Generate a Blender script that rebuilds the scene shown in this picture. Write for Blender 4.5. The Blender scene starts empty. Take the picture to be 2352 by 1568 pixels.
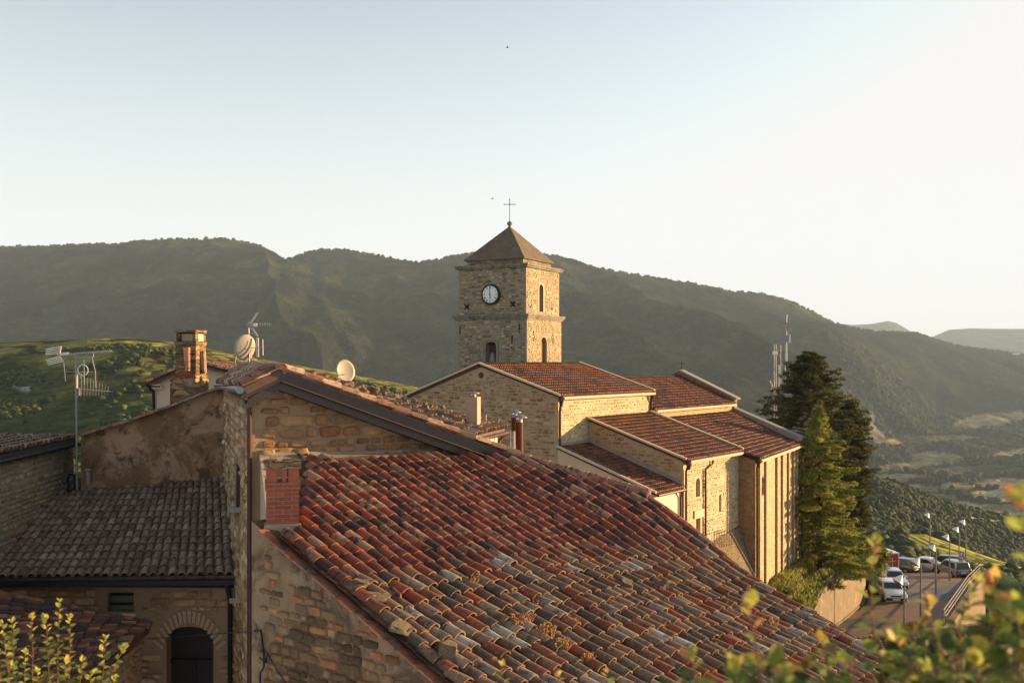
import bpy, bmesh, math, random
import numpy as np
from mathutils import Vector
random.seed(7); rng = np.random.default_rng(7)
R = math.radians
# ------------------------------------------------------------------ camera, sky, sun
F, CX, HZ = 2352.0, 1176.0, 830.0          # focal length, centre and horizon on a 2352 px wide frame
cam_d = bpy.data.cameras.new('camera'); cam = bpy.data.objects.new('camera', cam_d)
bpy.context.scene.collection.objects.link(cam); bpy.context.scene.camera = cam
cam.location = (0, 0, 0); cam.rotation_euler = (R(90), 0, 0)
cam_d.lens = 36; cam_d.sensor_width = 36; cam_d.shift_y = 46.0/2352
cam_d.clip_start = 0.05; cam_d.clip_end = 80000
cam_d.dof.use_dof = True; cam_d.dof.focus_distance = 30; cam_d.dof.aperture_fstop = 6.0
SUN = Vector((0.95, 0.312, 0)).normalized(); EL = R(6.5)
world = bpy.data.worlds.new('World'); bpy.context.scene.world = world; world.use_nodes = True
nt = world.node_tree; sky = nt.nodes.new('ShaderNodeTexSky'); sky.sky_type = 'NISHITA'
sky.sun_disc = False; sky.sun_elevation = EL; sky.sun_rotation = math.atan2(SUN.x, SUN.y)
sky.air_density = 1.0; sky.dust_density = 2.5; sky.ozone_density = 0.7; sky.altitude = 600
hs = nt.nodes.new('ShaderNodeHueSaturation'); hs.inputs['Saturation'].default_value = .60; hs.inputs['Value'].default_value = .92; nt.links.new(sky.outputs[0], hs.inputs['Color'])
tcw = nt.nodes.new('ShaderNodeTexCoord'); sxw = nt.nodes.new('ShaderNodeSeparateXYZ'); nt.links.new(tcw.outputs['Generated'], sxw.inputs[0])
rw = nt.nodes.new('ShaderNodeValToRGB'); ew = rw.color_ramp.elements; ew[0].position = 0; ew[0].color = (.80,)*3+(1,); ew[1].position = .6; ew[1].color = (0, 0, 0, 1)
for p_, c_ in ((.10, .78), (.20, .58), (.30, .30), (.38, .12))[:0]+((.10, .76), (.17, .58), (.25, .28), (.34, .06)): q_ = ew.new(p_); q_.color = (c_, c_, c_, 1)
nt.links.new(sxw.outputs[2], rw.inputs[0])
# thin summer haze whitening the low sky, the same in every direction
mw_ = nt.nodes.new('ShaderNodeMix'); mw_.data_type = 'RGBA'; nt.links.new(rw.outputs[0], mw_.inputs[0]); dk = nt.nodes.new('ShaderNodeMix'); dk.data_type = 'RGBA'; dk.blend_type = 'DARKEN'; dk.inputs[0].default_value = 1; nt.links.new(hs.outputs[0], dk.inputs[6]); dk.inputs[7].default_value = (2.40, 2.32, 2.30, 1)
nt.links.new(dk.outputs[2], mw_.inputs[6]); mw_.inputs[7].default_value = (2.42, 2.45, 2.48, 1)
nt.links.new(mw_.outputs[2], nt.nodes['Background'].inputs[0]); nt.nodes['Background'].inputs[1].default_value = 0.12
sl = bpy.data.lights.new('sun', 'SUN'); sl.energy = 5.0; sl.angle = R(0.5); sl.color = (1.0, 0.65, 0.31)
so = bpy.data.objects.new('sun', sl); bpy.context.scene.collection.objects.link(so)
sd = Vector((SUN.x*math.cos(EL), SUN.y*math.cos(EL), math.sin(EL)))
so.rotation_euler = (-sd).to_track_quat('-Z', 'Y').to_euler()
vs = bpy.context.scene.view_settings
vs.view_transform = 'Standard'; vs.look = 'None'; vs.gamma = 1; vs.use_curve_mapping = False; vs.exposure = 1.72
bpy.context.scene.cycles.volume_bounces = 1
bpy.context.scene.cycles.max_bounces = 6
COL = bpy.context.scene.collection
# ------------------------------------------------------------------ geometry helpers
def W(px, py, d): return Vector(((px-CX)/F*d, d, (HZ-py)/F*d))
def hit(px, py, P, n):                     # pixel ray against the plane through P with normal n
    r = Vector(((px-CX)/F, 1, (HZ-py)/F)); n = Vector(n)
    return r*(Vector(P).dot(n)/r.dot(n))
def V3(a, z): return Vector((a[0], a[1], z))
UP = Vector((0, 0, 1))
class MB:
    def __init__(s): s.v = []; s.f = []; s.c = []; s.col = (1, 1, 1, 1); s.usec = False
    def add(s, vs, fs, col=None):
        b = len(s.v); s.v += [tuple(p) for p in vs]; s.f += [tuple(i+b for i in f) for f in fs]
        if col is not None: s.usec = True
        s.c += [tuple(col)+(1,) if col is not None else (1, 1, 1, 1)]*len(vs)
    def box(s, c, x, y, z, col=None):       # centre, three half-extent vectors
        c = Vector(c); x = Vector(x); y = Vector(y); z = Vector(z)
        vs = [c+x*a+y*b+z*d for d in (-1, 1) for a, b in ((-1, -1), (1, -1), (1, 1), (-1, 1))]
        s.add(vs, [(3, 2, 1, 0), (4, 5, 6, 7), (0, 1, 5, 4), (1, 2, 6, 5), (2, 3, 7, 6), (3, 0, 4, 7)], col)
    def abox(s, x0, x1, y0, y1, z0, z1, col=None):
        s.box(((x0+x1)/2, (y0+y1)/2, (z0+z1)/2), ((x1-x0)/2, 0, 0), (0, (y1-y0)/2, 0), (0, 0, (z1-z0)/2), col)
    def beam(s, a, b, w, h, up=UP, col=None):   # bar from a to b, width w, height h
        a = Vector(a); b = Vector(b); d = b-a; u = Vector(up)
        sd_ = d.cross(u)
        if sd_.length < 1e-6: sd_ = d.cross(Vector((1, 0, 0)))
        sd_.normalize(); uu = sd_.cross(d).normalized()
        s.box((a+b)/2, d/2, sd_*w/2, uu*h/2, col)
    def tube(s, pts, r, n=8, col=None, r2=None, cap=True):
        pts = [Vector(p) for p in pts]; m = len(pts); vs = []
        prev = None
        for i, p in enumerate(pts):
            t = (pts[min(i+1, m-1)]-pts[max(i-1, 0)]).normalized()
            a = (prev - t*prev.dot(t)) if prev is not None else t.cross(UP if abs(t.z) < .9 else Vector((1, 0, 0)))
            a.normalize(); prev = a; b = t.cross(a)
            rr = r if r2 is None else r+(r2-r)*i/max(1, m-1)
            vs += [p+(a*math.cos(2*math.pi*k/n)+b*math.sin(2*math.pi*k/n))*rr for k in range(n)]
        fs = [(i*n+k, i*n+(k+1) % n, (i+1)*n+(k+1) % n, (i+1)*n+k) for i in range(m-1) for k in range(n)]
        if cap: fs += [tuple(range(n))[::-1], tuple((m-1)*n+k for k in range(n))]
        s.add(vs, fs, col)
    def lathe(s, c, axis, prof, n=20, col=None):   # prof: (radius, height) along axis
        c = Vector(c); ax = Vector(axis).normalized(); a = ax.cross(UP if abs(ax.z) < .9 else Vector((1, 0, 0))).normalized(); b = ax.cross(a)
        vs = [c+ax*h+(a*math.cos(2*math.pi*k/n)+b*math.sin(2*math.pi*k/n))*r for r, h in prof for k in range(n)]
        m = len(prof)
        fs = [(i*n+k, i*n+(k+1) % n, (i+1)*n+(k+1) % n, (i+1)*n+k) for i in range(m-1) for k in range(n)]
        fs += [tuple(range(n))[::-1], tuple((m-1)*n+k for k in range(n))]
        s.add(vs, fs, col)
    def prism(s, poly, vec, col=None):      # polygon (3D points) extruded along vec
        n = len(poly); vec = Vector(vec); vs = [Vector(p) for p in poly]+[Vector(p)+vec for p in poly]
        s.add(vs, [tuple(range(n))[::-1], tuple(range(n, 2*n))]+[(i, (i+1) % n, n+(i+1) % n, n+i) for i in range(n)], col)
    def block(s, tops, zb, topfaces=None, col=None):
        n = len(tops); vs = [Vector(p) for p in tops]+[Vector((p[0], p[1], zb)) for p in tops]
        s.add(vs, (topfaces or [tuple(range(n))])+[tuple(range(n, 2*n))[::-1]]+[(i, n+i, n+(i+1) % n, (i+1) % n) for i in range(n)], col)
def finish(o, smooth=False):
    me = o.data; bm = bmesh.new(); bm.from_mesh(me); bmesh.ops.recalc_face_normals(bm, faces=bm.faces)
    uv = bm.loops.layers.uv.verify()
    for f in bm.faces:
        n = f.normal; t = UP.cross(n)
        if t.length < .05: t = Vector((1, 0, 0))
        t.normalize(); b = n.cross(t)
        f.smooth = smooth
        for l in f.loops: l[uv].uv = (l.vert.co.dot(t), l.vert.co.dot(b))
    bm.to_mesh(me); bm.free()
def build(mb, name, mat, parent=None, smooth=False, local=False, recalc=True):
    me = bpy.data.meshes.new(name)
    off = Vector(parent.location) if (parent is not None and not local) else Vector((0, 0, 0))
    if parent is not None and parent.get('_o') is not None: off = Vector(parent['_o'])
    if local: off = Vector((0, 0, 0))
    me.from_pydata([(p[0]-off.x, p[1]-off.y, p[2]-off.z) for p in mb.v], [], mb.f)
    if mb.usec:
        a = me.color_attributes.new('Col', 'FLOAT_COLOR', 'POINT'); a.data.foreach_set('color', np.array(mb.c, dtype=np.float32).ravel())
    me.materials.append(mat); o = bpy.data.objects.new(name, me); COL.objects.link(o)
    if parent is not None: o.parent = parent
    if recalc: finish(o, smooth)
    else: me.update()
    return o
OFF = {}
def thing(name, label, cat, loc=(0, 0, 0), group=None, rot=0):
    o = bpy.data.objects.new(name, None); o.empty_display_size = .3; o.location = loc; o.rotation_euler = (0, 0, rot)
    COL.objects.link(o); return tag(o, label, cat, group)
def tag(o, label, cat, group=None, kind=None):
    if label: o['label'] = label
    if cat: o['category'] = cat
    if group: o['group'] = group
    if kind: o['kind'] = kind
    return o
def copy_tree(o, parent=None):
    c = o.copy(); COL.objects.link(c)
    if parent is not None: c.parent = parent
    for ch in [x for x in bpy.data.objects if x.parent == o and x != c]: copy_tree(ch, c)
    return c
def cut(o, cutters):                        # carve openings, then drop the cutters
    for mb in cutters:
        me = bpy.data.meshes.new('c'); me.from_pydata(mb.v, [], mb.f); t = bpy.data.objects.new('c', me); COL.objects.link(t)
        off = o.parent.location if o.parent else Vector((0, 0, 0)); t.location = -Vector(off)
        bm = bmesh.new(); bm.from_mesh(me); bmesh.ops.recalc_face_normals(bm, faces=bm.faces); bm.to_mesh(me); bm.free()
        t.location = (0, 0, 0)
        if o.parent: t.location = (0, 0, 0)
        m = o.modifiers.new('b', 'BOOLEAN'); m.operation = 'DIFFERENCE'; m.solver = 'EXACT'; m.object = t
        bpy.context.view_layer.update(); dg = bpy.context.evaluated_depsgraph_get()
        nm = bpy.data.meshes.new_from_object(o.evaluated_get(dg)); o.modifiers.clear(); old = o.data; o.data = nm
        bpy.data.meshes.remove(old); bpy.data.objects.remove(t); bpy.data.meshes.remove(me)
    finish(o)
def arch_poly(c, t, w, z0, z1, arch=True, n=8):   # outline in a vertical plane; c=(x,y) centre, t horizontal unit
    c = Vector((c[0], c[1], 0)); t = Vector((t[0], t[1], 0)); h = w/2
    if not arch: return [c-t*h+UP*z0, c+t*h+UP*z0, c+t*h+UP*z1, c-t*h+UP*z1]
    r = h if arch is True else arch
    pts = [c-t*h+UP*z0, c+t*h+UP*z0]
    for k in range(n+1):
        a = math.pi*k/n; pts.append(c+t*h*math.cos(a)+UP*(z1-r+r*math.sin(a)))
    return pts
# ------------------------------------------------------------------ materials
def mat(name):
    m = bpy.data.materials.new(name); m.use_nodes = True; n = m.node_tree; b = n.nodes['Principled BSDF']; b.inputs['Roughness'].default_value = .85
    b.inputs['Specular IOR Level'].default_value = .25
    return m, n, b
def N(n, t, **kw):
    x = n.nodes.new('ShaderNode'+t)
    for k, v in kw.items():
        if k.startswith('i_'):
            key = k[2:]; x.inputs[int(key) if key.isdigit() else key].default_value = v
        else: setattr(x, k, v)
    return x
def ramp(n, src, stops, interp='LINEAR'):
    r = n.nodes.new('ShaderNodeValToRGB'); r.color_ramp.interpolation = interp; e = r.color_ramp.elements
    while len(e) < len(stops): e.new(.5)
    for i, (p, c) in enumerate(stops):
        e[i].position = p; e[i].color = (c if len(c) == 4 else tuple(c)+(1,)) if not isinstance(c, (int, float)) else (c, c, c, 1)
    n.links.new(src, r.inputs[0]); return r.outputs[0]
def mixc(n, fac, a, b, mode='MIX'):
    m = n.nodes.new('ShaderNodeMix'); m.data_type = 'RGBA'; m.blend_type = mode
    for s, i in ((fac, 0), (a, 6), (b, 7)):
        if hasattr(s, 'links') or hasattr(s, 'is_linked'): n.links.new(s, m.inputs[i])
        else: m.inputs[i].default_value = s if i == 0 else (tuple(s)+(1,) if len(s) == 3 else s)
    return m.outputs[2]
def bump(n, b, src, strength, dist):
    u = n.nodes.new('ShaderNodeBump'); u.inputs['Strength'].default_value = strength; u.inputs['Distance'].default_value = dist
    n.links.new(src, u.inputs['Height']); n.links.new(u.outputs[0], b.inputs['Normal']); return u
def noise(n, scale, detail=4, rough=.6, vec=None, dist=0):
    x = N(n, 'TexNoise', i_Scale=scale, i_Detail=detail, i_Roughness=rough, i_Distortion=dist)
    if vec is not None: n.links.new(vec, x.inputs['Vector'])
    return x
def stone_mat(name, sx, sy, cols, mortar, mw=.07, bmp=.03, stain=(.3, .25, .2), stain_amt=.35, warp=.25, patch=None, smear=.0):
    m, n, b = mat(name)
    tc = N(n, 'TexCoord'); uv = tc.outputs['UV']; ob = tc.outputs['Object']
    w = noise(n, 2.2, 2, .5, uv); sub = N(n, 'VectorMath', operation='SUBTRACT'); n.links.new(w.outputs['Color'], sub.inputs[0]); sub.inputs[1].default_value = (.5, .5, .5)
    sc = N(n, 'VectorMath', operation='SCALE'); n.links.new(sub.outputs[0], sc.inputs[0]); sc.inputs['Scale'].default_value = warp
    ad = N(n, 'VectorMath', operation='ADD'); n.links.new(uv, ad.inputs[0]); n.links.new(sc.outputs[0], ad.inputs[1])
    mp = N(n, 'Mapping'); mp.inputs['Scale'].default_value = (sx, sy, 1); n.links.new(ad.outputs[0], mp.inputs[0])
    v1 = N(n, 'TexVoronoi', voronoi_dimensions='2D', distance='MINKOWSKI', i_Scale=1.0, i_Randomness=.9, i_Exponent=3.5); n.links.new(mp.outputs[0], v1.inputs['Vector'])
    v3 = N(n, 'TexVoronoi', voronoi_dimensions='2D', feature='F2', distance='MINKOWSKI', i_Scale=1.0, i_Randomness=.9, i_Exponent=3.5); n.links.new(mp.outputs[0], v3.inputs['Vector'])
    v2 = N(n, 'Math', operation='SUBTRACT'); n.links.new(v3.outputs['Distance'], v2.inputs[0]); n.links.new(v1.outputs['Distance'], v2.inputs[1])
    se = N(n, 'SeparateColor'); n.links.new(v1.outputs['Color'], se.inputs[0])
    cols = [(c_[0]*1.04, c_[1]*.93, c_[2]*.78) for c_ in cols]; mortar = (mortar[0]*1.0, mortar[1]*.92, mortar[2]*.80)
    k = len(cols); base = ramp(n, se.outputs[0], [((i+.5)/k, c) for i, c in enumerate(cols)])
    fn = noise(n, 18, 5, .65, uv); base = mixc(n, .55, base, ramp(n, fn.outputs[0], [(.3, .45), (.7, 1.0)]), 'MULTIPLY')
    nz = noise(n, 7, 3, .6, uv); ma = N(n, 'Math', operation='MULTIPLY_ADD'); n.links.new(nz.outputs[0], ma.inputs[0]); ma.inputs[1].default_value = .16; n.links.new(v2.outputs[0], ma.inputs[2])
    edge = ramp(n, ma.outputs[0], [(.08+mw*.3, 0.0), (.08+mw, 1.0)])
    mort = mixc(n, 1.0, mortar, ramp(n, noise(n, 30, 3, .6, uv).outputs[0], [(.3, .7), (.7, 1.1)]), 'MULTIPLY')
    c = mixc(n, edge, mort, base)
    ln = noise(n, .7, 5, .65, uv); sf = ramp(n, ln.outputs[0], [(.45, 0.0), (.68, stain_amt)])
    c = mixc(n, sf, c, stain)
    if patch:                                # rendered patches over the stonework
        pn = noise(n, patch[1], 5, .7, uv); c = mixc(n, ramp(n, pn.outputs[0], [(patch[2], 0.0), (patch[2]+.04, 1.0)]), c, mixc(n, 1.0, patch[0], ramp(n, noise(n, 9, 5, .7, uv).outputs[0], [(.25, .6), (.75, 1.15)]), 'MULTIPLY'))
    n.links.new(c, b.inputs['Base Color'])
    h = ramp(n, ma.outputs[0], [(.06+mw*.3, 0.0), (.16+mw*1.4, 1.0)], 'EASE'); hh = N(n, 'MixRGB', blend_type='ADD', i_0=.35); n.links.new(h, hh.inputs[1]); n.links.new(fn.outputs[0], hh.inputs[2])
    bump(n, b, hh.outputs[0], 1.0, bmp); b.inputs['Roughness'].default_value = .92; return m
def plaster_mat(name, a, bb, scale=2.0, bmp=.006, stains=None):
    m, n, b = mat(name); tc = N(n, 'TexCoord'); uv = tc.outputs['UV']
    c = ramp(n, noise(n, scale, 6, .7, uv).outputs[0], [(.3, a), (.7, bb)])
    if stains:
        for col, sc, th in stains: c = mixc(n, ramp(n, noise(n, sc, 6, .72, uv, .6).outputs[0], [(th, 0.0), (th+.09, .9)]), c, col)
    n.links.new(c, b.inputs['Base Color']); bump(n, b, noise(n, 14, 6, .7, uv).outputs[0], 1.0, bmp); return m
def plain_mat(name, c, rough=.6, metal=0., var=.25, sc=6.0, spec=.3):
    m, n, b = mat(name); tc = N(n, 'TexCoord')
    n.links.new(mixc(n, 1.0, c, ramp(n, noise(n, sc, 5, .65, tc.outputs['Object']).outputs[0], [(.3, 1-var), (.7, 1.0)]), 'MULTIPLY'), b.inputs['Base Color'])
    b.inputs['Roughness'].default_value = rough; b.inputs['Metallic'].default_value = metal; b.inputs['Specular IOR Level'].default_value = spec; return m
def tile_mat(name, sc, dark, amt, rough=.62, lich=None, bmp=.006):
    m, n, b = mat(name); at = N(n, 'Attribute', attribute_name='Col'); tc = N(n, 'TexCoord'); ob = tc.outputs['Object']
    c = mixc(n, .6, at.outputs['Color'], ramp(n, noise(n, sc*2.2, 5, .7, ob).outputs[0], [(.3, .55), (.7, 1.1)]), 'MULTIPLY')
    c = mixc(n, ramp(n, noise(n, sc, 4, .65, ob, .4).outputs[0], [(.51, 0.0), (.62, amt)]), c, dark)
    if lich: c = mixc(n, ramp(n, noise(n, lich[1], 3, .8, ob).outputs[0], [(lich[2], 0.0), (lich[2]+.06, .85)]), c, lich[0])
    n.links.new(c, b.inputs['Base Color']); b.inputs['Roughness'].default_value = rough; b.inputs['Specular IOR Level'].default_value = .2
    bump(n, b, noise(n, 45, 4, .6, ob).outputs[0], .6, bmp); return m
def attr_mat(name, rough=.7, trans=.0, var=(.7, 1.15), sc=40):
    m, n, b = mat(name); at = N(n, 'Attribute', attribute_name='Col'); tc = N(n, 'TexCoord')
    c = mixc(n, 1.0, at.outputs['Color'], ramp(n, noise(n, sc, 3, .6, tc.outputs['Object']).outputs[0], [(.3, var[0]), (.7, var[1])]), 'MULTIPLY')
    n.links.new(c, b.inputs['Base Color']); b.inputs['Roughness'].default_value = rough
    if trans:
        t = N(n, 'BsdfTranslucent'); n.links.new(c, t.inputs[0]); ms = N(n, 'MixShader', i_0=trans)
        n.links.new(b.outputs[0], ms.inputs[1]); n.links.new(t.outputs[0], ms.inputs[2]); n.links.new(ms.outputs[0], n.nodes['Material Output'].inputs[0])
    return m
M = {}
M['near_stone'] = stone_mat('near_stone', 2.7, 5.0, [(.30, .17, .09), (.38, .24, .13), (.42, .28, .16), (.34, .18, .09), (.40, .28, .18)], (.42, .29, .18), mw=.24, bmp=.022, warp=.22, stain_amt=.2, stain=(.30, .20, .12))
M['verge_stone'] = stone_mat('verge_stone', 4.6, 8.6, [(.26, .155, .085), (.15, .09, .05), (.31, .19, .105), (.18, .12, .075), (.34, .17, .09), (.24, .16, .10)], (.30, .19, .115), mw=.22, bmp=.03, warp=.35, stain=(.11, .065, .03), stain_amt=.85, patch=((.33, .215, .13), .45, .55))
M['side_stone'] = stone_mat('side_stone', 2.2, 6.0, [(.34, .23, .14), (.20, .12, .07), (.44, .32, .21), (.28, .19, .12)], (.50, .38, .26), mw=.16, bmp=.06, warp=.3)
M['court_stone'] = stone_mat('court_stone', 2.6, 6.0, [(.30, .20, .11), (.26, .17, .09), (.36, .25, .15), (.24, .17, .11)], (.34, .24, .15), mw=.2, bmp=.02, warp=.25)
M['grey_stone'] = stone_mat('grey_stone', 3.0, 7.5, [(.30, .25, .18), (.24, .20, .15), (.36, .30, .21), (.30, .20, .11), (.22, .20, .17)], (.26, .22, .17), mw=.08, bmp=.04, warp=.12)
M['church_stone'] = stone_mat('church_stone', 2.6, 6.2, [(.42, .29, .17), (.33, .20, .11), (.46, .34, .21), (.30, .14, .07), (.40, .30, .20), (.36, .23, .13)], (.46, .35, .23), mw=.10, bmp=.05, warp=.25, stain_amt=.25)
M['church_wall_sunlit'] = stone_mat('church_wall_sunlit', 3.0, 5.6, [(.52, .44, .30), (.58, .49, .34), (.47, .39, .27), (.50, .40, .26), (.42, .34, .23)], (.58, .49, .34), mw=.08, bmp=.035, warp=.3, stain_amt=.12)  # paler copy of the church stone, sunlight put into its colour
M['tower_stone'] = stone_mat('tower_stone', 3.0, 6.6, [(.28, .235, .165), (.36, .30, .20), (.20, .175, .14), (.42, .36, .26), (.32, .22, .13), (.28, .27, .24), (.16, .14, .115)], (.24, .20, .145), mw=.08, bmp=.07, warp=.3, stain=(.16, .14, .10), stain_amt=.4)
M['scarp'] = stone_mat('scarp', 6, 7, [(.24, .19, .13), (.29, .23, .155), (.20, .155, .10)], (.28, .22, .15), mw=.1, bmp=.05)
M['chim_stone'] = stone_mat('chim_stone', 2.5, 9, [(.34, .24, .15), (.12, .09, .06), (.40, .28, .17), (.24, .16, .10)], (.30, .22, .14), mw=.05, bmp=.05, stain=(.08, .06, .04), stain_amt=.5)
M['cornice'] = plaster_mat('cornice_stone', (.16, .145, .12), (.27, .23, .165), 2.5, .03, [((.10, .09, .075), 2.2, .5)])
M['trim'] = plaster_mat('trim_stone', (.46, .36, .24), (.58, .46, .32), 3, .01)
M['slate'] = stone_mat('slate_stone', 4, 6, [(.155, .13, .105), (.18, .15, .115), (.13, .115, .10)], (.12, .105, .09), mw=.04, bmp=.03, stain_amt=.3)
M['plaster'] = plaster_mat('rough_plaster', (.34, .20, .12), (.42, .27, .17), .7, .02, [((.19, .11, .055), .8, .42), ((.09, .055, .03), 2.4, .52), ((.36, .23, .14), 3.3, .56)])
M['cream'] = plaster_mat('cream_plaster', (.62, .50, .36), (.68, .56, .40), .6, .003)
M['pink'] = plaster_mat('cream_plaster_shaded', (.54, .37, .25), (.60, .43, .30), .5, .003, [((.42, .33, .25), 2.0, .68)])  # cream plaster of shaded fronts, the shade put into its colour
M['mortar'] = plaster_mat('mortar', (.28, .22, .16), (.38, .30, .22), 5, .02, [((.26, .18, .12), 6, .6)])
M['cement'] = plaster_mat('cement', (.22, .20, .18), (.30, .27, .24), 3, .006)
M['concrete'] = plaster_mat('retaining_concrete', (.13, .095, .06), (.20, .15, .095), 1.2, .03, [((.28, .22, .14), 1.1, .55)])
M['tile_new'] = tile_mat('clay_tiles', 5.5, (.028, .022, .022), .93, rough=.5, lich=None)
M['tile_old'] = tile_mat('old_clay_tiles', 7, (.05, .045, .038), .75, rough=.8, lich=((.34, .31, .26), 24, .62))
M['tile_grey'] = tile_mat('weathered_tiles', 6, (.06, .05, .045), .6, rough=.85)
M['tile_far'] = tile_mat('church_tiles', .55, (.05, .032, .026), .8, rough=.75)
M['brown'] = plain_mat('brown_metal', (.032, .013, .008), .38, .0, .15, 3, .5)
M['brownpipe'] = plain_mat('brown_pipe', (.07, .028, .018), .45, .2, .2)
M['flue'] = plain_mat('flue_metal', (.10, .035, .02), .28, .6, .1)
M['black'] = plain_mat('black_pipe', (.012, .012, .012), .5)
M['dark'] = plain_mat('interior_shade', (.012, .010, .009), .9)  # near-black stands in for the shade deep inside openings
M['steel'] = plain_mat('galvanised_steel', (.26, .25, .24), .5, .6, .25, 20)
M['alu'] = plain_mat('antenna_aluminium', (.62, .60, .56), .4, .75, .15, 20)
M['white'] = plain_mat('white_paint', (.75, .74, .70), .45, 0, .08)
M['dish'] = plain_mat('dish_paint', (.36, .32, .25), .5, 0, .06)
M['red'] = plain_mat('red_paint', (.50, .045, .02), .5)
M['flash'] = plain_mat('red_flashing', (.28, .03, .02), .6)
M['blue'] = plain_mat('blue_paint', (.03, .09, .35), .5)
M['bluecap'] = plain_mat('blue_cap', (.02, .25, .5), .5)
M['bronze'] = plain_mat('bell_bronze', (.30, .31, .28), .55, .3)
M['iron'] = plain_mat('wrought_iron', (.02, .02, .022), .6, .5)
M['bricks_in'] = plaster_mat('brown_infill', (.17, .08, .035), (.24, .12, .05), 3, .01)
M['wood'] = plain_mat('brown_wood', (.10, .05, .025), .7)
M['near_mortar'] = plaster_mat('near_mortar', (.25, .155, .09), (.35, .23, .14), 3, .02)
M['verge_mortar'] = plaster_mat('verge_mortar', (.19, .12, .068), (.31, .205, .12), 2.2, .03, [((.09, .055, .03), .9, .47)])
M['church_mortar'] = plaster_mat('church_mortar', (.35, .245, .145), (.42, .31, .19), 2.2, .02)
M['side_mortar'] = plaster_mat('side_mortar', (.46, .37, .235), (.52, .42, .27), 2.2, .02)  # paler than the gable mortar: sunlight on the side walls is in the colour
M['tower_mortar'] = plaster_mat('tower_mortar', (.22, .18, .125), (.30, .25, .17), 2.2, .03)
def brick_mat():
    m, n, b = mat('red_brick'); tc = N(n, 'TexCoord')
    t = N(n, 'TexBrick', i_Scale=1.0); t.inputs['Color1'].default_value = (.31, .08, .042, 1); t.inputs['Color2'].default_value = (.22, .06, .034, 1); t.inputs['Mortar'].default_value = (.33, .16, .10, 1)
    t.inputs['Mortar Size'].default_value = .008; t.inputs['Brick Width'].default_value = .25; t.inputs['Row Height'].default_value = .062; t.inputs['Mortar Smooth'].default_value = .3
    n.links.new(tc.outputs['UV'], t.inputs[0]); c = mixc(n, .5, t.outputs[0], ramp(n, noise(n, 14, 5, .65, tc.outputs['UV']).outputs[0], [(.3, .6), (.7, 1.1)]), 'MULTIPLY')
    n.links.new(c, b.inputs['Base Color']); inv = N(n, 'Math', operation='SUBTRACT', i_0=1.0); n.links.new(t.outputs[1], inv.inputs[1]); bump(n, b, inv.outputs[0], 1, .008); return m
M['brick'] = brick_mat()
# ------------------------------------------------------------------ tiled roofs
def tiles(mb, surf, ncol, nrow, w, L, colf, seg=6, jit=.0, clip=None, pans=True, r=None, lift=.0, nose=(.46, .19, .085), rim=.016, taper=.82, step=.022):
    """surf(u,v)->(point, side, down, normal), u in columns, v in rows (0 at the top)"""
    r = r or w*.45
    for i in range(ncol):
        for j in range(nrow):
            p, sd_, dn, nn = surf(i+.5, j)
            if clip and not clip(p, i, j): continue
            q = surf(i+.5, j+1)[0]; ln = (q-p).length
            a = random.uniform(-jit, jit); off = sd_*random.uniform(-jit, jit)*w*.8+nn*random.uniform(0, jit)*w*.5
            p0 = p-dn*ln*.12+off; p1 = q+dn*ln*(.10+random.uniform(-jit, jit)*.6)+off+sd_*a*ln*.6+nn*(step+random.uniform(0, jit)*.08+lift)
            c = colf(i, j, p); r0 = r*taper; r1 = r*(1+random.uniform(-jit, jit)*.5); vs = []
            for (pp, rr) in ((p0, r0), (p1, r1), (p1-dn*.002, r1-rim)):
                for k in range(seg+1):
                    th = math.pi*k/seg; vs.append(pp+sd_*rr*math.cos(th)+nn*rr*.92*math.sin(th))
            m = seg+1; fs = [(k, k+1, m+k+1, m+k) for k in range(seg)]
            mb.add(vs[:2*m], fs, c); vs = vs[m:]; fs = [(k, k+1, m+k+1, m+k) for k in range(seg)]
            kn = random.uniform(.75, 1.15); c = tuple(nose[q_]*.72*kn+c[q_]*.28 for q_ in range(3))
            vs += [p1-dn*.12+sd_*(r1-.02)*math.cos(math.pi*k/seg)+nn*(r1-.02)*.8*math.sin(math.pi*k/seg) for k in range(m)]
            fs += [(m+k, m+k+1, 2*m+k+1, 2*m+k) for k in range(seg)]
            mb.add(vs, fs, c)
            if pans:
                for sgn in ((-.5, .5) if i == 0 else (.5,)):
                    pc = p+sd_*w*sgn; qc = q+sd_*w*sgn; vs = []
                    for pp, rr, dz in ((pc-dn*.02, w*.36, .012), (qc+dn*.03, w*.36, .03)):
                        for k in range(4):
                            th = math.pi*k/3; vs.append(pp+sd_*rr*math.cos(th)-nn*(rr*.45*math.sin(th)-dz-.01))
                    cc = colf(i, j, p); mb.add(vs, [(k, k+1, 5+k, 4+k) for k in range(3)], tuple(x*.8 for x in cc))
def quad_surf(TL, TR, BR, BL, ncol, nrow, lift=.0):
    TL, TR, BR, BL = [Vector(x) for x in (TL, TR, BR, BL)]
    def s(i, j):
        u = i/ncol; v = j/nrow; a = TL.lerp(TR, u); b = BL.lerp(BR, u); p = a.lerp(b, v)
        dn = (b-a).normalized(); sdv = (TR.lerp(BR, v)-TL.lerp(BL, v)).normalized(); nn = sdv.cross(dn).normalized()
        if nn.z < 0: nn = -nn
        sdv = (sdv-dn*sdv.dot(dn)).normalized()
        return p+nn*lift, sdv, dn, nn
    return s
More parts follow.
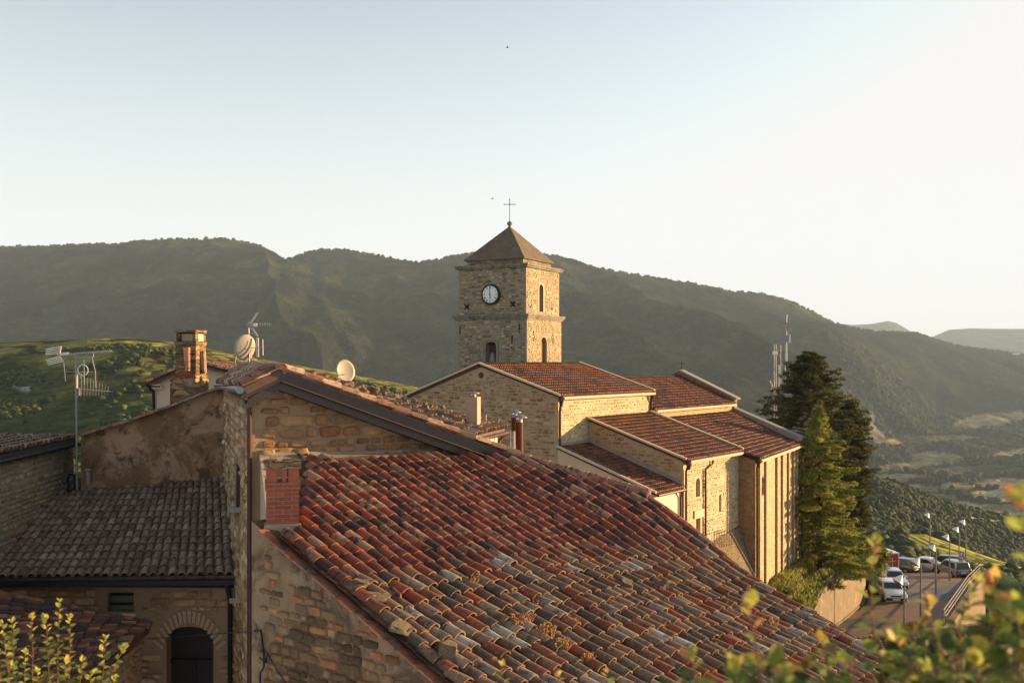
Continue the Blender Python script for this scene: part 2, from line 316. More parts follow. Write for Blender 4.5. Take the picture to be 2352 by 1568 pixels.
def roof(name, quad, ncol, nrow, mt, colf, parent, seg=4, jit=.05, deck=.10, deckmat=None, over=.0, pans=True, clip=None, nose=(.30, .18, .11), rim=.016):
    TL, TR, BR, BL = [Vector(x) for x in quad]
    s = quad_surf(TL, TR, BR, BL, ncol, nrow, lift=.03); w = ((TR-TL).length+(BR-BL).length)/2/ncol
    mb = MB(); n = s(ncol/2, nrow/2)[3]
    # boarding under the tiles, one closed slab
    c = colf(0, 0, TL); dv = [p+n*.012 for p in (TL, TR, BR, BL)]+[p-n*deck for p in (TL, TR, BR, BL)]
    mb.add(dv, [(0, 1, 2, 3), (7, 6, 5, 4), (0, 4, 5, 1), (1, 5, 6, 2), (2, 6, 7, 3), (3, 7, 4, 0)], tuple(x*.6 for x in c))
    tiles(mb, s, ncol, nrow, w, 1, colf, seg, jit, clip, pans, nose=nose, rim=rim)
    return build(mb, name, mt, parent, recalc=False)
def pick(*cs):
    def f(i, j, p):
        c = random.choice(cs); k = random.uniform(.8, 1.15); return tuple(x*k for x in c)
    return f

# ------------------------------------------------------------------ laid stones, slightly proud of the mortar
def masonry_mat(name, bd, sc):
    m = attr_mat(name, .92, 0, (.72, 1.12), sc); n = m.node_tree; b = n.nodes['Principled BSDF']; tc = N(n, 'TexCoord'); bump(n, b, noise(n, sc*1.6, 5, .7, tc.outputs['Object']).outputs[0], 1.0, bd); b.inputs['Specular IOR Level'].default_value = .1; return m
M['masonry'] = masonry_mat('masonry_stones', .02, 9); M['masonry_far'] = masonry_mat('masonry_stones_far', .04, 3)
JOIN = []
def join_all():                            # the stones become part of their wall's own mesh
    bpy.context.view_layer.update()
    for host, st in JOIN:
        with bpy.context.temp_override(active_object=host, object=host, selected_objects=[host, st], selected_editable_objects=[host, st]): bpy.ops.object.join()
    JOIN.clear()
def stonework(name, parent, O, t, n, u0, u1, z0, z1, inside, hr, ar, proud, cols, seed, joint=.02, skip=.03, excl=(), k=9, far=False, shade=None):
    r_ = random.Random(seed); O = V3(O, 0); t = Vector(t).normalized(); n = Vector(n).normalized(); mb = MB(); z = z0
    while z < z1:
        h = r_.uniform(*hr); u = u0-r_.uniform(0, .3)
        while u < u1:
            w = h*r_.uniform(*ar); a, b = u, u+w; u = b; hh = h*r_.choice((1, 1, 1, .92, .8)); cz = z+hh/2+r_.uniform(-.04, .04)*h; cu = (a+b)/2
            if r_.random() < skip or not inside(cu, z+h*.6): continue
            if any(a < e[1] and b > e[0] and z < e[3] and z+h > e[2] for e in excl): continue
            if a < u0-.01 or b > u1+.01: continue
            hw = w/2-joint*r_.uniform(.4, 1.3); hz = hh/2-joint*r_.uniform(.4, 1.3); p_ = r_.uniform(.22, .5); tilt = r_.uniform(-.06, .06); ring = []
            for q in range(k):
                an = 2*math.pi*(q+.5)/k; c_, s_ = math.cos(an), math.sin(an)
                x = math.copysign(abs(c_)**p_, c_)*hw*r_.uniform(.84, 1.06); y = math.copysign(abs(s_)**p_, s_)*hz*r_.uniform(.82, 1.06); ring.append((x-y*tilt, y+x*tilt))
            pr = proud*r_.uniform(.3, 1.2); tx, ty = r_.uniform(-.12, .12), r_.uniform(-.12, .12)
            P = [O+t*(cu+x)+UP*(cz+y)-n*.012 for x, y in ring]+[O+t*(cu+x*.93)+UP*(cz+y*.90)+n*pr*.75 for x, y in ring]+[O+t*(cu+x*.66)+UP*(cz+y*.6)+n*(pr+x*tx+y*ty) for x, y in ring]
            fs = [(q, (q+1) % k, k+(q+1) % k, k+q) for q in range(k)]+[(k+q, k+(q+1) % k, 2*k+(q+1) % k, 2*k+q) for q in range(k)]+[tuple(range(2*k, 3*k))]
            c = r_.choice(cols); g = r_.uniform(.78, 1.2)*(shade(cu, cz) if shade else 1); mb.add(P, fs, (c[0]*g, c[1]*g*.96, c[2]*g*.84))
        z += h
    o = build(mb, 'laid_stones', M['masonry_far'] if far else M['masonry'], parent, smooth=not far); JOIN.append((name, o)); return o
def uz(px, py, O, t, n):                   # pixel -> (u, z) on a wall
    p = hit(px, py, V3(O, 0), n); return (p-V3(O, 0)).dot(Vector(t).normalized()), p.z
HAZE = 0.55e-4
# ------------------------------------------------------------------ bell tower
eR = Vector((.462, .887, 0)); eL = Vector((-.887, .462, 0)); nL = -eR; nR = -eL
TC = Vector(((1208.5-CX)/F*72, 72, 0)); TA = 5.5; TM = TC+(eR+eL)*TA/2
def sq(h, z): return [TM+(-eR-eL)*h+UP*z, TM+(eR-eL)*h+UP*z, TM+(eR+eL)*h+UP*z, TM+(-eR+eL)*h+UP*z]
tz = lambda y, d: (HZ-y)/F*d
tower = thing('bell_tower', 'square stone bell tower with a clock and a pyramid roof, rising behind the church', 'bell tower', (TM.x, TM.y, -14))
z1 = tz(607, 72); z2 = tz(723, 72); ze = tz(590, 72.5); za = tz(519, TM.y)
lower = MB(); lower.block(sq(TA/2+.12, z2-.3), -14); lo = build(lower, 'lower_stage', M['tower_mortar'], tower)
upper = MB(); upper.block(sq(TA/2, z1-.12), z2-.299); up = build(upper, 'upper_stage', M['tower_mortar'], tower)
for (zz, h, nm) in ((z1, TA/2, 'upper_cornice'), (z2, TA/2+.1, 'lower_cornice')):
    mb = MB()
    for e, dz, t in ((.10, -.30, .12), (.19, -.18, .12), (.26, -.06, .14)):
        if nm == 'upper_cornice' and dz < -.2: continue
        s0 = sq(h+e, zz+dz+t); mb.block(s0, zz+dz)
    build(mb, nm, M['cornice'], tower)
at = MB(); at.block(sq(2.28, ze-.06), z1+.0); build(at, 'attic', M['tower_stone'], tower)
ap = TM+UP*za; rf = MB(); b = sq(2.46, ze); b2 = sq(2.46, ze-.1)
vs_ = []; K = 10
rf.add(b+b2+[ap], [(0, 1, 8), (1, 2, 8), (2, 3, 8), (3, 0, 8), (7, 6, 5, 4), (0, 4, 5, 1), (1, 5, 6, 2), (2, 6, 7, 3), (3, 7, 4, 0)])
build(rf, 'pyramid_roof', M['slate'], tower)
fin = MB(); fin.lathe(ap-UP*.08, UP, [(.05, 0), (.13, .03), (.09, .08), (.18, .16), (.21, .25), (.18, .34), (.09, .41), (.03, .44)], 16)
fo = build(fin, 'finial', M['cornice'], tower, smooth=True)
cr = MB(); zt = tz(458, TM.y); cr.tube([ap+UP*.3, V3(ap, zt)], .025, 6); zc = tz(469.5, TM.y); cr.tube([V3(ap, zc)-Vector((.4, 0, 0)), V3(ap, zc)+Vector((.4, 0, 0))], .022, 6)
for q in ((-.4, 0), (.4, 0), (0, zt-zc)): cr.lathe(V3(ap, zc)+Vector((q[0], 0, q[1]))-UP*.04, UP, [(.01, 0), (.045, .02), (.045, .06), (.01, .08)], 8)
cr.lathe(V3(ap, zc)-UP*.05, UP, [(.01, 0), (.06, .02), (.06, .08), (.01, .1)], 8)
build(cr, 'cross', M['iron'], tower)
PL = TM+nL*(TA/2); PL2 = TM+nL*(TA/2+.12); PR = TM+nR*(TA/2); PR2 = TM+nR*(TA/2+.12)
def opening(px0, px1, y0, y1, P, n, host_cut, arch=True, depth=.5, out=.15, t=None):
    n = Vector(n); t = Vector(n).cross(UP) if t is None else Vector(t); t.normalize()
    a = hit(px0, y1, P, n); c = hit(px1, y1, P, n); top = hit((px0+px1)/2, y0, P, n); z0 = (a.z+c.z)/2
    w = (c-a).length; ctr = (a+c)/2
    poly = arch_poly((ctr.x, ctr.y), (t.x, t.y), w, z0, top.z, arch)
    mb = MB(); mb.prism([p+n*out for p in poly], -n*(depth+out)); host_cut.append(mb)
    return ctr, t, w, z0, top.z
cl = []; cu = []
bell_o = opening(1116.3, 1139.6, 785, 862, PL2, nL, cl, arch=.22, depth=1.6)
w2 = opening(1242.6, 1256, 774.5, 862, PR2, nR, cl, depth=.5)
w1 = opening(1237.7, 1247.6, 652.7, 715.6, PR, nR, cu, depth=.55)
cut(lo, cl); cut(up, cu)
def frame(name, o, n, mt, parent, fw=.16, proud=.03, arch=True, dep=.1, sill=False):
    ctr, t, w, z0, zt_ = o; n = Vector(n); outer = arch_poly(ctr, t, w+2*fw, z0-(fw if sill else 0), zt_+fw, arch if arch in (True, False) else arch+.1)
    inner = arch_poly(ctr, t, w, z0, zt_, arch); m = len(outer); mb = MB(); base = n*proud
    # ring between outer and inner outline
    P = [p+base for p in outer]+[p+base for p in inner]+[p-n*dep for p in outer]+[p-n*dep for p in inner]
    fs = []
    for i in range(m):
        j = (i+1) % m
        if i == 0 and not sill: continue
        fs += [(i, j, m+j, m+i), (2*m+i, i, j, 2*m+j), (m+i, m+j, 3*m+j, 3*m+i)]
    mb.add(P, fs); return build(mb, name, mt, parent)
frame('bell_opening_surround', bell_o, nL, M['cornice'], tower, .2, .04, arch=.22)
fw1 = frame('window_surround', w1, nR, M['trim'], tower, .13, .03)
def pane(name, o, n, mt, parent, arch=True, dep=.25):
    ctr, t, w, z0, zt_ = o; mb = MB(); mb.prism([p-Vector(n)*dep for p in arch_poly(ctr, t, w-.004, z0+.002, zt_-.002, arch)], -Vector(n)*.05); return build(mb, name, mt, parent)
pane('blind_window', w1, nR, M['bricks_in'], tower, dep=.28)
pane('blind_window', w2, nR, M['bricks_in'], tower, dep=.25)
pane('bell_chamber_shade', bell_o, nL, M['dark'], tower, arch=.22, dep=1.5)  # black sheet painted as the unlit depth behind the bell
# laid stones of the tower
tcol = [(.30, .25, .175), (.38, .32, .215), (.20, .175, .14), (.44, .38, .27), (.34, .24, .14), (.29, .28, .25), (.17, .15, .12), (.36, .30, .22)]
tcol_sunlit = [(.44, .37, .25), (.50, .42, .29), (.38, .31, .21), (.46, .40, .29), (.40, .30, .19)]  # paler stones for the sunlit right face, light put into the colour
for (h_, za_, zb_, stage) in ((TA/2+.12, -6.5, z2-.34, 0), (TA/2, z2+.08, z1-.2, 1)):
    for (nn_, tt_, cols_, PP_) in ((nL, eL, tcol, 0), (nR, eR, tcol_sunlit, 1)):
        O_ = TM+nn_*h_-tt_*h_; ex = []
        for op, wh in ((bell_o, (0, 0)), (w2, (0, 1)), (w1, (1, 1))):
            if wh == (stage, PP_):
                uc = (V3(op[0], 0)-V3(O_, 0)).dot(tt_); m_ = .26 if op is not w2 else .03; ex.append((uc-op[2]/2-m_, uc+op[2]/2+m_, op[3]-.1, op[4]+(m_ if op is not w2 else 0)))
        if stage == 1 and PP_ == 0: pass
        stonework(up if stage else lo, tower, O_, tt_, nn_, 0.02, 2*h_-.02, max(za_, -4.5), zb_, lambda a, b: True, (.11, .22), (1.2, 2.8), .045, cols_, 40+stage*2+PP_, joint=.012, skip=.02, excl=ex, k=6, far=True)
# clock
cc = hit(1128.7, 676.5, PL, nL); crt = Vector(nL).cross(UP)*-1; crt.normalize()
if crt.x < 0: crt = -crt
clock = thing('tower_clock', 'white clock with roman numerals in a thick black ring, reading about six', 'clock', cc)
mb = MB(); mb.lathe(cc-nL*.02, nL, [(.60, 0), (.60, .17), (.62, .20), (.73, .20), (.755, .16), (.755, 0)], 40); build(mb, 'clock_ring', M['black'], clock, smooth=False)
mb = MB(); mb.lathe(cc+nL*.185, nL, [(.60, 0), (.60, .012)], 40); build(mb, 'clock_face', M['white'], clock)
def stroke(mb, a, b_, w, h=.206):
    pa = cc+crt*a[0]+UP*a[1]+nL*h; pb = cc+crt*b_[0]+UP*b_[1]+nL*h; mb.beam(pa, pb, w, .006, up=nL)
num = ['XII', 'I', 'II', 'III', 'IIII', 'V', 'VI', 'VII', 'VIII', 'IX', 'X', 'XI']
for k, s in enumerate(num):
    a = math.pi/2-k*math.pi/6; rd = (math.cos(a), math.sin(a)); tg = (math.sin(a), -math.cos(a))
    nm = MB(); wid = {'I': .035, 'V': .07, 'X': .075}; tot = sum(wid[c] for c in s); x = -tot/2
    for c in s:
        w_ = wid[c]; xm = x+w_/2
        def pt(u, v): return (rd[0]*v+tg[0]*u, rd[1]*v+tg[1]*u)
        if c == 'I': stroke(nm, pt(xm, .43), pt(xm, .56), .018)
        if c == 'V': stroke(nm, pt(xm, .43), pt(xm-.025, .56), .016); stroke(nm, pt(xm, .43), pt(xm+.025, .56), .016, .213)
        if c == 'X': stroke(nm, pt(xm-.028, .43), pt(xm+.028, .56), .016); stroke(nm, pt(xm+.028, .43), pt(xm-.028, .56), .016, .213)
        x += w_
    build(nm, 'numeral', M['black'], clock)
mb = MB(); stroke(mb, (.008, -.08), (-.045, .47), .035, .225); build(mb, 'minute_hand', M['black'], clock)
mb = MB(); stroke(mb, (0, .08), (.008, -.34), .055, .235); mb.lathe(cc+nL*.22, nL, [(.045, 0), (.045, .025)], 12); build(mb, 'hour_hand', M['black'], clock)
# anchor plates
for px, py, P, n in ((1121.0-.0, 0, None, None),)[:0]: pass
def anchor(px, py, P, n, s=.2, slit=False):
    n = Vector(n); c = hit(px, py, P, n); t = n.cross(UP).normalized(); mb = MB()
    if slit: mb.beam(c-UP*s*1.8+n*.02, c+UP*s*1.8+n*.02, .07, .06, up=n)
    else:
        mb.beam(c-(t+UP)*s+n*.03, c+(t+UP)*s+n*.03, .09, .05, up=n); mb.beam(c-(t-UP)*s+n*.035, c+(t-UP)*s+n*.035, .09, .05, up=n)
        mb.box(c+n*.03, t*s*.75, UP*s*.75, n*.018)
    build(mb, 'iron_anchor_plate' if not slit else 'iron_tie_bar', M['iron'], tower)
def z3(x, y): return (1600+x/3.484)*.6405, (900+y/3.484)*.6405
for x, y in ((262, 700), (835, 665)): anchor(*z3(x, y), PL, nL)
for x, y in ((1055, 685), (1320, 715)): anchor(*z3(x, y), PR, nR, .1)
for x, y in ((915, 965), (825, 1110), (175, 990)): anchor(*z3(x, y), PL2, nL, .16, True)
for x, y in ((1090, 1060), (1333, 1090)): anchor(*z3(x, y), PR2, nR, .2, True)
# bell hanging in the opening
bc = hit(1131.5, 831, PL2-nL*.62, nL); bell = thing('bell', 'pale green bronze bell hanging in the lower arched tower opening', 'bell', bc)
mb = MB(); mb.lathe(bc, UP, [(.36, 0), (.37, .03), (.30, .12), (.255, .28), (.235, .5), (.20, .62), (.12, .68), (.03, .69)], 24); build(mb, 'bell_body', M['bronze'], bell, smooth=True)
mb = MB()
for dx in (-.14, -.05, .05, .14): mb.tube([bc+crt*dx*.6+UP*.67, bc+crt*dx+UP*.95, bc+crt*dx+UP*1.15], .022, 6)
build(mb, 'hanging_straps', M['steel'], bell)
mb = MB(); mb.beam(bc-crt*.42+UP*1.2, bc+crt*.42+UP*1.2, .14, .12); build(mb, 'headstock', M['wood'], bell)
# ------------------------------------------------------------------ church
w_ = Vector((.59, .807, 0)).normalized(); n_ = Vector((.807, -.59, 0)).normalized()
RC = Vector(((1280-CX)/F*55, 55, 0))
def CP(s, u, z): return RC+w_*s+n_*u+UP*z          # s along the nave, u outward
church = thing('church', 'long stone church with stepped red tile roofs, seen from its gable end', 'church', CP(8, -2, -13.5))
ZB = -14.5
far_c = [(1679, 0)]
tf = pick((.15, .055, .036), (.12, .042, .03), (.085, .034, .026), (.18, .075, .048), (.05, .028, .022))
nave = MB(); nave.block([CP(0, 0, -1.86), CP(10.2, 0, -1.86), CP(10.2, -5.2, -.28), CP(10.2, -10.44, -2.05), CP(0, -10.44, -2.05), CP(0, -5.2, -.28)], ZB, [(0, 1, 2, 5), (5, 2, 3, 4)])
no = build(nave, 'nave_wall', M['church_mortar'], church)
cu = []; hole = hit(1104.5, 862, CP(0, 0, 0), -w_); mb = MB(); mb.lathe(hole+w_*.9, -w_, [(.19, 0), (.19, 1.2)], 14); cu.append(mb)
cut(no, cu)
mb = MB(); mb.lathe(hole+w_*.45, -w_, [(.188, 0), (.188, .02)], 14); build(mb, 'round_opening_shade', M['dark'], church)  # black disc in place of the shade inside the hole
# sunlit side as its own rougher skin, its brightness put into the colour
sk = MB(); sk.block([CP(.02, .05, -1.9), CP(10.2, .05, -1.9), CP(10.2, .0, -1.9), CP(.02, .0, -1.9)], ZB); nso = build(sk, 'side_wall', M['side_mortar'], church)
choir = MB(); choir.block([CP(10.2, .02, -3.06), CP(22.6, .02, -3.06), CP(22.6, -4.1, -1.24), CP(22.6, -9.0, -3.1), CP(10.2, -9.0, -3.1), CP(10.2, -4.1, -1.24)], ZB, [(0, 1, 2, 5), (5, 2, 3, 4)])
build(choir, 'rear_wall', M['church_wall_sunlit'], church)
# parapet gable at the far end of the rear nave, with copings
pg = MB(); pg.prism([CP(22.6, .15, ZB), CP(22.6, .15, -2.6), CP(22.6, -4.1, -.72), CP(22.6, -9.2, -2.9), CP(22.6, -9.2, ZB)], w_*.45); build(pg, 'end_parapet', M['church_stone'], church)
cp = MB(); cp.beam(CP(22.75, .4, -2.66), CP(22.75, -4.1, -.66), .7, .12); cp.beam(CP(22.75, -4.1, -.66), CP(22.75, -9.4, -2.92), .7, .12); build(cp, 'coping', M['cement'], church)
mb = MB(); q = CP(22.75, -4.1, -.62); mb.tube([q, q+UP*.72], .022, 6); mb.tube([q+UP*.47-Vector((.22, 0, 0)), q+UP*.47+Vector((.22, 0, 0))], .02, 6); build(mb, 'gable_cross', M['iron'], church)
roof('nave_roof', (CP(-.12, -5.2, -.17), CP(10.35, -5.2, -.17), CP(10.35, .28, -1.86), CP(-.12, .28, -1.86)), 48, 13, M['tile_far'], tf, church, seg=3, nose=(.55, .25, .12), rim=.045, jit=.04)
roof('nave_roof', (CP(10.35, -5.2, -.17), CP(-.12, -5.2, -.17), CP(-.12, -10.75, -2.08), CP(10.35, -10.75, -2.08)), 48, 13, M['tile_far'], tf, church, seg=3, nose=(.55, .25, .12), rim=.045, jit=.04)
rd = MB(); rd.tube([CP(-.15, -5.2, -.14), CP(10.4, -5.2, -.14)], .11, 8); build(rd, 'ridge_tiles', M['tile_far'], church)
roof('rear_roof', (CP(10.35, -4.1, -1.14), CP(22.6, -4.1, -1.14), CP(22.6, .25, -3.0), CP(10.35, .25, -3.0)), 52, 12, M['tile_far'], tf, church, seg=3, nose=(.55, .25, .12), rim=.045, jit=.06)
roof('rear_roof', (CP(22.6, -4.1, -1.14), CP(10.35, -4.1, -1.14), CP(10.35, -9.2, -3.12), CP(22.6, -9.2, -3.12)), 52, 12, M['tile_far'], tf, church, seg=3, nose=(.55, .25, .12), rim=.045, jit=.06)
rd = MB(); rd.tube([CP(10.4, -4.1, -1.1), CP(22.6, -4.1, -1.1)], .11, 8); build(rd, 'ridge_tiles', M['tile_far'], church)
# near aisle
AS0, AS1, AU = 3.09, 10.1, 5.94
aa = MB(); aa.block([CP(AS0, 0.04, -3.3), CP(AS0, AU, -5.27), CP(AS1, AU, -5.27), CP(AS1, 0.04, -3.3)], ZB)
ao = build(aa, 'aisle_wall', M['side_mortar'], church)
fk = MB(); fk.block([CP(AS0, .06, -3.32), CP(AS0, AU, -5.29), CP(AS0-.05, AU, -5.29), CP(AS0-.05, .06, -3.32)], ZB); aeo = build(fk, 'aisle_end_wall', M['church_mortar'], church)  # browner skin, the shade of this end is in its colour
PA = CP(AS0, AU, 0); cA = []
def wz(x0, x1, y0, y1): return opening(x0, x1, y0, y1, PA, n_, cA, depth=.4)
wins = [(wz(1598.2, 1608.3, 1097.3, 1140.5), True), (wz(1651, 1657.3, 1133.8, 1175.4), True)]
dr = opening(1599, 1609, 1190, 1262, PA, n_, cA, arch=False, depth=.35)
cut(ao, cA)
for o_, a_ in wins:
    pane('window', o_, n_, M['bricks_in'], church, dep=.22)
pane('door', dr, n_, M['wood'], church, arch=False, dep=.2)
ctr, t, w, z0, zt_ = dr; mb = MB(); mb.box((ctr[0]+n_.x*.03, ctr[1]+n_.y*.03, zt_+.26), t*(w/2+.32), UP*.22, n_*.05); build(mb, 'door_lintel', M['trim'], church)
mb = MB()
for k in range(12): mb.tube([CP(AS0+2.6+k*.22, AU+.55, z0-.1), CP(AS0+2.6+k*.22, AU+.55, z0+.8)], .015, 4)
mb.tube([CP(AS0+2.55, AU+.55, z0+.8), CP(AS0+5.1, AU+.55, z0+.8)], .02, 5); build(mb, 'balcony_railing', M['iron'], church)
roof('aisle_roof', (CP(AS0-.12, 0.03, -3.2), CP(AS1+.1, 0.03, -3.2), CP(AS1+.1, AU+.22, -5.2), CP(AS0-.12, AU+.22, -5.2)), 32, 15, M['tile_far'], tf, church, seg=3, nose=(.55, .25, .12), rim=.045, jit=.05)
# far aisle, canted
B0 = CP(AS1, 0, 0); Bn = Vector((14.07, 59.1, 0)); Bf = Vector((19.2, 69.2, 0)); Bg = CP(22.9, .03, 0)
ab = MB(); ab.block([V3(B0, -3.75), V3(Bn, -5.72), V3(Bf, -5.72), V3(Bg, -3.75)], ZB); bo = build(ab, 'far_aisle_wall', M['church_wall_sunlit'], church)
wB = (Bf-Bn).normalized(); nB = Vector((wB.y, -wB.x, 0)); cB = []
o3 = opening(1749.4, 1754.4, 1093, 1137, Bn, nB, cB, depth=.35); cut(bo, cB); pane('window', o3, nB, M['bricks_in'], church, dep=.2)
fk = MB(); e = (Bn-B0).normalized(); pe = Vector((e.y, -e.x, 0)); 
if pe.dot(w_) > 0: pe = -pe
fk.block([V3(B0, -3.78), V3(Bn, -5.75), V3(Bn+pe*.05, -5.75), V3(B0+pe*.05, -3.78)], ZB); build(fk, 'far_aisle_end_wall', M['church_stone'], church)  # darker skin carries the shade of the camera-facing end
roof('far_aisle_roof', (V3(CP(AS1-.02, .03, 0), -3.64), V3(Bg, -3.62), V3(Bf+nB*.25, -5.62), V3(Bn+nB*.25-wB*.15, -5.62)), 44, 16, M['tile_far'], tf, church, seg=3, nose=(.55, .25, .12), rim=.045, jit=.08)
mb = MB(); mb.beam(V3(Bg, -3.45), V3(Bf+nB*.3, -5.2), .5, .35); build(mb, 'far_parapet', M['cement'], church)
mb = MB()
L_ = (Bf-Bn).length
for f_ in (.06, .20, .46, .60, .76, .90, .99):
    mb.box(V3(Bn+wB*L_*f_+nB*.08, (ZB-5.78)/2), wB*(.14 if f_ < .9 else .18), nB*(.05+.01*(f_ > .4)), UP*(ZB+5.78)/2)
build(mb, 'pilasters', M['church_wall_sunlit'], church)
# battered buttress (scarp)
s0 = CP(AS0+2.9, AU, 0); s1 = CP(AS1, AU, 0)
s2 = V3(Bn, 0)+pe*.0
mb = MB(); za_, zb_ = -10.0, -9.55
mb.add([V3(s0, za_), V3(s1+n_*.15, zb_), V3(s1+n_*1.7+w_*.0, -14.4), V3(s0+n_*1.3, -14.4), V3(s0, -14.4), V3(s1, -14.4), V3(s1, zb_)], [(0, 1, 2, 3), (0, 3, 4), (1, 6, 5, 2), (0, 4, 5, 6), (0, 6, 1), (3, 2, 5, 4)])
build(mb, 'battered_buttress', M['scarp'], church)
# verge strips, gutters, pipes
mb = MB()
for a, b_ in (((-.15, .3, -1.80), (-.15, -5.2, -.08)), ((-.15, -10.8, -2.02), (-.15, -5.2, -.08)), ((10.4, .3, -1.76), (10.4, -5.2, -.04)), ((AS0-.14, .05, -3.12), (AS0-.14, AU+.25, -5.12)), ((AS1+.12, .05, -3.02), (AS1+.12, AU+.25, -5.06))):
    mb.beam(CP(*a), CP(*b_), .16, .10)
build(mb, 'verge_coping', M['trim'], church)
mb = MB()
def half(mb, a, b_, r=.09, col=None): mb.tube([a, b_], r, 8, col)
half(mb, CP(.1, .34, -1.98), CP(10.3, .34, -1.98)); half(mb, CP(10.6, .34, -3.1), CP(22.4, .34, -3.1)); half(mb, CP(AS0, AU+.3, -5.32), CP(AS1, AU+.3, -5.32)); half(mb, V3(Bn+nB*.32, -5.74), V3(Bf+nB*.32, -5.74))
build(mb, 'gutter', M['trim'], church)
def downpipe(pts, r=.055, hop=True, name='downpipe', parent=church, mt=None):
    mb = MB(); mb.tube(pts, r, 8)
    if hop: p = Vector(pts[0]); mb.lathe(p-UP*.35, UP, [(r, 0), (.13, .25), (.16, .27), (.16, .55)], 8)
    return build(mb, name, mt or M['brownpipe'], parent)
downpipe([CP(.05, .22, -2.05), CP(.05, .14, -2.7), CP(.05, .14, -9)], .07)
downpipe([CP(10.25, .25, -2.0), CP(10.25, .14, -2.5), CP(10.25, .14, -3.1)], .07)
downpipe([CP(AS0+.08, AU+.25, -5.35), CP(AS0+.08, AU+.1, -5.8), CP(AS0+.08, AU+.1, -14)], .06)
pz = hit(1638, 1045, PA+n_*.12, n_); pz2 = hit(1637, 1066, PA+n_*.12, n_); pz3 = hit(1621, 1078, PA+n_*.1, n_)
downpipe([pz, pz2, pz3, V3(pz3, -14)], .06, False)
downpipe([V3(Bn+nB*.15-wB*.02, -5.75), V3(Bn+nB*.1-wB*.08, -6.1), V3(Bn+nB*.1-wB*.08, -14.2)], .07)
downpipe([V3(Bf+nB*.15, -5.6), V3(Bf+nB*.4, -6.1), V3(Bf+nB*.4, -14.2)], .06)
# laid stones of the church walls
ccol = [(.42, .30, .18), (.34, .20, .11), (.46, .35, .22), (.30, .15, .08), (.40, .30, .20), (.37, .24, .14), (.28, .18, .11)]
ccol_sunlit = [(.52, .44, .30), (.60, .51, .36), (.46, .38, .26), (.50, .41, .27), (.42, .34, .23)]  # lighter palette for sun-facing walls, brightness painted into the stones
hu, hz_ = uz(1104.5, 862, CP(0, 0, 0), -n_, -w_)
stonework(no, church, CP(0, 0, 0), -n_, -w_, 0.05, 10.4, -8.6, -.35, lambda u, z: z < (-1.95+u/5.2*1.58 if u < 5.2 else -.37-(u-5.2)/5.24*1.77)-.03, (.09, .22), (1.2, 3.4), .03, ccol, 51, joint=.014, skip=.06, excl=[(hu-.26, hu+.26, hz_-.26, hz_+.26)], k=6, far=True)
stonework(nso, church, CP(0, .05, 0), w_, n_, .1, 10.2, -6.2, -2.1, lambda u, z: z < -2.1, (.10, .20), (1.1, 2.6), .03, ccol_sunlit, 52, joint=.010, skip=.05, k=6, far=True)
stonework(aeo, church, CP(AS0-.05, 0, 0), n_, -w_, .1, AU-.02, -9.0, -3.4, lambda u, z: z < -3.42-u*.33 and z > -4.6-u*.345, (.13, .24), (1.4, 3.4), .025, [(.36, .23, .13), (.40, .27, .16), (.30, .17, .10), (.42, .31, .20)], 53, joint=.014, skip=.15, k=6, far=True)
ex = []
for op in (wins[0][0], wins[1][0], dr):
    uc = (V3(op[0], 0)-V3(PA, 0)).dot(w_); ex.append((uc-op[2]/2-.04, uc+op[2]/2+.04, op[3]-.02, op[4]+.02))
uc = (V3(dr[0], 0)-V3(PA, 0)).dot(w_); ex.append((uc-dr[2]/2-.36, uc+dr[2]/2+.36, dr[4], dr[4]+.5))
stonework(ao, church, PA, w_, n_, .2, AS1-AS0-.02, -13.5, -5.5, lambda u, z: True, (.10, .21), (1.1, 2.4), .03, ccol_sunlit, 54, joint=.010, skip=.06, excl=ex, k=6, far=True)
# ------------------------------------------------------------------ cream annex under the nave wall
AX = 5.8
annex = thing('annex', 'low cream plastered annex with a lean-to tile roof against the church wall', 'annex', CP(1.5, 3, -13.5))
mb = MB(); mb.block([CP(-.02, .06, -4.66), CP(-.02, AX, -6.66), CP(AS0-.06, AX, -6.66), CP(AS0-.06, .06, -4.66)], ZB); build(mb, 'wall', M['pink'], annex)  # front in the shaded tone of the cream plaster
mb = MB(); mb.block([CP(.02, AX, -6.7), CP(AS0-.06, AX, -6.7), CP(AS0-.06, AX+.03, -6.7), CP(.02, AX+.03, -6.7)], ZB); build(mb, 'side_wall', M['cream'], annex)
roof('roof', (CP(-.1, .06, -4.58), CP(AS0-.06, .06, -4.58), CP(AS0-.06, AX+.2, -6.62), CP(-.1, AX+.2, -6.62)), 14, 17, M['tile_far'], tf, annex, seg=3, nose=(.55, .25, .12), rim=.045, jit=.06)
mb = MB(); mb.beam(CP(-.14, .05, -4.52), CP(-.14, AX+.25, -6.56), .16, .10); build(mb, 'verge', M['trim'], annex)
mb = MB(); mb.beam(CP(AS0-.12, .05, -4.4), CP(AS0-.12, AX+.1, -6.46), .12, .3); mb.beam(CP(0, .12, -4.5), CP(AS0, .12, -4.5), .12, .25); build(mb, 'flashing', M['cement'], annex)
mb = MB(); half(mb, CP(0, AX+.28, -6.74), CP(AS0-.1, AX+.28, -6.74), .07); build(mb, 'gutter', M['brownpipe'], annex)
downpipe([CP(AS0-.35, AX+.28, -6.8), CP(AS0-.3, AX+.12, -7.1), CP(AS0-.3, AX+.12, -14)], .05, False, parent=annex)
mb = MB(); pz = hit(1511, 1215, CP(0, AX, 0), n_); mb.prism(arch_poly(pz+n_*.03, w_, .5, pz.z-.6, pz.z+.1), n_*.05); build(mb, 'plaster_niche', M['trim'], annex)
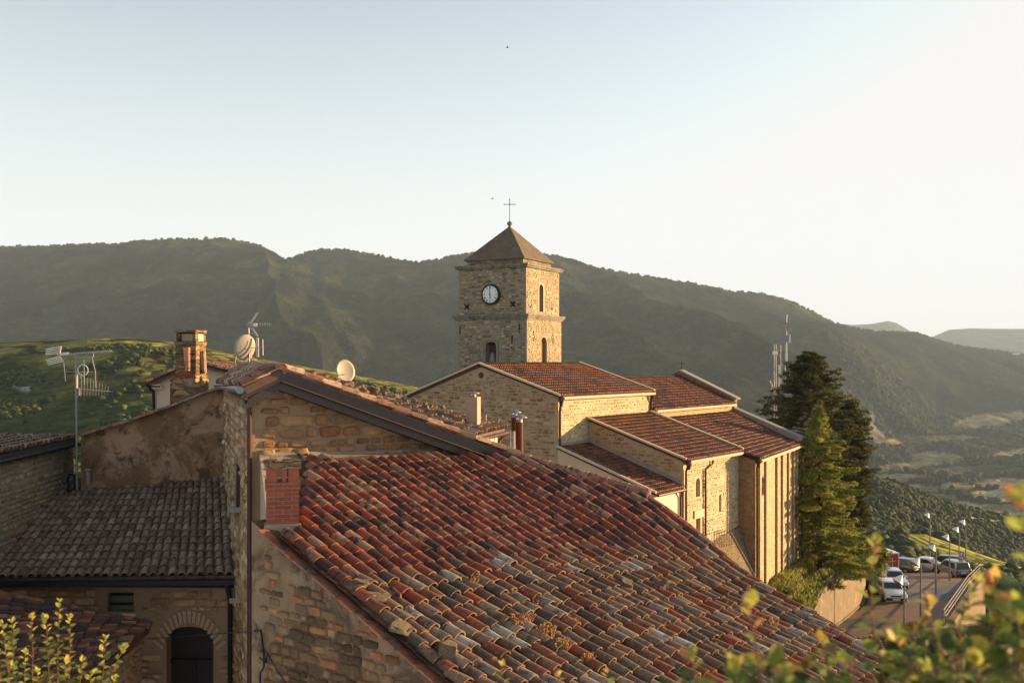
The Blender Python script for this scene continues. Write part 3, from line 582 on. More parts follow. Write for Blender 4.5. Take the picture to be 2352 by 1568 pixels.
# ------------------------------------------------------------------ near gable house (brown fascia)
gh = thing('gable_house', 'stone house with a broad brown metal fascia along its gable', 'house', (-4, 21, -11))
D30 = Vector((.866, .5, 0)); nF = Vector((.5, -.866, 0))
FC = Vector(((578-CX)/F*18.2, 18.2, 0)); bd = Vector((-.32, .947, 0)).normalized()
def FW(px, py, off=0): return hit(px, py, FC+nF*off, nF)
gA = FW(648, 890); gL = V3(FC, (HZ-925)/F*18.2); gR = FW(1150, 1075); gR2 = V3(gR+D30*.0, gR.z)
ZG = -11.0
side_len = 12.5
back = [p+bd*side_len for p in (gL, gA, gR)]
mb = MB(); mb.block([V3(gL, gL.z), V3(gR, gR.z), V3(back[2], gR.z), V3(back[0], gL.z-.12), ], ZG)
mb = MB(); mb.block([gL, gA, gR, back[2], back[1]-UP*.02, back[0]], ZG, [(0, 1, 4, 5), (1, 2, 3, 4)])
ho = build(mb, 'wall', M['near_mortar'], gh)
ncol_ = [(.31, .18, .095), (.37, .23, .125), (.26, .135, .07), (.35, .20, .11), (.30, .205, .125), (.25, .14, .08)]
pu = lambda p: (V3(p, 0)-V3(FC, 0)).dot(D30)
uA_, uR_ = pu(gA), pu(gR)
stonework(ho, gh, FC, D30, nF, .08, uR_, -3.2, gA.z, lambda u, z: z < (gL.z+(gA.z-gL.z)*u/uA_ if u < uA_ else gA.z+(gR.z-gA.z)*(u-uA_)/(uR_-uA_))-.04, (.10, .26), (1.1, 2.7), .05, ncol_, 61, joint=.012, skip=.02, k=11)
# left side skin, rough small stones
nS = Vector((-bd.y, bd.x, 0)); nS = nS if nS.x < 0 else -nS
mb = MB(); mb.block([gL+nS*.0-UP*.0, gL+nS*.04, gL+nS*.04+bd*side_len-UP*.02, gL+bd*side_len-UP*.02], ZG)
sk = build(mb, 'side_wall', M['side_stone'], gh)
exs = []
for (x0, x1, y0, y1) in ((541, 551.5, 1075, 1165),):
    ua, za0 = uz(x0, y1, gL+nS*.04, bd, nS); ub, zb0 = uz(x1, y0, gL+nS*.04, bd, nS); exs.append((min(ua, ub)-.05, max(ua, ub)+.05, min(za0, zb0)-.1, max(za0, zb0)+.05))
stonework(sk, gh, gL+nS*.04, bd, nS, .05, 8.5, -8.5, gL.z-.25, lambda u, z: True, (.08, .2), (1.3, 4.5), .03, [(.46, .33, .21), (.36, .23, .13), (.52, .39, .26), (.24, .14, .08), (.42, .30, .20)], 62, joint=.02, skip=.10, excl=exs, k=7)
cs = []
PS = gL+nS*.04
for (x0, x1, y0, y1) in ((541, 551.5, 1075, 1165), (546, 553, 1300, 1372)):
    a = hit(x0, y1, PS, nS); c = hit(x1, y1, PS, nS); tp = hit(x1, y0, PS, nS)
    m2 = MB(); m2.prism([p+nS*.2 for p in (a, c, V3(c, tp.z), V3(a, tp.z))], -nS*.5); cs.append(m2)
    m3 = MB(); m3.prism([p-nS*.02+bd*0 for p in (V3(a, a.z), V3(c, a.z), V3(c, tp.z), V3(a, tp.z))], -nS*.02)
    f_ = build(m3, 'window', M['dark'], gh)
    m4 = MB(); m4.box((a+c)/2+nS*.05-UP*.05, (c-a)/2*1.1, nS*.12, UP*.05); build(m4, 'sill', M['cement'], f_) if False else build(m4, 'window_sill', M['cement'], gh)
cut(sk, [cs[0]]); 
# roof: overhanging slab, fascia in two bands
Af = FW(646, 850, .45); Lf = FW(559, 893, .45); Rf = FW(1138, 1032, .45); Rf2 = Rf+(Rf-Af)*.12
mb = MB()
tB = .045
def band(mb, a, b_, h, off, th=.05):
    mb.prism([a+nF*off, b_+nF*off, b_+nF*off-UP*h, a+nF*off-UP*h], -nF*th)
band(mb, Lf, Af, .19, 0); band(mb, Af, Rf2, .19, 0); build(mb, 'fascia_upper', M['brown'], gh)
mb = MB(); band(mb, Lf-UP*.18+D30*.1, Af-UP*.18, .17, -.09, .36); band(mb, Af-UP*.18, Rf2-UP*.18, .17, -.09, .36); build(mb, 'fascia_lower', M['brown'], gh)
mb = MB(); mb.tube([Af-UP*.195+nF*.01, Rf2-UP*.195+nF*.01], .012, 6); build(mb, 'fascia_trim', plain_mat('bronze_trim', (.12, .07, .045), .4, .3), gh)
bk = 7.0
Ab = W(562, 842, 24.6); Lb = W(507, 880, 25.2)
tg = pick((.32, .15, .09), (.40, .24, .15), (.20, .12, .09), (.46, .32, .22), (.12, .08, .06))
roof('left_roof', (Af+UP*.01, Ab, Lb, Lf+UP*.01)[::1] if False else (Ab, Af+UP*.01, Lf+UP*.01, Lb), 30, 3, M['tile_grey'], tg, gh, seg=5, jit=.06, deck=.12)
Rb = Rf2+bd*8
roof('right_roof', (Af, Af+bd*8, Rf2+bd*8, Rf2), 30, 14, M['tile_grey'], tg, gh, seg=4, jit=.03, deck=.12)
mb = MB(); cset = [(.42, .22, .14), (.36, .17, .10), (.46, .28, .18)]
n_r = 18
for k in range(n_r):
    a = Af.lerp(Ab, k/n_r)+UP*.02; b_ = Af.lerp(Ab, (k+1.15)/n_r)+UP*.035; mb.tube([a, b_], .115, 10, random.choice(cset), .10)
build(mb, 'ridge_tiles', M['tile_grey'], gh)
mb = MB(); mb.tube([Lf+D30*-.06-UP*.02, W(548, 893, 18.6)*1.0, Lb-UP*.06+D30*-.1], .07, 8); build(mb, 'gutter', M['steel'], gh)
pt = FW(572, 930, .22); pt2 = FW(573, 980, .12)
mb = MB(); mb.tube([Lf+nF*-.1-UP*.14+D30*.0, FW(563, 915, .35), FW(570, 930, .14), FW(573, 950, .10), V3(FW(573, 950, .10), -10.5)], .042, 10)
for zz in (-2, -4, -6): mb.lathe(V3(FW(573, 950, .10), zz), UP, [(.05, 0), (.05, .05)], 10)
build(mb, 'downpipe', M['brownpipe'], gh)
# mortar fillet where the lower roof meets the gable wall (flat ledge)
# ------------------------------------------------------------------ foreground house with the big tile roof
L0 = Vector((-3.45, 14.6, 0)); hd = Vector((.762, -.648, 0)).normalized(); wd = Vector((.648, .762, 0)).normalized(); WT = 7.75; NC = 34
def zplane(x, y): return -7.2-.3135*x+.255*y
def smooth(t): t = max(0, min(1, t)); return t*t*(3-2*t)
def rs(wv, s):
    p = L0+wd*wv+hd*s; z = zplane(p.x, p.y)
    z += .36*smooth((wv-4.8)/2.9)*smooth((3.9-s)/2.6)
    z -= .05*math.sin(wv*1.1+.6)*smooth((s-1)/2)
    return Vector((p.x, p.y, z))
PW = WT/NC; RL = .25
def bsurf(i, j):
    wv = i*PW+ (.012*math.sin(j*1.3+i)); s = -2.3+j*RL
    e = .02; p = rs(wv, s); du = (rs(wv+e, s)-rs(wv-e, s)).normalized(); dn = (rs(wv, s+e)-rs(wv, s-e)).normalized(); nn = du.cross(dn)
    if nn.z < 0: nn = -nn
    return p+nn*.03, du, dn, nn.normalized()
def topx(y): return 0
def bclip(p, i, j):
    px = CX+p.x/p.y*F; py = HZ-p.z/p.y*F
    if py < 1214 and px < 604+ (py-1058)*.11: return False
    if 604 < px < 690 and py < 1207: return False
    if px < 1172: return py > 1054-(px-600)*.02
    if px < 1500: return py > 1046+(px-1172)*.325
    return True
def newold(p):
    q = p-L0; wv = q.dot(wd); s = q.dot(hd); return s > 1.2+wv/7.75*1.1
def newij(i, j): return -2.3+j*RL > 1.2+(i+.5)*PW/7.75*1.1+.12*math.sin(i*1.9)
c_new = [(.24, .062, .034), (.21, .055, .032), (.27, .08, .045), (.28, .13, .075), (.15, .05, .032), (.24, .07, .04), (.32, .18, .11), (.17, .052, .034), (.07, .03, .024)]
c_old = [(.27, .14, .08), (.24, .10, .058), (.29, .18, .11), (.19, .12, .08), (.27, .085, .045), (.21, .15, .10), (.17, .095, .062), (.28, .155, .095), (.33, .25, .19), (.30, .08, .04), (.12, .085, .065)]
random.seed(11)
def bc_(new):
    def f(i, j, p):
        c = random.choice(c_new if new else c_old); k = random.uniform(.68, 1.0)
        if not new and random.random() < .03: c = (.42, .37, .33)
        return tuple(x*k for x in c)
    return f
bh = thing('tiled_house', 'foreground stone house under a broad red and brown barrel-tile roof', 'house', (0, 13, -11))
mb = MB(); tiles(mb, bsurf, NC, 46, PW, RL, bc_(True), 8, .05, lambda p, i, j: bclip(p, i, j) and not newij(i, j), nose=(.60, .23, .085), rim=.013, taper=.90, step=.008)
build(mb, 'upper_roof_tiles', M['tile_new'], bh, recalc=False)
mb = MB()
def jsurf(i, j):
    p, a, b_, c = bsurf(i, j); return p+c*(.012*math.sin(i*2.1+j*.7)), a, b_, c
tiles(mb, jsurf, NC, 46, PW, RL, bc_(False), 8, .19, lambda p, i, j: bclip(p, i, j) and newij(i, j), nose=(.38, .25, .14), rim=.02)
build(mb, 'lower_roof_tiles', M['tile_old'], bh, recalc=False)
# deck under the tiles
mb = MB(); g = {}
for a in range(0, 18):
    for b_ in range(0, 30):
        wv = a/17*WT; s = -2.25+b_*.36; p = rs(wv, s); g[a, b_] = p
vs_ = []; fs_ = []
keys = {}
for a in range(17):
    for b_ in range(29):
        q = [g[a, b_], g[a+1, b_], g[a+1, b_+1], g[a, b_+1]]; m_ = sum(q, Vector())/4
        px = CX+m_.x/m_.y*F; py = HZ-m_.z/m_.y*F
        if py < 1216 and px < 700: continue
        if px < 1172 and py < 1052: continue
        if 1172 <= px < 1500 and py < 1052+(px-1172)*.325: continue
        mb.add([v-UP*.03 for v in q]+[v-UP*.16 for v in q], [(0, 1, 2, 3), (7, 6, 5, 4), (0, 4, 5, 1), (2, 6, 7, 3), (1, 5, 6, 2), (3, 7, 4, 0)])
build(mb, 'roof_deck', M['wood'], bh)
# verge wall (left) : vertical plane below the left verge
top = []
for s in np.linspace(-.44, 9.0, 24):
    p = rs(0, s); top.append(p-UP*(.10))
mb = MB(); bot = [V3(p, -11) for p in top]; m_ = len(top)
P_ = top+bot+[p+wd*.45 for p in top]+[p+wd*.45 for p in bot]
fs_ = []
for i in range(m_-1): fs_ += [(i, i+1, m_+i+1, m_+i), (2*m_+i, 3*m_+i, 3*m_+i+1, 2*m_+i+1), (i, 2*m_+i, 2*m_+i+1, i+1)]
fs_ += [(0, m_, 3*m_, 2*m_), (m_-1, 2*m_+m_-1, 3*m_+m_-1, m_+m_-1)]
mb.add(P_, fs_); gwo = build(mb, 'gable_wall', M['verge_mortar'], bh)
vcol = [(.25, .15, .085), (.19, .115, .065), (.30, .19, .11), (.14, .09, .055), (.30, .14, .075), (.22, .15, .10), (.11, .07, .045)]
def vin(u, z):
    top_ = rs(0, u).z-.12-(.20+.12*math.sin(u*2.3)+.1*math.sin(u*5.1)); return z < top_
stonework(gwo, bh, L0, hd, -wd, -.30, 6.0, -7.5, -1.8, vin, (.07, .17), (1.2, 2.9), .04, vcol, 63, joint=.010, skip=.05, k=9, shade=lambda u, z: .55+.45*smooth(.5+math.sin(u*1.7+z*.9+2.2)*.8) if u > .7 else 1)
# thin row of projecting verge slabs
mb = MB()
for k in range(34):
    s = -.1+k*.29
    for lv in (0, 1): 
        a = rs(-.06+lv*.03, s); b_ = rs(-.06+lv*.03, s+.30); mb.beam(a-UP*(.045+.03*lv)+hd*random.uniform(-.02, .02), b_-UP*(.05+.03*lv), .16, .022, col=random.choice([(.42, .16, .09), (.34, .12, .07), (.30, .14, .09)]))
build(mb, 'verge_slabs', M['tile_old'], bh)
mb = MB()
for k in range(36):
    s = 1.4+k*.30; a = rs(WT+.08, s); b_ = rs(WT+.08, s+.31); mb.beam(a-UP*.02, b_-UP*.02, .2, .03, col=random.choice([(.44, .13, .07), (.38, .11, .06)]))
for k in range(5):
    s = 1.30+k*.30; a = rs(WT+.14, s); b_ = rs(WT+.14, s+.34); mb.beam(a-UP*.02, b_-UP*.02, .24, .035, col=(.44, .13, .07))
build(mb, 'verge_slabs', M['tile_old'], bh)
# right-hand and eave walls below the roof, mostly hidden
mb = MB(); tr = [rs(WT-.05, s)-UP*.18 for s in np.linspace(-.3, 8.6, 12)]
for a, b_ in zip(tr[:-1], tr[1:]): mb.add([a, b_, V3(b_, -13), V3(a, -13), a-wd*.4, b_-wd*.4, V3(b_-wd*.4, -13), V3(a-wd*.4, -13)], [(0, 1, 2, 3), (4, 7, 6, 5), (0, 4, 5, 1)])
build(mb, 'far_gable_wall', M['verge_stone'], bh)
# mortar ledge between wall and tiles
mA = W(596, 1060, 17.3); mB_ = W(1176, 1046, 20.7); wA = FW(596, 1046, .02); wB_ = FW(1180, 1036, .02)
mb = MB(); seg = 24
for k in range(seg):
    a0 = mA.lerp(mB_, k/seg); a1 = mA.lerp(mB_, (k+1)/seg); c0 = wA.lerp(wB_, k/seg); c1 = wA.lerp(wB_, (k+1)/seg)
    j0 = UP*.012*math.sin(k*1.7); j1 = UP*.012*math.sin((k+1)*1.7)
    mb.add([a0+j0, a1+j1, c1, c0, a0-UP*.35, a1-UP*.35], [(0, 1, 2, 3), (0, 4, 5, 1)])
build(mb, 'mortar_ledge', M['mortar'], bh)
mb = MB()
for k in range(seg):
    c0 = wA.lerp(wB_, k/seg); c1 = wA.lerp(wB_, (k+1)/seg); mb.add([c0-UP*.02+nF*.03, c1-UP*.02+nF*.03, c1+UP*.05+nF*.015, c0+UP*.05+nF*.015, c0+UP*.06, c1+UP*.06], [(0, 1, 2, 3), (3, 2, 5, 4)])
build(mb, 'cement_flashing', M['cement'], bh)
mb = MB(); a = W(598, 1060, 17.3); b_ = W(614, 1212, 14.75)
for k in range(10):
    p0 = a.lerp(b_, k/10); p1 = a.lerp(b_, (k+1)/10); mb.add([p0+UP*.07, p1+UP*.07, p1+UP*.07+wd*.16, p0+UP*.07+wd*.16, V3(p0, p0.z-1.5), V3(p1, p1.z-1.5), p1-UP*.1+wd*.2, p0-UP*.1+wd*.2], [(0, 1, 2, 3), (0, 4, 5, 1), (3, 2, 6, 7)])
build(mb, 'mortar_kerb', M['mortar'], bh)
# ridge: big half-round tiles bedded in mortar
ra = W(1172, 1047, 20.75); rb = W(1488, 1137, 19.72)
mb = MB(); mm = MB()
for k in range(7):
    p0 = ra.lerp(rb, k/7); p1 = ra.lerp(rb, (k+1.06)/7)
    mb.tube([p0+UP*.02, p1-UP*.0], .115, 12, random.choice([(.36, .15, .09), (.30, .14, .09), (.42, .22, .14)]), .13)
    mm.tube([ra.lerp(rb, (k+.985)/7), ra.lerp(rb, (k+1.04)/7)], .142, 12)
build(mb, 'ridge_tiles', M['tile_new'], bh)
hv = hd*.30
for k in range(16):
    p0 = ra.lerp(rb, k/16); p1 = ra.lerp(rb, (k+1)/16); j = random.uniform(.1, .3); 
    mm.add([p0+hd*.02+UP*.03, p1+hd*.02+UP*.03, p1+hd*(.28)-UP*.14, p0+hd*(.28)-UP*.14, p0-UP*.3-hd*.1, p1-UP*.3-hd*.1, p0-hd*.1+UP*.02, p1-hd*.1+UP*.02], [(0, 1, 2, 3), (6, 7, 1, 0), (4, 5, 7, 6)])
build(mm, 'ridge_mortar', M['mortar'], bh)
# two black cables coming out of the wall
for x0, x1, x2 in ((684, 694, 700), (700, 716, 724)):
    a = FW(x0, 1044, .02); c = W(x2, 1092 if x0 < 690 else 1084, 16.9)
    mb = MB(); mb.tube([a, a+nF*.12+UP*.02, a.lerp(c, .45)+UP*.05, c.lerp(a, .2), c], .018, 6)
    o = build(mb, 'cable', M['black']); tag(o, 'black bent cable above the tiles, the one %s the brick chimney' % ('nearer to' if x0 < 690 else 'farther from'), 'cable', 'cables above the brick chimney')
# ------------------------------------------------------------------ brick chimney
bx0 = W(610, 1205, 14.75); d_ = 14.75
cw = .23; cxp = W(648.5, 1205, d_+.24); rx = Vector((.97, .24, 0)).normalized(); ry = Vector((-.24, .97, 0)).normalized()
zz = lambda y: (HZ-y)/F*d_
bch = thing('brick_chimney', 'small red brick chimney with a stone slab cap on the big tile roof', 'chimney', V3(cxp, zz(1210)))
mb = MB(); mb.box(V3(cxp, (zz(1203)+zz(1126))/2-.0), rx*cw, ry*cw, UP*(zz(1126)-zz(1203))/2); mb.box(V3(cxp, (zz(1126)+zz(1107))/2), rx*(cw+.018), ry*(cw+.018), UP*(zz(1107)-zz(1126))/2); build(mb, 'shaft', M['brick'], bch)
mb = MB(); zc_ = (zz(1107)+zz(1076))/2; hh = (zz(1076)-zz(1107))/2
tc_ = M['brick']
terra = plain_mat('terracotta', (.34, .085, .04), .7, 0, .25, 8)
for sx, sy, hw1, hw2 in ((-1, -1, .075, .06), (1, -1, .075, .06), (-1, 1, .08, .06), (1, 1, .08, .06)):
    mb = MB(); mb.box(V3(cxp+rx*sx*(cw-hw1)+ry*sy*(cw-hw2), zc_), rx*hw1, ry*hw2, UP*hh); build(mb, 'vent_post', terra, bch)
mb = MB(); mb.box(V3(cxp+rx*.02-ry*(cw-.055), zc_), rx*.03, ry*.05, UP*hh); build(mb, 'vent_post', terra, bch)
mb = MB(); mb.box(V3(cxp, zz(1107)+.02), rx*.1, ry*.1, UP*.02); build(mb, 'vent_floor', M['cement'], bch)
mb = MB(); random.seed(3)
mb.box(V3(cxp, zz(1070)), rx*(cw+.03), ry*(cw+.03), UP*.035)
for k in range(14): mb.box(V3(cxp+rx*random.uniform(-.22, .22)+ry*random.uniform(-.2, .2), zz(1064)+random.uniform(-.01, .012)), rx*random.uniform(.03, .08), ry*random.uniform(.03, .08), UP*.018)
build(mb, 'cap_slab', M['chim_stone'], bch)
mb = MB(); mb.box(V3(cxp, zz(1210)-.03), rx*(cw+.03), ry*(cw+.05), UP*.06); mb.box(V3(cxp, zz(1250)-.0), rx*(cw), ry*(cw), UP*.3); build(mb, 'mortar_base', M['mortar'], bch)
# ------------------------------------------------------------------ courtyard building
cb = thing('courtyard_building', 'low stone building with a weathered grey-brown tile roof and an arched doorway in the shade', 'building', (-9, 23, -11))
cTL, cTR, cBR, cBL = W(120, 1105, 27.2), W(532, 1100, 26.4), W(560, 1322, 21.7), W(-90, 1330, 21.9)
tw = pick((.29, .20, .14), (.33, .24, .175), (.26, .185, .135), (.37, .285, .21), (.28, .205, .155), (.20, .145, .11))
random.seed(5)
roof('roof', (cTL, cTR, cBR, cBL), 30, 15, M['tile_grey'], tw, cb, seg=8, jit=.05, deck=.12)
e = (cBR-cBL).normalized(); e.z = 0; e.normalize(); nC = Vector((e.y, -e.x, 0)); 
if nC.y > 0: nC = -nC
w0 = cBL-nC*.28-e*2; w1_ = cBR-nC*.28-e*.02; wt = -4.86
mb = MB(); mb.block([V3(w0, wt), V3(w1_, wt), V3(w1_-nC*.6, wt+.1), V3(w0-nC*.6, wt+.1)], -11.5); wo = build(mb, 'front_wall', plaster_mat('court_mortar', (.22, .14, .08), (.29, .19, .11), 2.5, .02), cb)
ct = []
ow = opening(247, 307, 1360, 1404, w1_, nC, ct, arch=False, depth=.3)
od = opening(382, 490, 1438, 1700, w1_, nC, ct, arch=.22, depth=.4)
cut(wo, ct)
exc = []
for op, m_ in ((ow, .06), (od, .06)):
    uc = (V3(op[0], 0)-V3(w1_, 0)).dot(-e); exc.append((uc-op[2]/2-m_, uc+op[2]/2+m_, op[3]-.1, op[4]+m_))
uc = (V3(od[0], 0)-V3(w1_, 0)).dot(-e); exc.append((uc-.80, uc+.80, od[4]-.45, od[4]+.32))
stonework(wo, cb, w1_, -e, nC, .04, 9.5, -11, wt-.05, lambda u, z: True, (.09, .2), (1.3, 3.2), .05, [(.38, .25, .15), (.32, .19, .105), (.45, .31, .19), (.26, .15, .085)], 64, joint=.012, skip=.05, excl=exc, k=8)
pw = pane('window', ow, nC, plain_mat('window_glass', (.20, .19, .17), .4), cb, arch=False, dep=.2)
ctr, t, w, z0, zt_ = ow
mb = MB()
for a_, b__, s_ in ((0, z0+.12, 1), ): mb.box((ctr[0]-nC.x*.16, ctr[1]-nC.y*.16, z0+.14), t*w/2, nC*.02, UP*.02)
mb.box((ctr[0]-t.x*(w/2-.03)-nC.x*.17, ctr[1]-t.y*(w/2-.03)-nC.y*.17, (z0+zt_)/2), t*.03, nC*.02, UP*(zt_-z0)/2); mb.box((ctr[0]-nC.x*.17, ctr[1]-nC.y*.17, zt_-.05), t*w/2, nC*.02, UP*.05); build(mb, 'window_frame', M['black'], cb)
mb = MB(); mb.box((ctr[0]+nC.x*.05, ctr[1]+nC.y*.05, z0-.04), t*(w/2+.08), nC*.08, UP*.03); build(mb, 'window_sill', M['trim'], cb)
pane('door', od, nC, plain_mat('dark_door', (.025, .02, .018), .4), cb, arch=.22, dep=.3)
ctr, t, w, z0, zt_ = od; mb = MB(); mb.box((ctr[0]-nC.x*.28, ctr[1]-nC.y*.28, zt_-.82), t*w/2, nC*.03, UP*.04); mb.box((ctr[0]-nC.x*.28, ctr[1]-nC.y*.28, zt_-1.6), t*.04, nC*.03, UP*.8); build(mb, 'door_frame', M['black'], cb)
mb = MB(); nv = 17; Rr = 1.15; czv = zt_-Rr+.08
for k in range(nv):
    a = math.pi*(.18+.64*k/(nv-1)); c = Vector((ctr[0], ctr[1], czv))+t*(math.cos(a)*-1)*(Rr+.14)*.62*1.0+UP*math.sin(a)*(Rr+.14)
    d = (t*-math.cos(a)*.75+UP*math.sin(a)).normalized(); s_ = d.cross(nC).normalized(); mb.box(c+nC*.012, d*.13, s_*.035, nC*.02)
build(mb, 'arch_stones', plaster_mat('arch_stone', (.30, .20, .12), (.42, .30, .19), 6, .02), cb)
mb = MB(); mb.tube([V3(cBL+nC*.06, cBL.z-.1), V3(cBR+nC*.06-e*.05, cBR.z-.12)], .07, 8); build(mb, 'gutter', M['black'], cb)
gp = hit(528, 1380, w1_+nC*.08, nC)
mb = MB(); mb.tube([hit(521, 1338, w1_+nC*.3, nC), hit(523, 1352, w1_+nC*.14, nC), gp, V3(gp, -11)], .05, 8); build(mb, 'downpipe', M['black'], cb)
mb = MB(); mb.beam(cTL+UP*.05+Vector((0, .02, 0)), cTR+UP*.05+Vector((0, .02, 0)), .25, .12); build(mb, 'top_mortar', M['cement'], cb)
mb = MB(); a = W(560, 1320, 21.75); b_ = W(534, 1100, 26.3); mb.beam(a, b_, .18, .16); build(mb, 'side_mortar', M['cement'], cb)
# ------------------------------------------------------------------ rough plastered house behind it
ph = thing('plastered_house', 'house with a stained rough plaster wall sloping up towards the stone chimney', 'house', (-10, 29, -9))
nP = Vector((0.03, -1, 0)).normalized(); P0 = Vector((-7.2, 26.35, 0))
def PP(x, y, off=0): return hit(x, y, P0+nP*off, nP)
pts = [PP(186, 1002), PP(300, 968), PP(400, 932), PP(470, 905), PP(530, 886)]
mb = MB(); base = [V3(p, -9) for p in pts]
mb.prism([V3(pts[0], -9)]+pts+[V3(pts[-1], -9)], Vector((-.6, 2.2, 0))); build(mb, 'wall', M['plaster'], ph)
mb = MB(); random.seed(9)
for k in range(26):
    x = 186+k*13.3; x2 = x+14.5
    def yy(x):
        xs = (186, 300, 400, 470, 530); ys = (1002, 968, 932, 905, 886)
        return float(np.interp(x, xs, ys))
    for r_ in range(6):
        o_ = Vector((-.08, .36, 0))*r_
        a = PP(x, yy(x)-2-random.uniform(0, 1.5), .06)+o_; b_ = PP(x2, yy(x2)-2-random.uniform(0, 1.5), .06)+o_
        mb.beam(a, b_, .4, .05, col=random.choice([(.42, .17, .10), (.34, .17, .11), (.30, .24, .19), (.46, .26, .17), (.22, .15, .11)]))
build(mb, 'roof_slabs', M['tile_old'], ph)
mb = MB(); a = PP(527, 1016); mb.tube([hit(511, 1014, a+Vector((0, -.6, 0)), (0, -1, 0)), hit(528, 1017, a+Vector((0, -.6, 0)), (0, -1, 0))], .05, 10); o = build(mb, 'wall_pipe_stub', M['white']); tag(o, 'short white pipe stub jutting from the stone side wall above the plaster', 'pipe')
mb = MB(); p = W(201.5, 1103, 26.1); mb.lathe(p-UP*.1, UP, [(.065, 0), (.065, .33), (.05, .33), (.05, .35), (.11, .36), (.02, .41)], 12); o = build(mb, 'vent_pipe', M['cement']); tag(o, 'small grey capped vent pipe at the foot of the plaster wall', 'vent pipe')
mb = MB(); mb.tube([W(158, 1130, 26), W(156, 1100, 26.1), W(160, 1088, 26.2), W(170, 1090, 26.2), W(172, 1100, 26.2), W(172, 1122, 26)], .035, 7)
o = build(mb, 'looped_pipe', M['black']); tag(o, 'black bent pipe beside the foot of the antenna mast', 'pipe')
# ------------------------------------------------------------------ far-left building
fl = thing('left_stone_house', 'grey rubble stone house with a mossy tile roof cut off by the left edge', 'house', (-13, 24, -9))
q1 = W(174, 1018, 27.3); q2 = W(-60, 1058, 21.0); ev = (q2-q1); ev.z = 0; ev.normalize(); nE = Vector((-ev.y, ev.x, 0)); nE = nE if nE.x > 0 else -nE
zt_ = -2.25
mb = MB(); a = V3(q1-nE*.15-ev*.3, zt_); b_ = V3(q2-nE*.15+ev*4, zt_); mb.block([a, b_, b_-nE*4, a-nE*4], -9); flo = build(mb, 'wall', plaster_mat('grey_mortar', (.25, .22, .17), (.33, .29, .22), 2.5, .02), fl)
stonework(flo, fl, V3(a, 0), -ev if False else (b_-a), nE, .05, 11.5, -6.5, zt_-.08, lambda u, z: True, (.09, .2), (1.2, 3.0), .03, [(.34, .29, .21), (.28, .24, .18), (.40, .35, .26), (.34, .22, .12), (.22, .20, .17), (.30, .27, .21)], 65, joint=.018, skip=.04, k=8)
mb = MB(); mb.tube([V3(q1+nE*.05-ev*.1, -2.2), V3(q2+nE*.05+ev*4, -2.14)], .06, 8); build(mb, 'gutter', M['black'], fl)
tl = pick((.16, .13, .11), (.22, .14, .10), (.10, .09, .08), (.28, .24, .21), (.30, .13, .08), (.14, .12, .11))
a = V3(q1+nE*.05, -2.05); b_ = V3(q2+nE*.05+ev*3, -2.02)
roof('roof', (V3(b_-nE*3.2, -1.86)-UP*.12, V3(a-nE*3.2-ev*.2, -1.9)-UP*.12, a, b_), 42, 9, M['tile_grey'], tl, fl, seg=5, jit=.12, deck=.1)
mb = MB(); c0 = V3(b_-nE*3.2, -1.95); c1 = V3(a-nE*3.2-ev*.2, -1.98)
for k in range(24): mb.tube([c0.lerp(c1, k/24), c0.lerp(c1, (k+1.1)/24)], .10, 8, random.choice([(.3, .28, .26), (.2, .17, .15), (.36, .33, .3)]), .085)
build(mb, 'ridge_tiles', M['tile_grey'], fl)
# ------------------------------------------------------------------ small low roof at lower left
lr = thing('outhouse', 'low outhouse with a ragged dark red tile roof in the lower left corner', 'outhouse', (-9, 18, -11))
sTL, sTR, sBR, sBL = W(-110, 1352, 19.0), W(345, 1440, 19.6), W(232, 1530, 17.2), W(-150, 1650, 15.5)
td = pick((.24, .085, .05), (.17, .06, .04), (.08, .05, .04), (.30, .13, .08), (.06, .045, .04))
roof('roof', (sBL, sTL, sTR, sBR), 20, 14, M['tile_grey'], td, lr, seg=5, jit=.14, deck=.12)
mb = MB(); ins = Vector((-.2, .1, -.3)); mb.block([sBR+ins, sTR+ins, sTL+ins, sBL+ins], -11); build(mb, 'wall', M['court_stone'], lr)
mb = MB()
for k in range(22):
    p0 = sTL.lerp(sTR, k/22); p1 = sTL.lerp(sTR, (k+1.1)/22); mb.tube([p0+UP*.05, p1+UP*.04], .10, 8, td(0, 0, p0), .085)
build(mb, 'ridge_tiles', M['tile_grey'], lr)
mb = MB(); a = hit(1000, 1, Vector((0, 1, 0)), (0, 1, 0)); 
p_ = [W(588, 1448, 14.9)*1.0, W(520, 1455, 17), W(330, 1462, 19.5)]
p_ = [W(596, 1445, 14.8), W(560, 1450, 15.5), W(480, 1456, 17.3), W(400, 1462, 19.2), W(335, 1466, 20.8)]
mb.tube(p_, .008, 5); o = build(mb, 'overhead_cable', M['black']); tag(o, 'thin black cable strung across in front of the arched doorway', 'cable')
mb = MB(); mb.tube([W(585, 1448, 14.8), W(599, 1446, 14.6), W(606, 1500, 14.5), W(606, 1530, 14.45), W(598, 1545, 14.5), W(597, 1600, 14.5)], .016, 6); mb.tube([W(607, 1488, 14.45), W(640, 1545, 14.0), W(675, 1590, 13.5)], .009, 5)
for k in range(6): mb.tube([W(606, 1505, 14.5)+Vector((random.uniform(-.06, .06), -.02, random.uniform(-.1, .1))) for _ in range(3)], .008, 5)
o = build(mb, 'cable_bundle', M['black']); tag(o, 'knotted bundle of black cables hanging on the foreground stone wall', 'cable')

join_all()
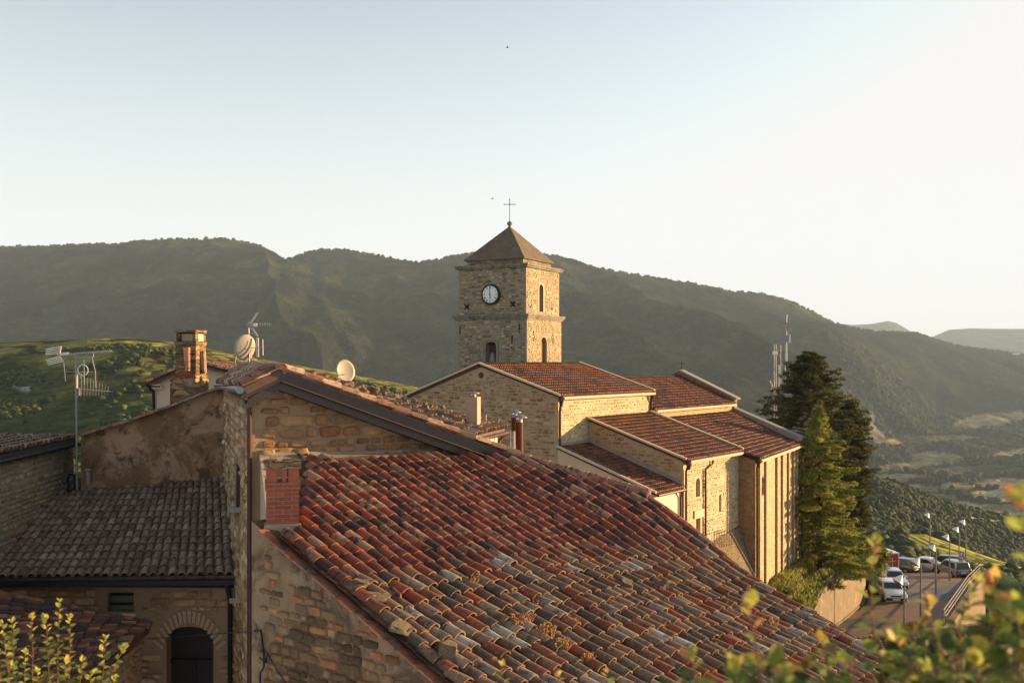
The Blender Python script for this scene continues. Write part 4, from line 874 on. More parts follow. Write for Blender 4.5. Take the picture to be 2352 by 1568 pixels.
# ------------------------------------------------------------------ house behind with stones on its roof
sh = thing('stone_weighted_house', 'cream house whose old tile roof is weighted down with loose stones', 'house', (-3, 28, -9))
VT = W(692, 861, 26.3); V0 = W(1085, 1003, 25.0); V1 = W(1160, 985, 27.95); V2 = W(692, 857, 29.6)
ts = pick((.24, .14, .09), (.28, .18, .12), (.17, .10, .07), (.24, .10, .06), (.15, .12, .09), (.32, .24, .17))
random.seed(21)
roof('roof', (V2, VT, V0, V1), 15, 16, M['tile_old'], ts, sh, seg=5, jit=.2, deck=.1)
dv = (V1-V0); dv.z = 0; dv.normalize(); sv = Vector((dv.y, -dv.x, 0))
mb = MB(); a = V0-sv*.25+dv*.15; b_ = V1-sv*.25; c = V2; d = VT+dv*.15
mb.block([V3(a, a.z-.05-.1), V3(b_, b_.z-.15), V3(c, c.z-.12), V3(d, d.z-.12)], -9); build(mb, 'wall', M['pink'], sh)  # shade of the cream front is in the plaster colour
mb = MB(); mb.block([V3(a, a.z-.2)+sv*.0, V3(b_, b_.z-.2), V3(b_, b_.z-.2)+sv*.03, V3(a, a.z-.2)+sv*.03], -9); build(mb, 'side_wall', M['cream'], sh)
mb = MB(); c = hit(1131, 1022, a+sv*.03, sv); mb.box(c, dv*.09, sv*.02, UP*.1); build(mb, 'window', M['bricks_in'], sh)
mb = MB(); mb.tube([V0+sv*.08-UP*.1, V1+sv*.08-UP*.1], .05, 8); build(mb, 'gutter', M['brownpipe'], sh)
downpipe([V1+sv*.06-UP*.1, V1-sv*.1-UP*.3-dv*.25, V3(V1-sv*.16-dv*.25, -5)], .045, False, parent=sh)
# loose stones: each its own object
def rock_mesh(seed, name='stone'):
    r_ = random.Random(seed); bm = bmesh.new(); bmesh.ops.create_cube(bm, size=2); bmesh.ops.subdivide_edges(bm, edges=bm.edges, cuts=2, use_grid_fill=True)
    off = [Vector((r_.uniform(-1, 1), r_.uniform(-1, 1), r_.uniform(-1, 1))).normalized() for _ in range(7)]; lim = [r_.uniform(.75, 1.1) for _ in off]
    for v in bm.verts:
        for o_, l in zip(off, lim):
            d = v.co.dot(o_)-l
            if d > 0: v.co -= o_*d
        v.co += Vector((r_.uniform(-1, 1), r_.uniform(-1, 1), r_.uniform(-1, 1)))*.07
    me = bpy.data.meshes.new(name); bm.normal_update(); bm.to_mesh(me); bm.free(); return me
M['rock'] = plaster_mat('loose_stone', (.18, .135, .09), (.34, .26, .175), 7, .05, [((.08, .06, .045), 6, .52)])
m_, n__, b__ = M['rock'], M['rock'].node_tree, None
for nd in M['rock'].node_tree.nodes:
    if nd.bl_idname == 'ShaderNodeTexNoise':
        tcn = [q for q in M['rock'].node_tree.nodes if q.bl_idname == 'ShaderNodeTexCoord'][0]; M['rock'].node_tree.links.new(tcn.outputs['Object'], nd.inputs['Vector'])
rocks = [rock_mesh(i) for i in range(7)]
for r_ in rocks: r_.materials.append(M['rock'])
stones_px = [(614+0, 0)][:0]
def S4(x, y): return (1250+x/3.485)*.6405, (1300+y/3.485)*.6405
sp = [(75, 385, 45), (165, 415, 45), (215, 390, 40), (255, 360, 50), (385, 470, 50), (440, 420, 30), (440, 520, 50), (480, 480, 35), (550, 525, 42), (590, 450, 45), (620, 585, 45), (715, 515, 40), (750, 560, 30), (820, 500, 45), (870, 525, 20), (850, 640, 42), (930, 640, 35), (970, 590, 45), (1030, 575, 35), (1130, 650, 65), (1170, 585, 35), (1150, 715, 45), (1270, 715, 45), (1270, 640, 25), (1365, 685, 25), (1380, 775, 65), (1455, 750, 38), (1445, 705, 28), (1500, 800, 38), (1630, 840, 55), (1660, 800, 40), (1740, 785, 35), (1780, 770, 35), (1820, 750, 40), (1860, 750, 30), (940, 545, 25), (690, 470, 22)]
sp2 = [(1163.0, 0)][:0]
def on_roof(px, py): 
    nn = (V0-VT).cross(V1-V0).normalized(); return hit(px, py, V0, nn), nn
def edge_word(i):
    return i
sp_all = [S4(x, y)+(s/3.485*.6405,) for x, y, s in sp]+[(703+0, 866, 7), (759, 880, 12), (806, 893, 10), (775, 886, 6), (835, 899, 8), (861, 902, 11)]
desc = ['grey-brown loose stone lying on the old tile roof', 'rounded pale stone weighing down the old tile roof', 'flat slab-like stone resting on the old tiles']
roofl = [((1163, 0))][:0]
kinds = ['jagged', 'rounded', 'blocky', 'flat', 'lumpy', 'angular', 'knobbly']; ordn = 'first second third fourth fifth sixth seventh eighth ninth tenth eleventh twelfth thirteenth fourteenth fifteenth sixteenth seventeenth'.split()
def bandof(x, y):
    ylo = 861+(x-692)*.361; yhi = 857+(x-692)*.2735; f_ = (y-yhi)/max(8, ylo-yhi); return 'lower verge' if f_ > .62 else ('upper skyline' if f_ < .25 else 'middle')
bands = {}
for i, (x, y, s) in enumerate(sp_all): bands.setdefault(bandof(x, y), []).append((x, i))
rank = {}
for bn, l in bands.items():
    for r_, (x, i) in enumerate(sorted(l)): rank[i] = (bn, ordn[min(r_, len(ordn)-1)])
for i, (x, y, s) in enumerate(sp_all):
    p, nn = on_roof(x, y+s*.30)
    if p.y < 24.5 or p.y > 30.5: p = W(x, y, 29)
    sc = s/F*p.y*.78
    o = bpy.data.objects.new('stone', rocks[i % 7]); COL.objects.link(o); o.location = p+nn*sc*.35+UP*.06; o.scale = (sc*1.05, sc*.9, sc*random.uniform(.7, .95)); o.rotation_euler = (random.uniform(-.2, .2), random.uniform(0, .4), random.uniform(0, 6))
    tag(o, '%s%s loose stone, %s from the left along the %s of the stone-weighted roof' % ('small ' if s < 9 else '', kinds[i % 7], rank[i][1], rank[i][0]), 'stone', 'stones holding down the tiles of the cream house')
# stones on the foreground roof
def on_big(px, py):
    q = hit(px, py, Vector((0, 0, -7.2)), Vector((.3135, -.255, 1))); return q
big = [(826, 1352, 28, 'jagged stone lit along its edge near the left verge of the big roof', 16), (864, 1381, 44, 'long flat slab on the left verge of the big roof, beside a broken tile', 10), (917, 1452, 50, 'dark lichen-covered flat slab low on the left verge of the big roof', 13), (1026, 1510, 48, 'large rounded rough stone at the bottom of the big roof', 34), (1435, 1357, 26, 'pale square stone in the middle of the big roof', 20), (1522, 1357, 28, 'smooth wedge-shaped pale stone right of centre on the big roof', 24), (1410, 1278, 0, '', 0)]
for i, (x, y, s, lb, hh_) in enumerate(big):
    if not s: continue
    p = on_big(x, y+6); sc = s/F*p.y*.5
    o = bpy.data.objects.new('stone', rocks[i]); COL.objects.link(o); o.location = p+Vector((.2, -.16, .95))*(.10); o.scale = (sc*1.1, sc*.95, hh_/F*p.y*.85); o.rotation_euler = (.15, .3, random.uniform(-.5, .5)); tag(o, lb, 'stone', 'stones lying on the big tile roof')
p = on_big(896, 1368); mb = MB(); mb.beam(p+Vector((0, 0, .12)), p+Vector((.16, -.14, .03)), .10, .02, up=Vector((.5, .5, .3)), col=(.40, .18, .10)); o = build(mb, 'broken_tile', M['tile_old']); tag(o, 'broken piece of clay tile standing up near the left verge slabs', 'tile')
# dry succulents
M['dry'] = attr_mat('dry_plant', .8, .3)
def tuft(px, py, w, h, n, lb):
    mb = MB(); r_ = random.Random(int(px)); c0 = on_big(px, py); sc = c0.y/F
    for k in range(n):
        q = on_big(px+r_.uniform(-w, w), py+r_.uniform(-w, w)*.45); q += Vector((.1, -.1, .9))*(.07)
        d = Vector((r_.uniform(-.5, .5), r_.uniform(-.5, .5), 1)).normalized()*h*sc*r_.uniform(.5, 1.1); c = r_.choice([(.55, .34, .12), (.45, .22, .10), (.60, .42, .16), (.34, .22, .08), (.42, .20, .14)])
        mb.tube([q, q+d*.6+Vector((r_.uniform(-.01, .01), 0, 0)), q+d], .006, 4, c, .004, cap=False); mb.lathe(q+d*.95, d, [(.004, 0), (.012, .008), (.010, .02), (.002, .028)], 5, c)
        for e in range(2): mb.lathe(q+d*(.3+.3*e), (r_.uniform(-1, 1), r_.uniform(-1, 1), .6), [(.003, 0), (.009, .008), (.002, .022)], 4, c)
    o = build(mb, 'dry_plant', M['dry']); tag(o, lb, 'plant', 'dry succulents growing on the big tile roof')
for a in [(1199, 1446, 22, 22, 60, 'golden dry succulents in a long row between tiles, lower left of the big roof'), (1255, 1470, 18, 22, 50, 'tall golden dry succulents just right of the long row on the big roof'), (1290, 1500, 14, 20, 40, 'golden dry succulents lowest on the big roof, near the green leaves'), (1313, 1442, 12, 14, 30, 'small reddish dry succulents below the pale square stone'), (1408, 1412, 12, 14, 30, 'dry reddish tuft of succulents just below the pale square stone'), (1540, 1455, 16, 16, 40, 'golden dry tuft below the smooth wedge-shaped stone'), (1592, 1463, 9, 9, 24, 'tiny pink-flowering succulents right of the golden dry tuft'), (1490, 1482, 10, 14, 24, 'small dry tuft low on the roof left of the blurred leaves'), (1085, 1350, 10, 12, 22, 'sparse dry sprigs at the edge between new and old tiles, left'), (1176, 1373, 8, 10, 18, 'thin dry sprigs in the upper middle of the old tiles'), (1710, 1420, 9, 10, 20, 'dry reddish sprigs near the right verge of the big roof'), (1775, 1445, 10, 10, 20, 'dry reddish sprigs near the right verge, lower of the two'), (1350, 1530, 12, 16, 30, 'golden dry succulents at the bottom edge of the big roof'), (1240, 1405, 12, 14, 26, 'short dry sprigs just above the long row of golden succulents'), (1630, 1500, 12, 12, 24, 'reddish dry succulents among old tiles above the blurred leaves')]: tuft(*a)
# ------------------------------------------------------------------ cream chimney and flues
def lathe_obj(name, c, prof, mt, parent, n=16): mb = MB(); mb.lathe(c, UP, prof, n); return build(mb, name, mt, parent, smooth=False)
cd = 26.6; c = W(1087, 975, cd); cch = thing('plastered_chimney', 'plastered square chimney with a small metal cap on the stone-weighted roof', 'chimney', c)
h = (975-911)/F*cd; hw = .155; ax = Vector((.93, -.25, 0)).normalized(); ay = Vector((.25, .93, 0)).normalized()
mb = MB(); mb.box(c+UP*(h/2-.2), ax*hw, ay*hw, UP*(h/2+.2)); build(mb, 'shaft', plaster_mat('chimney_render', (.34, .24, .17), (.44, .32, .23), 4, .01), cch)
mb = MB(); mb.lathe(c+UP*h, UP, [(.08, 0), (.08, .05)], 12)
for k in range(4): a = k*math.pi/2+.6; mb.tube([c+UP*h+Vector((math.cos(a), math.sin(a), 0))*.07, c+UP*(h+.10)+Vector((math.cos(a), math.sin(a), 0))*.07], .01, 4)
mb.lathe(c+UP*(h+.09), UP, [(.17, 0), (.17, .008), (.10, .035), (.01, .05)], 16); build(mb, 'metal_cap', M['steel'], cch)
for i, (x, yt, yb, dd, hw_) in enumerate(((1182, 942, 1060, 23.4, .075), (1193, 954, 1062, 22.6, .085))):
    c = W(x, yb, dd); h = (yb-yt)/F*dd
    fl_ = thing('flue_pipe', 'brown metal flue with a conical steel cap, the %s one beyond the ridge' % ('taller left' if i == 0 else 'shorter right'), 'flue', c, 'brown flues beyond the ridge')
    lathe_obj('pipe', c-UP*1.5, [(hw_, 0), (hw_, 1.5+h*.42), (hw_*1.08, 1.5+h*.42), (hw_*1.08, 1.5+h*.45), (hw_, 1.5+h*.45), (hw_, 1.5+h*.80), (hw_*1.06, 1.5+h*.80), (hw_*1.06, 1.5+h*.83), (hw_, 1.5+h*.83), (hw_, 1.5+h*.86)], M['flue'], fl_, 20)
    lathe_obj('collar', c+UP*h*.86, [(hw_*.8, 0), (hw_*.8, h*.06)], M['steel'], fl_)
    mb = MB()
    for k in range(4): a = k*math.pi/2+.4; mb.tube([c+UP*h*.9+Vector((math.cos(a), math.sin(a), 0))*hw_*.75, c+UP*h*.975+Vector((math.cos(a), math.sin(a), 0))*hw_*.95], .008, 4)
    mb.lathe(c+UP*h*.96, UP, [(hw_*2.1, 0), (hw_*2.1, .01), (hw_*1.1, .045), (.01, .07)], 18); build(mb, 'cap', M['steel'], fl_)
mb = MB()
for x in (1173, 1178.5, 1182): mb.tube([W(x, 990, 22.2), W(x, 1065, 22.2)], .012, 5)
for y_ in (1004, 1030): mb.tube([W(1172, y_, 22.2), W(1184, y_, 22.2)], .008, 4)
o = build(mb, 'thin_metal_pipes', M['alu']); tag(o, 'three thin bright metal rods beside the brown flues', 'pipes')
# ------------------------------------------------------------------ stone chimney
sd_ = 27.6; sc_ = thing('stone_chimney', 'tall old stone and brick chimney with clay tiles strapped to its sides', 'chimney', W(437, 935, sd_))
ang = R(6); sx_ = Vector((math.cos(ang), -math.sin(ang), 0)); sy_ = Vector((math.sin(ang), math.cos(ang), 0))
cor = W(450, 860, sd_); Zc = lambda y: (HZ-y)/F*sd_
def cbx(mb, x0, x1, y0, y1, d0=0, d1=.66, col=None):     # px left/right on front face relative to the corner
    a = (x0-450)/F*sd_*1.0; b_ = (x1-450)/F*sd_; c = V3(cor, 0)+sx_*(a+b_)/2+sy_*(d0+d1)/2
    mb.box(V3(c, (Zc(y0)+Zc(y1))/2), sx_*(b_-a)/2, sy_*(d1-d0)/2, UP*(Zc(y0)-Zc(y1))/2, col)
mb = MB(); cbx(mb, 401, 450, 790, 862); cbx(mb, 399, 451.5, 783, 792, -.03, .69); build(mb, 'shaft', M['chim_stone'], sc_)
mb = MB(); cbx(mb, 391, 452, 870, 1000, -.08, .8); cbx(mb, 394, 451, 862, 871, -.02, .74); build(mb, 'base', M['chim_stone'], sc_)
mb = MB(); cbx(mb, 403, 408, 762, 784); cbx(mb, 442, 449, 762, 784, 0, .2); cbx(mb, 403, 449, 762, 784, .6, .66); cbx(mb, 443, 449, 762, 784, .4, .66) if 0 else None
cbx(mb, 403, 407.5, 762, 784, 0, .66); build(mb, 'vent_bricks', M['chim_stone'], sc_)
mb = MB(); cbx(mb, 409, 441, 766, 786, .18, .22); cbx(mb, 444, 447, 766, 785, .22, .6); build(mb, 'vent_plaster', M['trim'], sc_)
mb = MB(); cbx(mb, 400.5, 451, 757.5, 762.5, -.04, .7); build(mb, 'cap_slab', M['chim_stone'], sc_)
mb = MB(); cc_ = (.55, .26, .15)
for (x, y0, y1, r_, dd) in ((432, 852, 798, .10, -.02),):
    p0 = V3(cor, Zc(y0))+sx_*((x-450)/F*sd_)+sy_*dd; p1 = V3(cor, Zc(y1))+sx_*((x-2-450)/F*sd_)+sy_*dd
    mb.tube([p0, p1], .085, 12, cc_, .11)
p0 = V3(cor, Zc(858))+sx_*.06+sy_*.36; p1 = V3(cor, Zc(806))+sx_*.02+sy_*.36; mb.tube([p0, p1], .09, 10, (.34, .22, .14), .10); build(mb, 'strapped_tiles', M['tile_old'], sc_)
mb = MB()
for y_ in (812, 829, 845): mb.tube([V3(cor, Zc(y_))-sx_*.58-sy_*.012, V3(cor, Zc(y_+1))-sx_*.22-sy_*.12, V3(cor, Zc(y_))-sx_*.0-sy_*.012], .007, 4)
build(mb, 'wire_straps', M['iron'], sc_)
mb = MB(); cbx(mb, 402, 450, 859, 864, -.05, .1); a = W(424, 934, 27.3); b_ = W(464, 905, 27.3); mb.beam(a, W(446, 918, 27.3), .5, .06); mb.beam(W(446, 914, 27.3), b_, .5, .10); build(mb, 'red_flashing', M['flash'], sc_)
mb = MB(); cbx(mb, 436, 446, 872, 884, -.1, -.07); build(mb, 'plaster_patch', M['cement'], sc_)
# ------------------------------------------------------------------ cream house behind the stone chimney
ch = thing('cream_house', 'cream plastered house behind the stone chimney with a red ridge roof', 'house', (-12, 31, -9))
hp = [W(355, 1000, 30.5), W(355, 884, 30.5), W(345, 880, 30.5), W(400, 858, 30.5), W(440, 841, 30.5), W(474, 841, 30.5), W(548, 862, 30.5), W(548, 1000, 30.5)]
mb = MB(); mb.prism([V3(hp[0], -9), hp[1], hp[3], hp[4], hp[5], hp[6], V3(hp[7], -9)], Vector((1.0, 4.2, 0))); build(mb, 'wall', M['cream'], ch)
mb = MB(); a = W(347, 879, 30.3)
for k in range(5):
    mb.box(W(357+k*.8, 880-k*2.6+10, 30.38)+Vector((0, .0, 0)), Vector((.05+.03*(5-k), 0, 0)), Vector((0, .05, 0)), UP*.03) if k < 3 else None
build(mb, 'corner_moulding', M['cream'], ch)
tr_ = pick((.44, .20, .12), (.36, .15, .09), (.50, .30, .19), (.28, .16, .11), (.24, .18, .14))
roof('right_roof', (W(440, 834, 30.3), W(616, 838, 35.5), W(640, 862, 33), W(552, 861, 30.2)), 24, 6, M['tile_old'], tr_, ch, seg=5, jit=.15, deck=.06)
roof('left_roof', (W(452, 836, 34.5), W(440, 836, 30.3), W(343, 881, 30.3), W(356, 878, 34.5)), 18, 6, M['tile_grey'], tr_, ch, seg=5, jit=.1, deck=.07)
mb = MB(); a = W(440, 833, 30.3); b_ = W(616, 837, 35.5)
for k in range(26): mb.tube([a.lerp(b_, k/26), a.lerp(b_, (k+1.1)/26)], .075, 8, random.choice([(.55, .17, .07), (.50, .14, .06)]), .068)
build(mb, 'ridge_tiles', M['tile_old'], ch)
mb = MB(); mb.tube([W(341, 884, 30.3), W(345, 884, 34)], .06, 8); mb.tube([W(343, 886, 30.3), W(346, 894, 30.35), W(352, 899, 30.45), W(353, 940, 30.45)], .045, 8); build(mb, 'gutter', M['black'], ch)
# ------------------------------------------------------------------ antennas
ad = 25.6
def A(x, y, dd=0): return W((100+x/3.92)*.6405, (1100+y/3.92)*.6405, ad+dd)
an = thing('tv_antenna', 'tall mast with three television aerials and a coiled cable at the left', 'antenna', W(176, 1120, ad))
mb = MB(); mb.tube([W(176.5, 1125, ad), A(680, 660)+Vector((.0, 0, 0))], .028, 8); mb.tube([A(668, 1030), A(668, 700)], .014, 6)
for y_ in (1365, 1510): mb.lathe(A(680, y_), UP, [(.034, 0), (.034, .03)], 8)
build(mb, 'mast', M['steel'], an)
mb = MB()
boom0, boom1 = A(410, 680), A(1178, 622); mb.tube([boom0, boom1], .012, 6)
for k in range(22):
    p = boom0.lerp(boom1, .12+.87*k/21); mb.tube([p+Vector((.0, -.09, .02)), p+Vector((.03, .09, -.02))], .0045, 4)
    mb.tube([p+Vector((-.02, 0, -.035)), p+Vector((.02, 0, .035))], .004, 4)
mb.box(A(520, 660), Vector((.09, 0, .01)), Vector((0, .05, 0)), Vector((0, 0, .03)))
build(mb, 'yagi_boom', M['alu'], an)
for (pa, pb, qa, qb) in (((450, 660), (468, 555), (250, 668), (258, 595)), ((452, 690), (497, 770), (250, 748), (290, 812))):
    mb = MB(); mb.tube([A(*pa), A(*pb)], .012, 5)
    for k in range(4):
        f_ = .08+k*.28; mb.tube([A(pa[0]+(pb[0]-pa[0])*f_*1.0, pa[1]+(pb[1]-pa[1])*f_, -.15), A(qa[0]+(qb[0]-qa[0])*k/3, qa[1]+(qb[1]-qa[1])*k/3, .35)], .012, 5)
    build(mb, 'reflector_grid', M['alu'], an)
mb = MB(); mb.tube([A(690, 718), A(900, 710), A(920, 700), A(925, 640)], .012, 6); mb.tube([A(665, 665), A(668, 720)], .012, 6)
mb.tube([A(515, 910), A(960, 915)], .008, 5)
for pts in (((505, 770), (530, 1040)), ((905, 712), (950, 912), (957, 1135)), ((788, 735), (795, 1090)), ((750, 930), (742, 1010))): mb.tube([A(*p) for p in pts], .009, 5)
build(mb, 'folded_dipole_aerial', M['alu'], an)
mb = MB(); cc_ = A(775, 890)
for r_ in (.135, .128, .12): mb.tube([cc_+Vector((math.cos(t_)*r_, random.uniform(-.01, .01), math.sin(t_)*r_*1.05)) for t_ in np.linspace(0, 2*math.pi, 20)], .005, 4)
build(mb, 'coiled_cable', M['white'], an)
mb = MB(); b0, b1 = A(700, 1150), A(1165, 1190); mb.tube([b0, b1], .012, 6)
mb.tube([A(725, 1140), A(722, 1245)], .016, 6)
for k in range(11):
    p = b0.lerp(b1, .02+k*.09); L_ = .42-.028*k; mb.tube([p+Vector((-.01, 0, -L_*.55)), p+Vector((.01, 0, L_*.9))], .0028, 4)
build(mb, 'log_periodic_aerial', M['alu'], an)
mb = MB(); mb.tube([A(1160, 1190), A(1188, 1192)], .016, 6); build(mb, 'blue_end_cap', M['bluecap'], an)
# second mast with dish
bd_ = 27.0
def B(x, y, dd=0): return W((600+x/3.136)*.6405, (1100+y/3.136)*.6405, bd_+dd)
a2 = thing('antenna_mast', 'short mast carrying a satellite dish and two aerials behind the gable ridge', 'antenna', B(922, 665))
mb = MB(); mb.tube([B(922, 720), B(915, 320), B(910, 170)], .02, 8); build(mb, 'mast', M['steel'], a2)
mb = MB(); mb.tube([B(885, 205), B(1168, 195)], .012, 5); mb.box(B(990, 203), Vector((.04, 0, 0)), Vector((0, .06, 0)), Vector((0, 0, .04)))
for x in (1042, 1070, 1098, 1126, 1152): mb.tube([B(x, 180, -.1), B(x, 215, .1)], .006, 4)
build(mb, 'yagi_boom', M['alu'], a2)
for (a, b_) in (((935, 190), (1012, 68)), ((935, 210), (1012, 328))):
    mb = MB()
    for off in (-9, 9):
        mb.tube([B(a[0]+off, a[1]), B(b_[0]+off, b_[1])], .009, 4)
    for k in range(12):
        f_ = k/11; mb.tube([B(a[0]-9+(b_[0]-a[0])*f_, a[1]+(b_[1]-a[1])*f_), B(a[0]+9+(b_[0]-a[0])*f_, a[1]+(b_[1]-a[1])*f_-3)], .006, 4)
    build(mb, 'reflector_grid', M['alu'], a2)
mb = MB(); mb.tube([B(780, 465), B(1000, 460), B(1085, 457)], .010, 5); mb.tube([B(915, 305), B(1000, 298), B(1015, 330)], .010, 5)
for x in (1003, 1012, 1024, 1074): mb.tube([B(x, 345 if x < 1050 else 365), B(x+3, 565 if x < 1050 else 545)], .008, 4)
mb.tube([B(948, 480), B(948, 578)], .006, 4)
build(mb, 'side_aerial', M['alu'], a2)
def dish(name, parent, c, axis, rx_, rz_, mt):
    ax = Vector(axis).normalized(); a = ax.cross(UP).normalized(); b_ = a.cross(ax); mb = MB(); rings = 6; n = 28; vs_ = []
    for s_ in (0, 1):
        for i in range(rings+1):
            for k in range(n):
                t = 2*math.pi*k/n; r_ = i/rings; vs_.append(c+a*math.cos(t)*rx_*r_+b_*math.sin(t)*rz_*r_+ax*(.16*rx_*(r_*r_)-(.012 if s_ else 0)))
    fs = []
    m1 = (rings+1)*n
    for i in range(rings):
        for k in range(n):
            k2 = (k+1) % n; q = (i*n+k, i*n+k2, (i+1)*n+k2, (i+1)*n+k); fs.append(q); fs.append(tuple(m1+z for z in q[::-1]))
    fs += [(rings*n+k, rings*n+(k+1) % n, m1+rings*n+(k+1) % n, m1+rings*n+k) for k in range(n)]
    mb.add(vs_, fs); build(mb, name, mt, parent, smooth=True)
dish('satellite_dish', a2, B(880, 460, -.12), (-.62, .75, .22), .29, .35, M['dish'])
mb = MB(); mb.tube([B(780, 490, .3), B(775, 560, .3), B(765, 630, .2)], .005, 4); build(mb, 'cable', M['white'], a2)
sdh = thing('satellite_dish', 'cream satellite dish on a short pole above the stone-weighted roof', 'satellite dish', W(799, 886, 29.2))
mb = MB(); mb.tube([W(798.5, 900, 29.2), W(798, 854, 29.2)], .02, 8); mb.tube([W(798, 858, 29.2), W(788, 860, 28.95)], .015, 6); build(mb, 'pole', M['steel'], sdh)
dish('reflector', sdh, W(792, 852, 29.1), (.62, -.74, .22), .30, .325, M['dish'])
mb = MB(); q = W(788, 874, 29.0); mb.tube([W(794, 878, 29.0), W(778, 874, 28.6), W(772, 866, 28.6)], .012, 5); mb.box(W(776, 868, 28.6), (.03, 0, 0), (0, .05, 0), (0, 0, .04)); build(mb, 'feed_arm', M['alu'], sdh)
mb = MB(); mb.tube([W(921, 920, 29.8), W(921, 892, 29.8)], .014, 6); mb.tube([W(920, 918, 29.8), W(917, 910, 29.8)], .008, 4); o = build(mb, 'thin_mast', M['steel']); tag(o, 'thin bare mast pole beyond the stone-weighted roof', 'pole')
mb = MB(); mb.tube([W(884, 905, 30.5), W(916, 907, 30.5)], .012, 5)
for k in range(14): p = W(885+k*2.3, 905.3+k*.12, 30.5); mb.tube([p-UP*.03+Vector((0, -.1, 0)), p+UP*.03+Vector((0, .1, 0))], .005, 4)
o = build(mb, 'yagi_aerial', M['alu']); tag(o, 'low horizontal television aerial just above the stones of the cream roof', 'antenna')
mb = MB(); mb.tube([W(1112.5, 965, 27.5), W(1112, 941, 27.5)], .012, 6); mb.tube([W(1110, 946, 27.5), W(1120, 947, 27.5)], .008, 4); mb.box(W(1117, 949, 27.5), (.03, 0, 0), (0, .02, 0), (0, 0, .03)); mb.tube([W(1116.5, 948, 27.5), W(1116.5, 965, 27.5)], .01, 4)
o = build(mb, 'small_aerial', M['steel']); tag(o, 'tiny two-pronged aerial right of the plastered chimney', 'antenna')
# ------------------------------------------------------------------ terrain: one sheet from the village to the far mountains
def vnoise(x, y, seed):
    xi = np.floor(x).astype(np.int64); yi = np.floor(y).astype(np.int64); xf = x-xi; yf = y-yi
    def h(a, b):
        n = (a*374761393+b*668265263+seed*1442695041) & 0xffffffff; n = ((n ^ (n >> 13))*1274126177) & 0xffffffff; return ((n ^ (n >> 16)) & 0xffff)/65535.0
    u = xf*xf*(3-2*xf); v = yf*yf*(3-2*yf)
    return (h(xi, yi)*(1-u)+h(xi+1, yi)*u)*(1-v)+(h(xi, yi+1)*(1-u)+h(xi+1, yi+1)*u)*v
def fbm(x, y, seed, o=5, g=.5):
    s = 0; a = 1; t = 0
    for k in range(o): s = s+a*vnoise(x*2**k, y*2**k, seed+k); t += a; a *= g
    return s/t
def interp(x, pts): xs, ys = zip(*pts); return np.interp(x, xs, ys)
crest = [(-1500, 560), (-600, 590), (0, 573), (120, 570), (250, 567), (340, 560), (430, 555), (520, 557), (580, 567), (630, 588), (655, 603), (700, 585), (740, 577), (800, 579), (860, 591), (920, 605), (962, 609), (1000, 602), (1060, 588), (1120, 582), (1200, 585), (1260, 592), (1310, 602), (1370, 620), (1440, 633), (1520, 645), (1600, 657), (1680, 673), (1750, 680), (1800, 690), (1850, 711), (1900, 737), (1930, 748), (1970, 757), (2010, 764), (2060, 764), (2110, 769), (2160, 785), (2200, 796), (2260, 804), (2300, 809), (2352, 815), (2600, 835), (3900, 850)]
far = [(-1500, 800), (1600, 790), (1820, 760), (1915, 742), (1960, 746), (2000, 744), (2040, 737), (2060, 742), (2090, 760), (2130, 778), (2150, 770), (2180, 757), (2230, 754), (2300, 755), (2352, 755), (2700, 745), (3900, 760)]
hill = [(-1500, 800), (-300, 795), (0, 787), (100, 784), (200, 779), (290, 777), (400, 785), (480, 800), (560, 816), (650, 833), (750, 851), (850, 868), (950, 887), (1060, 912), (1200, 950), (1400, 1000), (1700, 1040), (1900, 1080), (1960, 1096), (2050, 1110), (2150, 1150), (2250, 1182), (2352, 1205), (2600, 1240), (3900, 1300)]
# knots per column: (distance, image height) ; heights turned into metres
NXc, NYr = 1150, 560
xs = np.concatenate([np.linspace(-1400, -40, 90), np.linspace(-30, 2390, 960), np.linspace(2420, 3800, 100)])
ys = np.concatenate([np.geomspace(22, 130, 50), np.geomspace(133, 1100, 190), np.geomspace(1115, 6200, 260), np.geomspace(6400, 16000, 60)])
X, Y = np.meshgrid(xs, ys)
right = np.clip((X-1900)/250, 0, 1)
def kz(y, r): return (HZ-y)/F*r
rc = interp(X, [(-1500, 3600), (600, 3500), (760, 3500), (1300, 3700), (1900, 4300), (2400, 4800), (3900, 5000)])
knots = []
one = np.ones_like(X)
hr = interp(X, [(-1500, 760), (290, 720), (950, 640), (1700, 680), (1960, 820), (2352, 900), (3900, 900)])
K = [(20*one, -9*one), (45*one, interp(X, [(-1500, -13), (1500, -14.5), (1900, -17), (3900, -22)])), (95*one, interp(X, [(-1500, -19), (1500, -16), (1900, -22.5), (2205, -28), (2300, -36), (3900, -60)])),
     (150*one, interp(X, [(-1500, -24), (900, -24), (1500, -22), (1900, -40), (2352, -48), (3900, -70)])),
     (260*one, interp(X, [(-1500, -36), (290, -34), (900, -34), (1500, -50), (2000, -58), (2352, -66), (3900, -90)])),
     (380*one, interp(X, [(-1500, -38), (290, -31), (950, -36), (1700, -80), (2081, kz(1246, 380)), (2136, kz(1276, 380)), (2293, kz(1306, 380)), (2352, kz(1318, 380)), (3900, -110)])),
     (455*one, interp(X, [(-1500, -26), (290, -17), (950, -22), (1700, -80), (2060, kz(1240, 455)), (2124, kz(1230, 455)), (2200, kz(1251, 455)), (2300, kz(1286, 455)), (2352, kz(1301, 455)), (3900, -115)])),
     (hr*.78, None), (hr, kz(interp(X, hill), hr)), (hr*1.45, None)]
z78 = kz(interp(X, hill), hr)-interp(X, [(-1500, 14), (290, 9), (950, 6), (1800, 15), (2050, 6), (2352, 14), (3900, 20)])
z145 = kz(interp(X, hill), hr)-interp(X, [(-1500, 120), (900, 120), (1700, 110), (2000, 110), (3900, 120)])
base_r = 1600+300*right
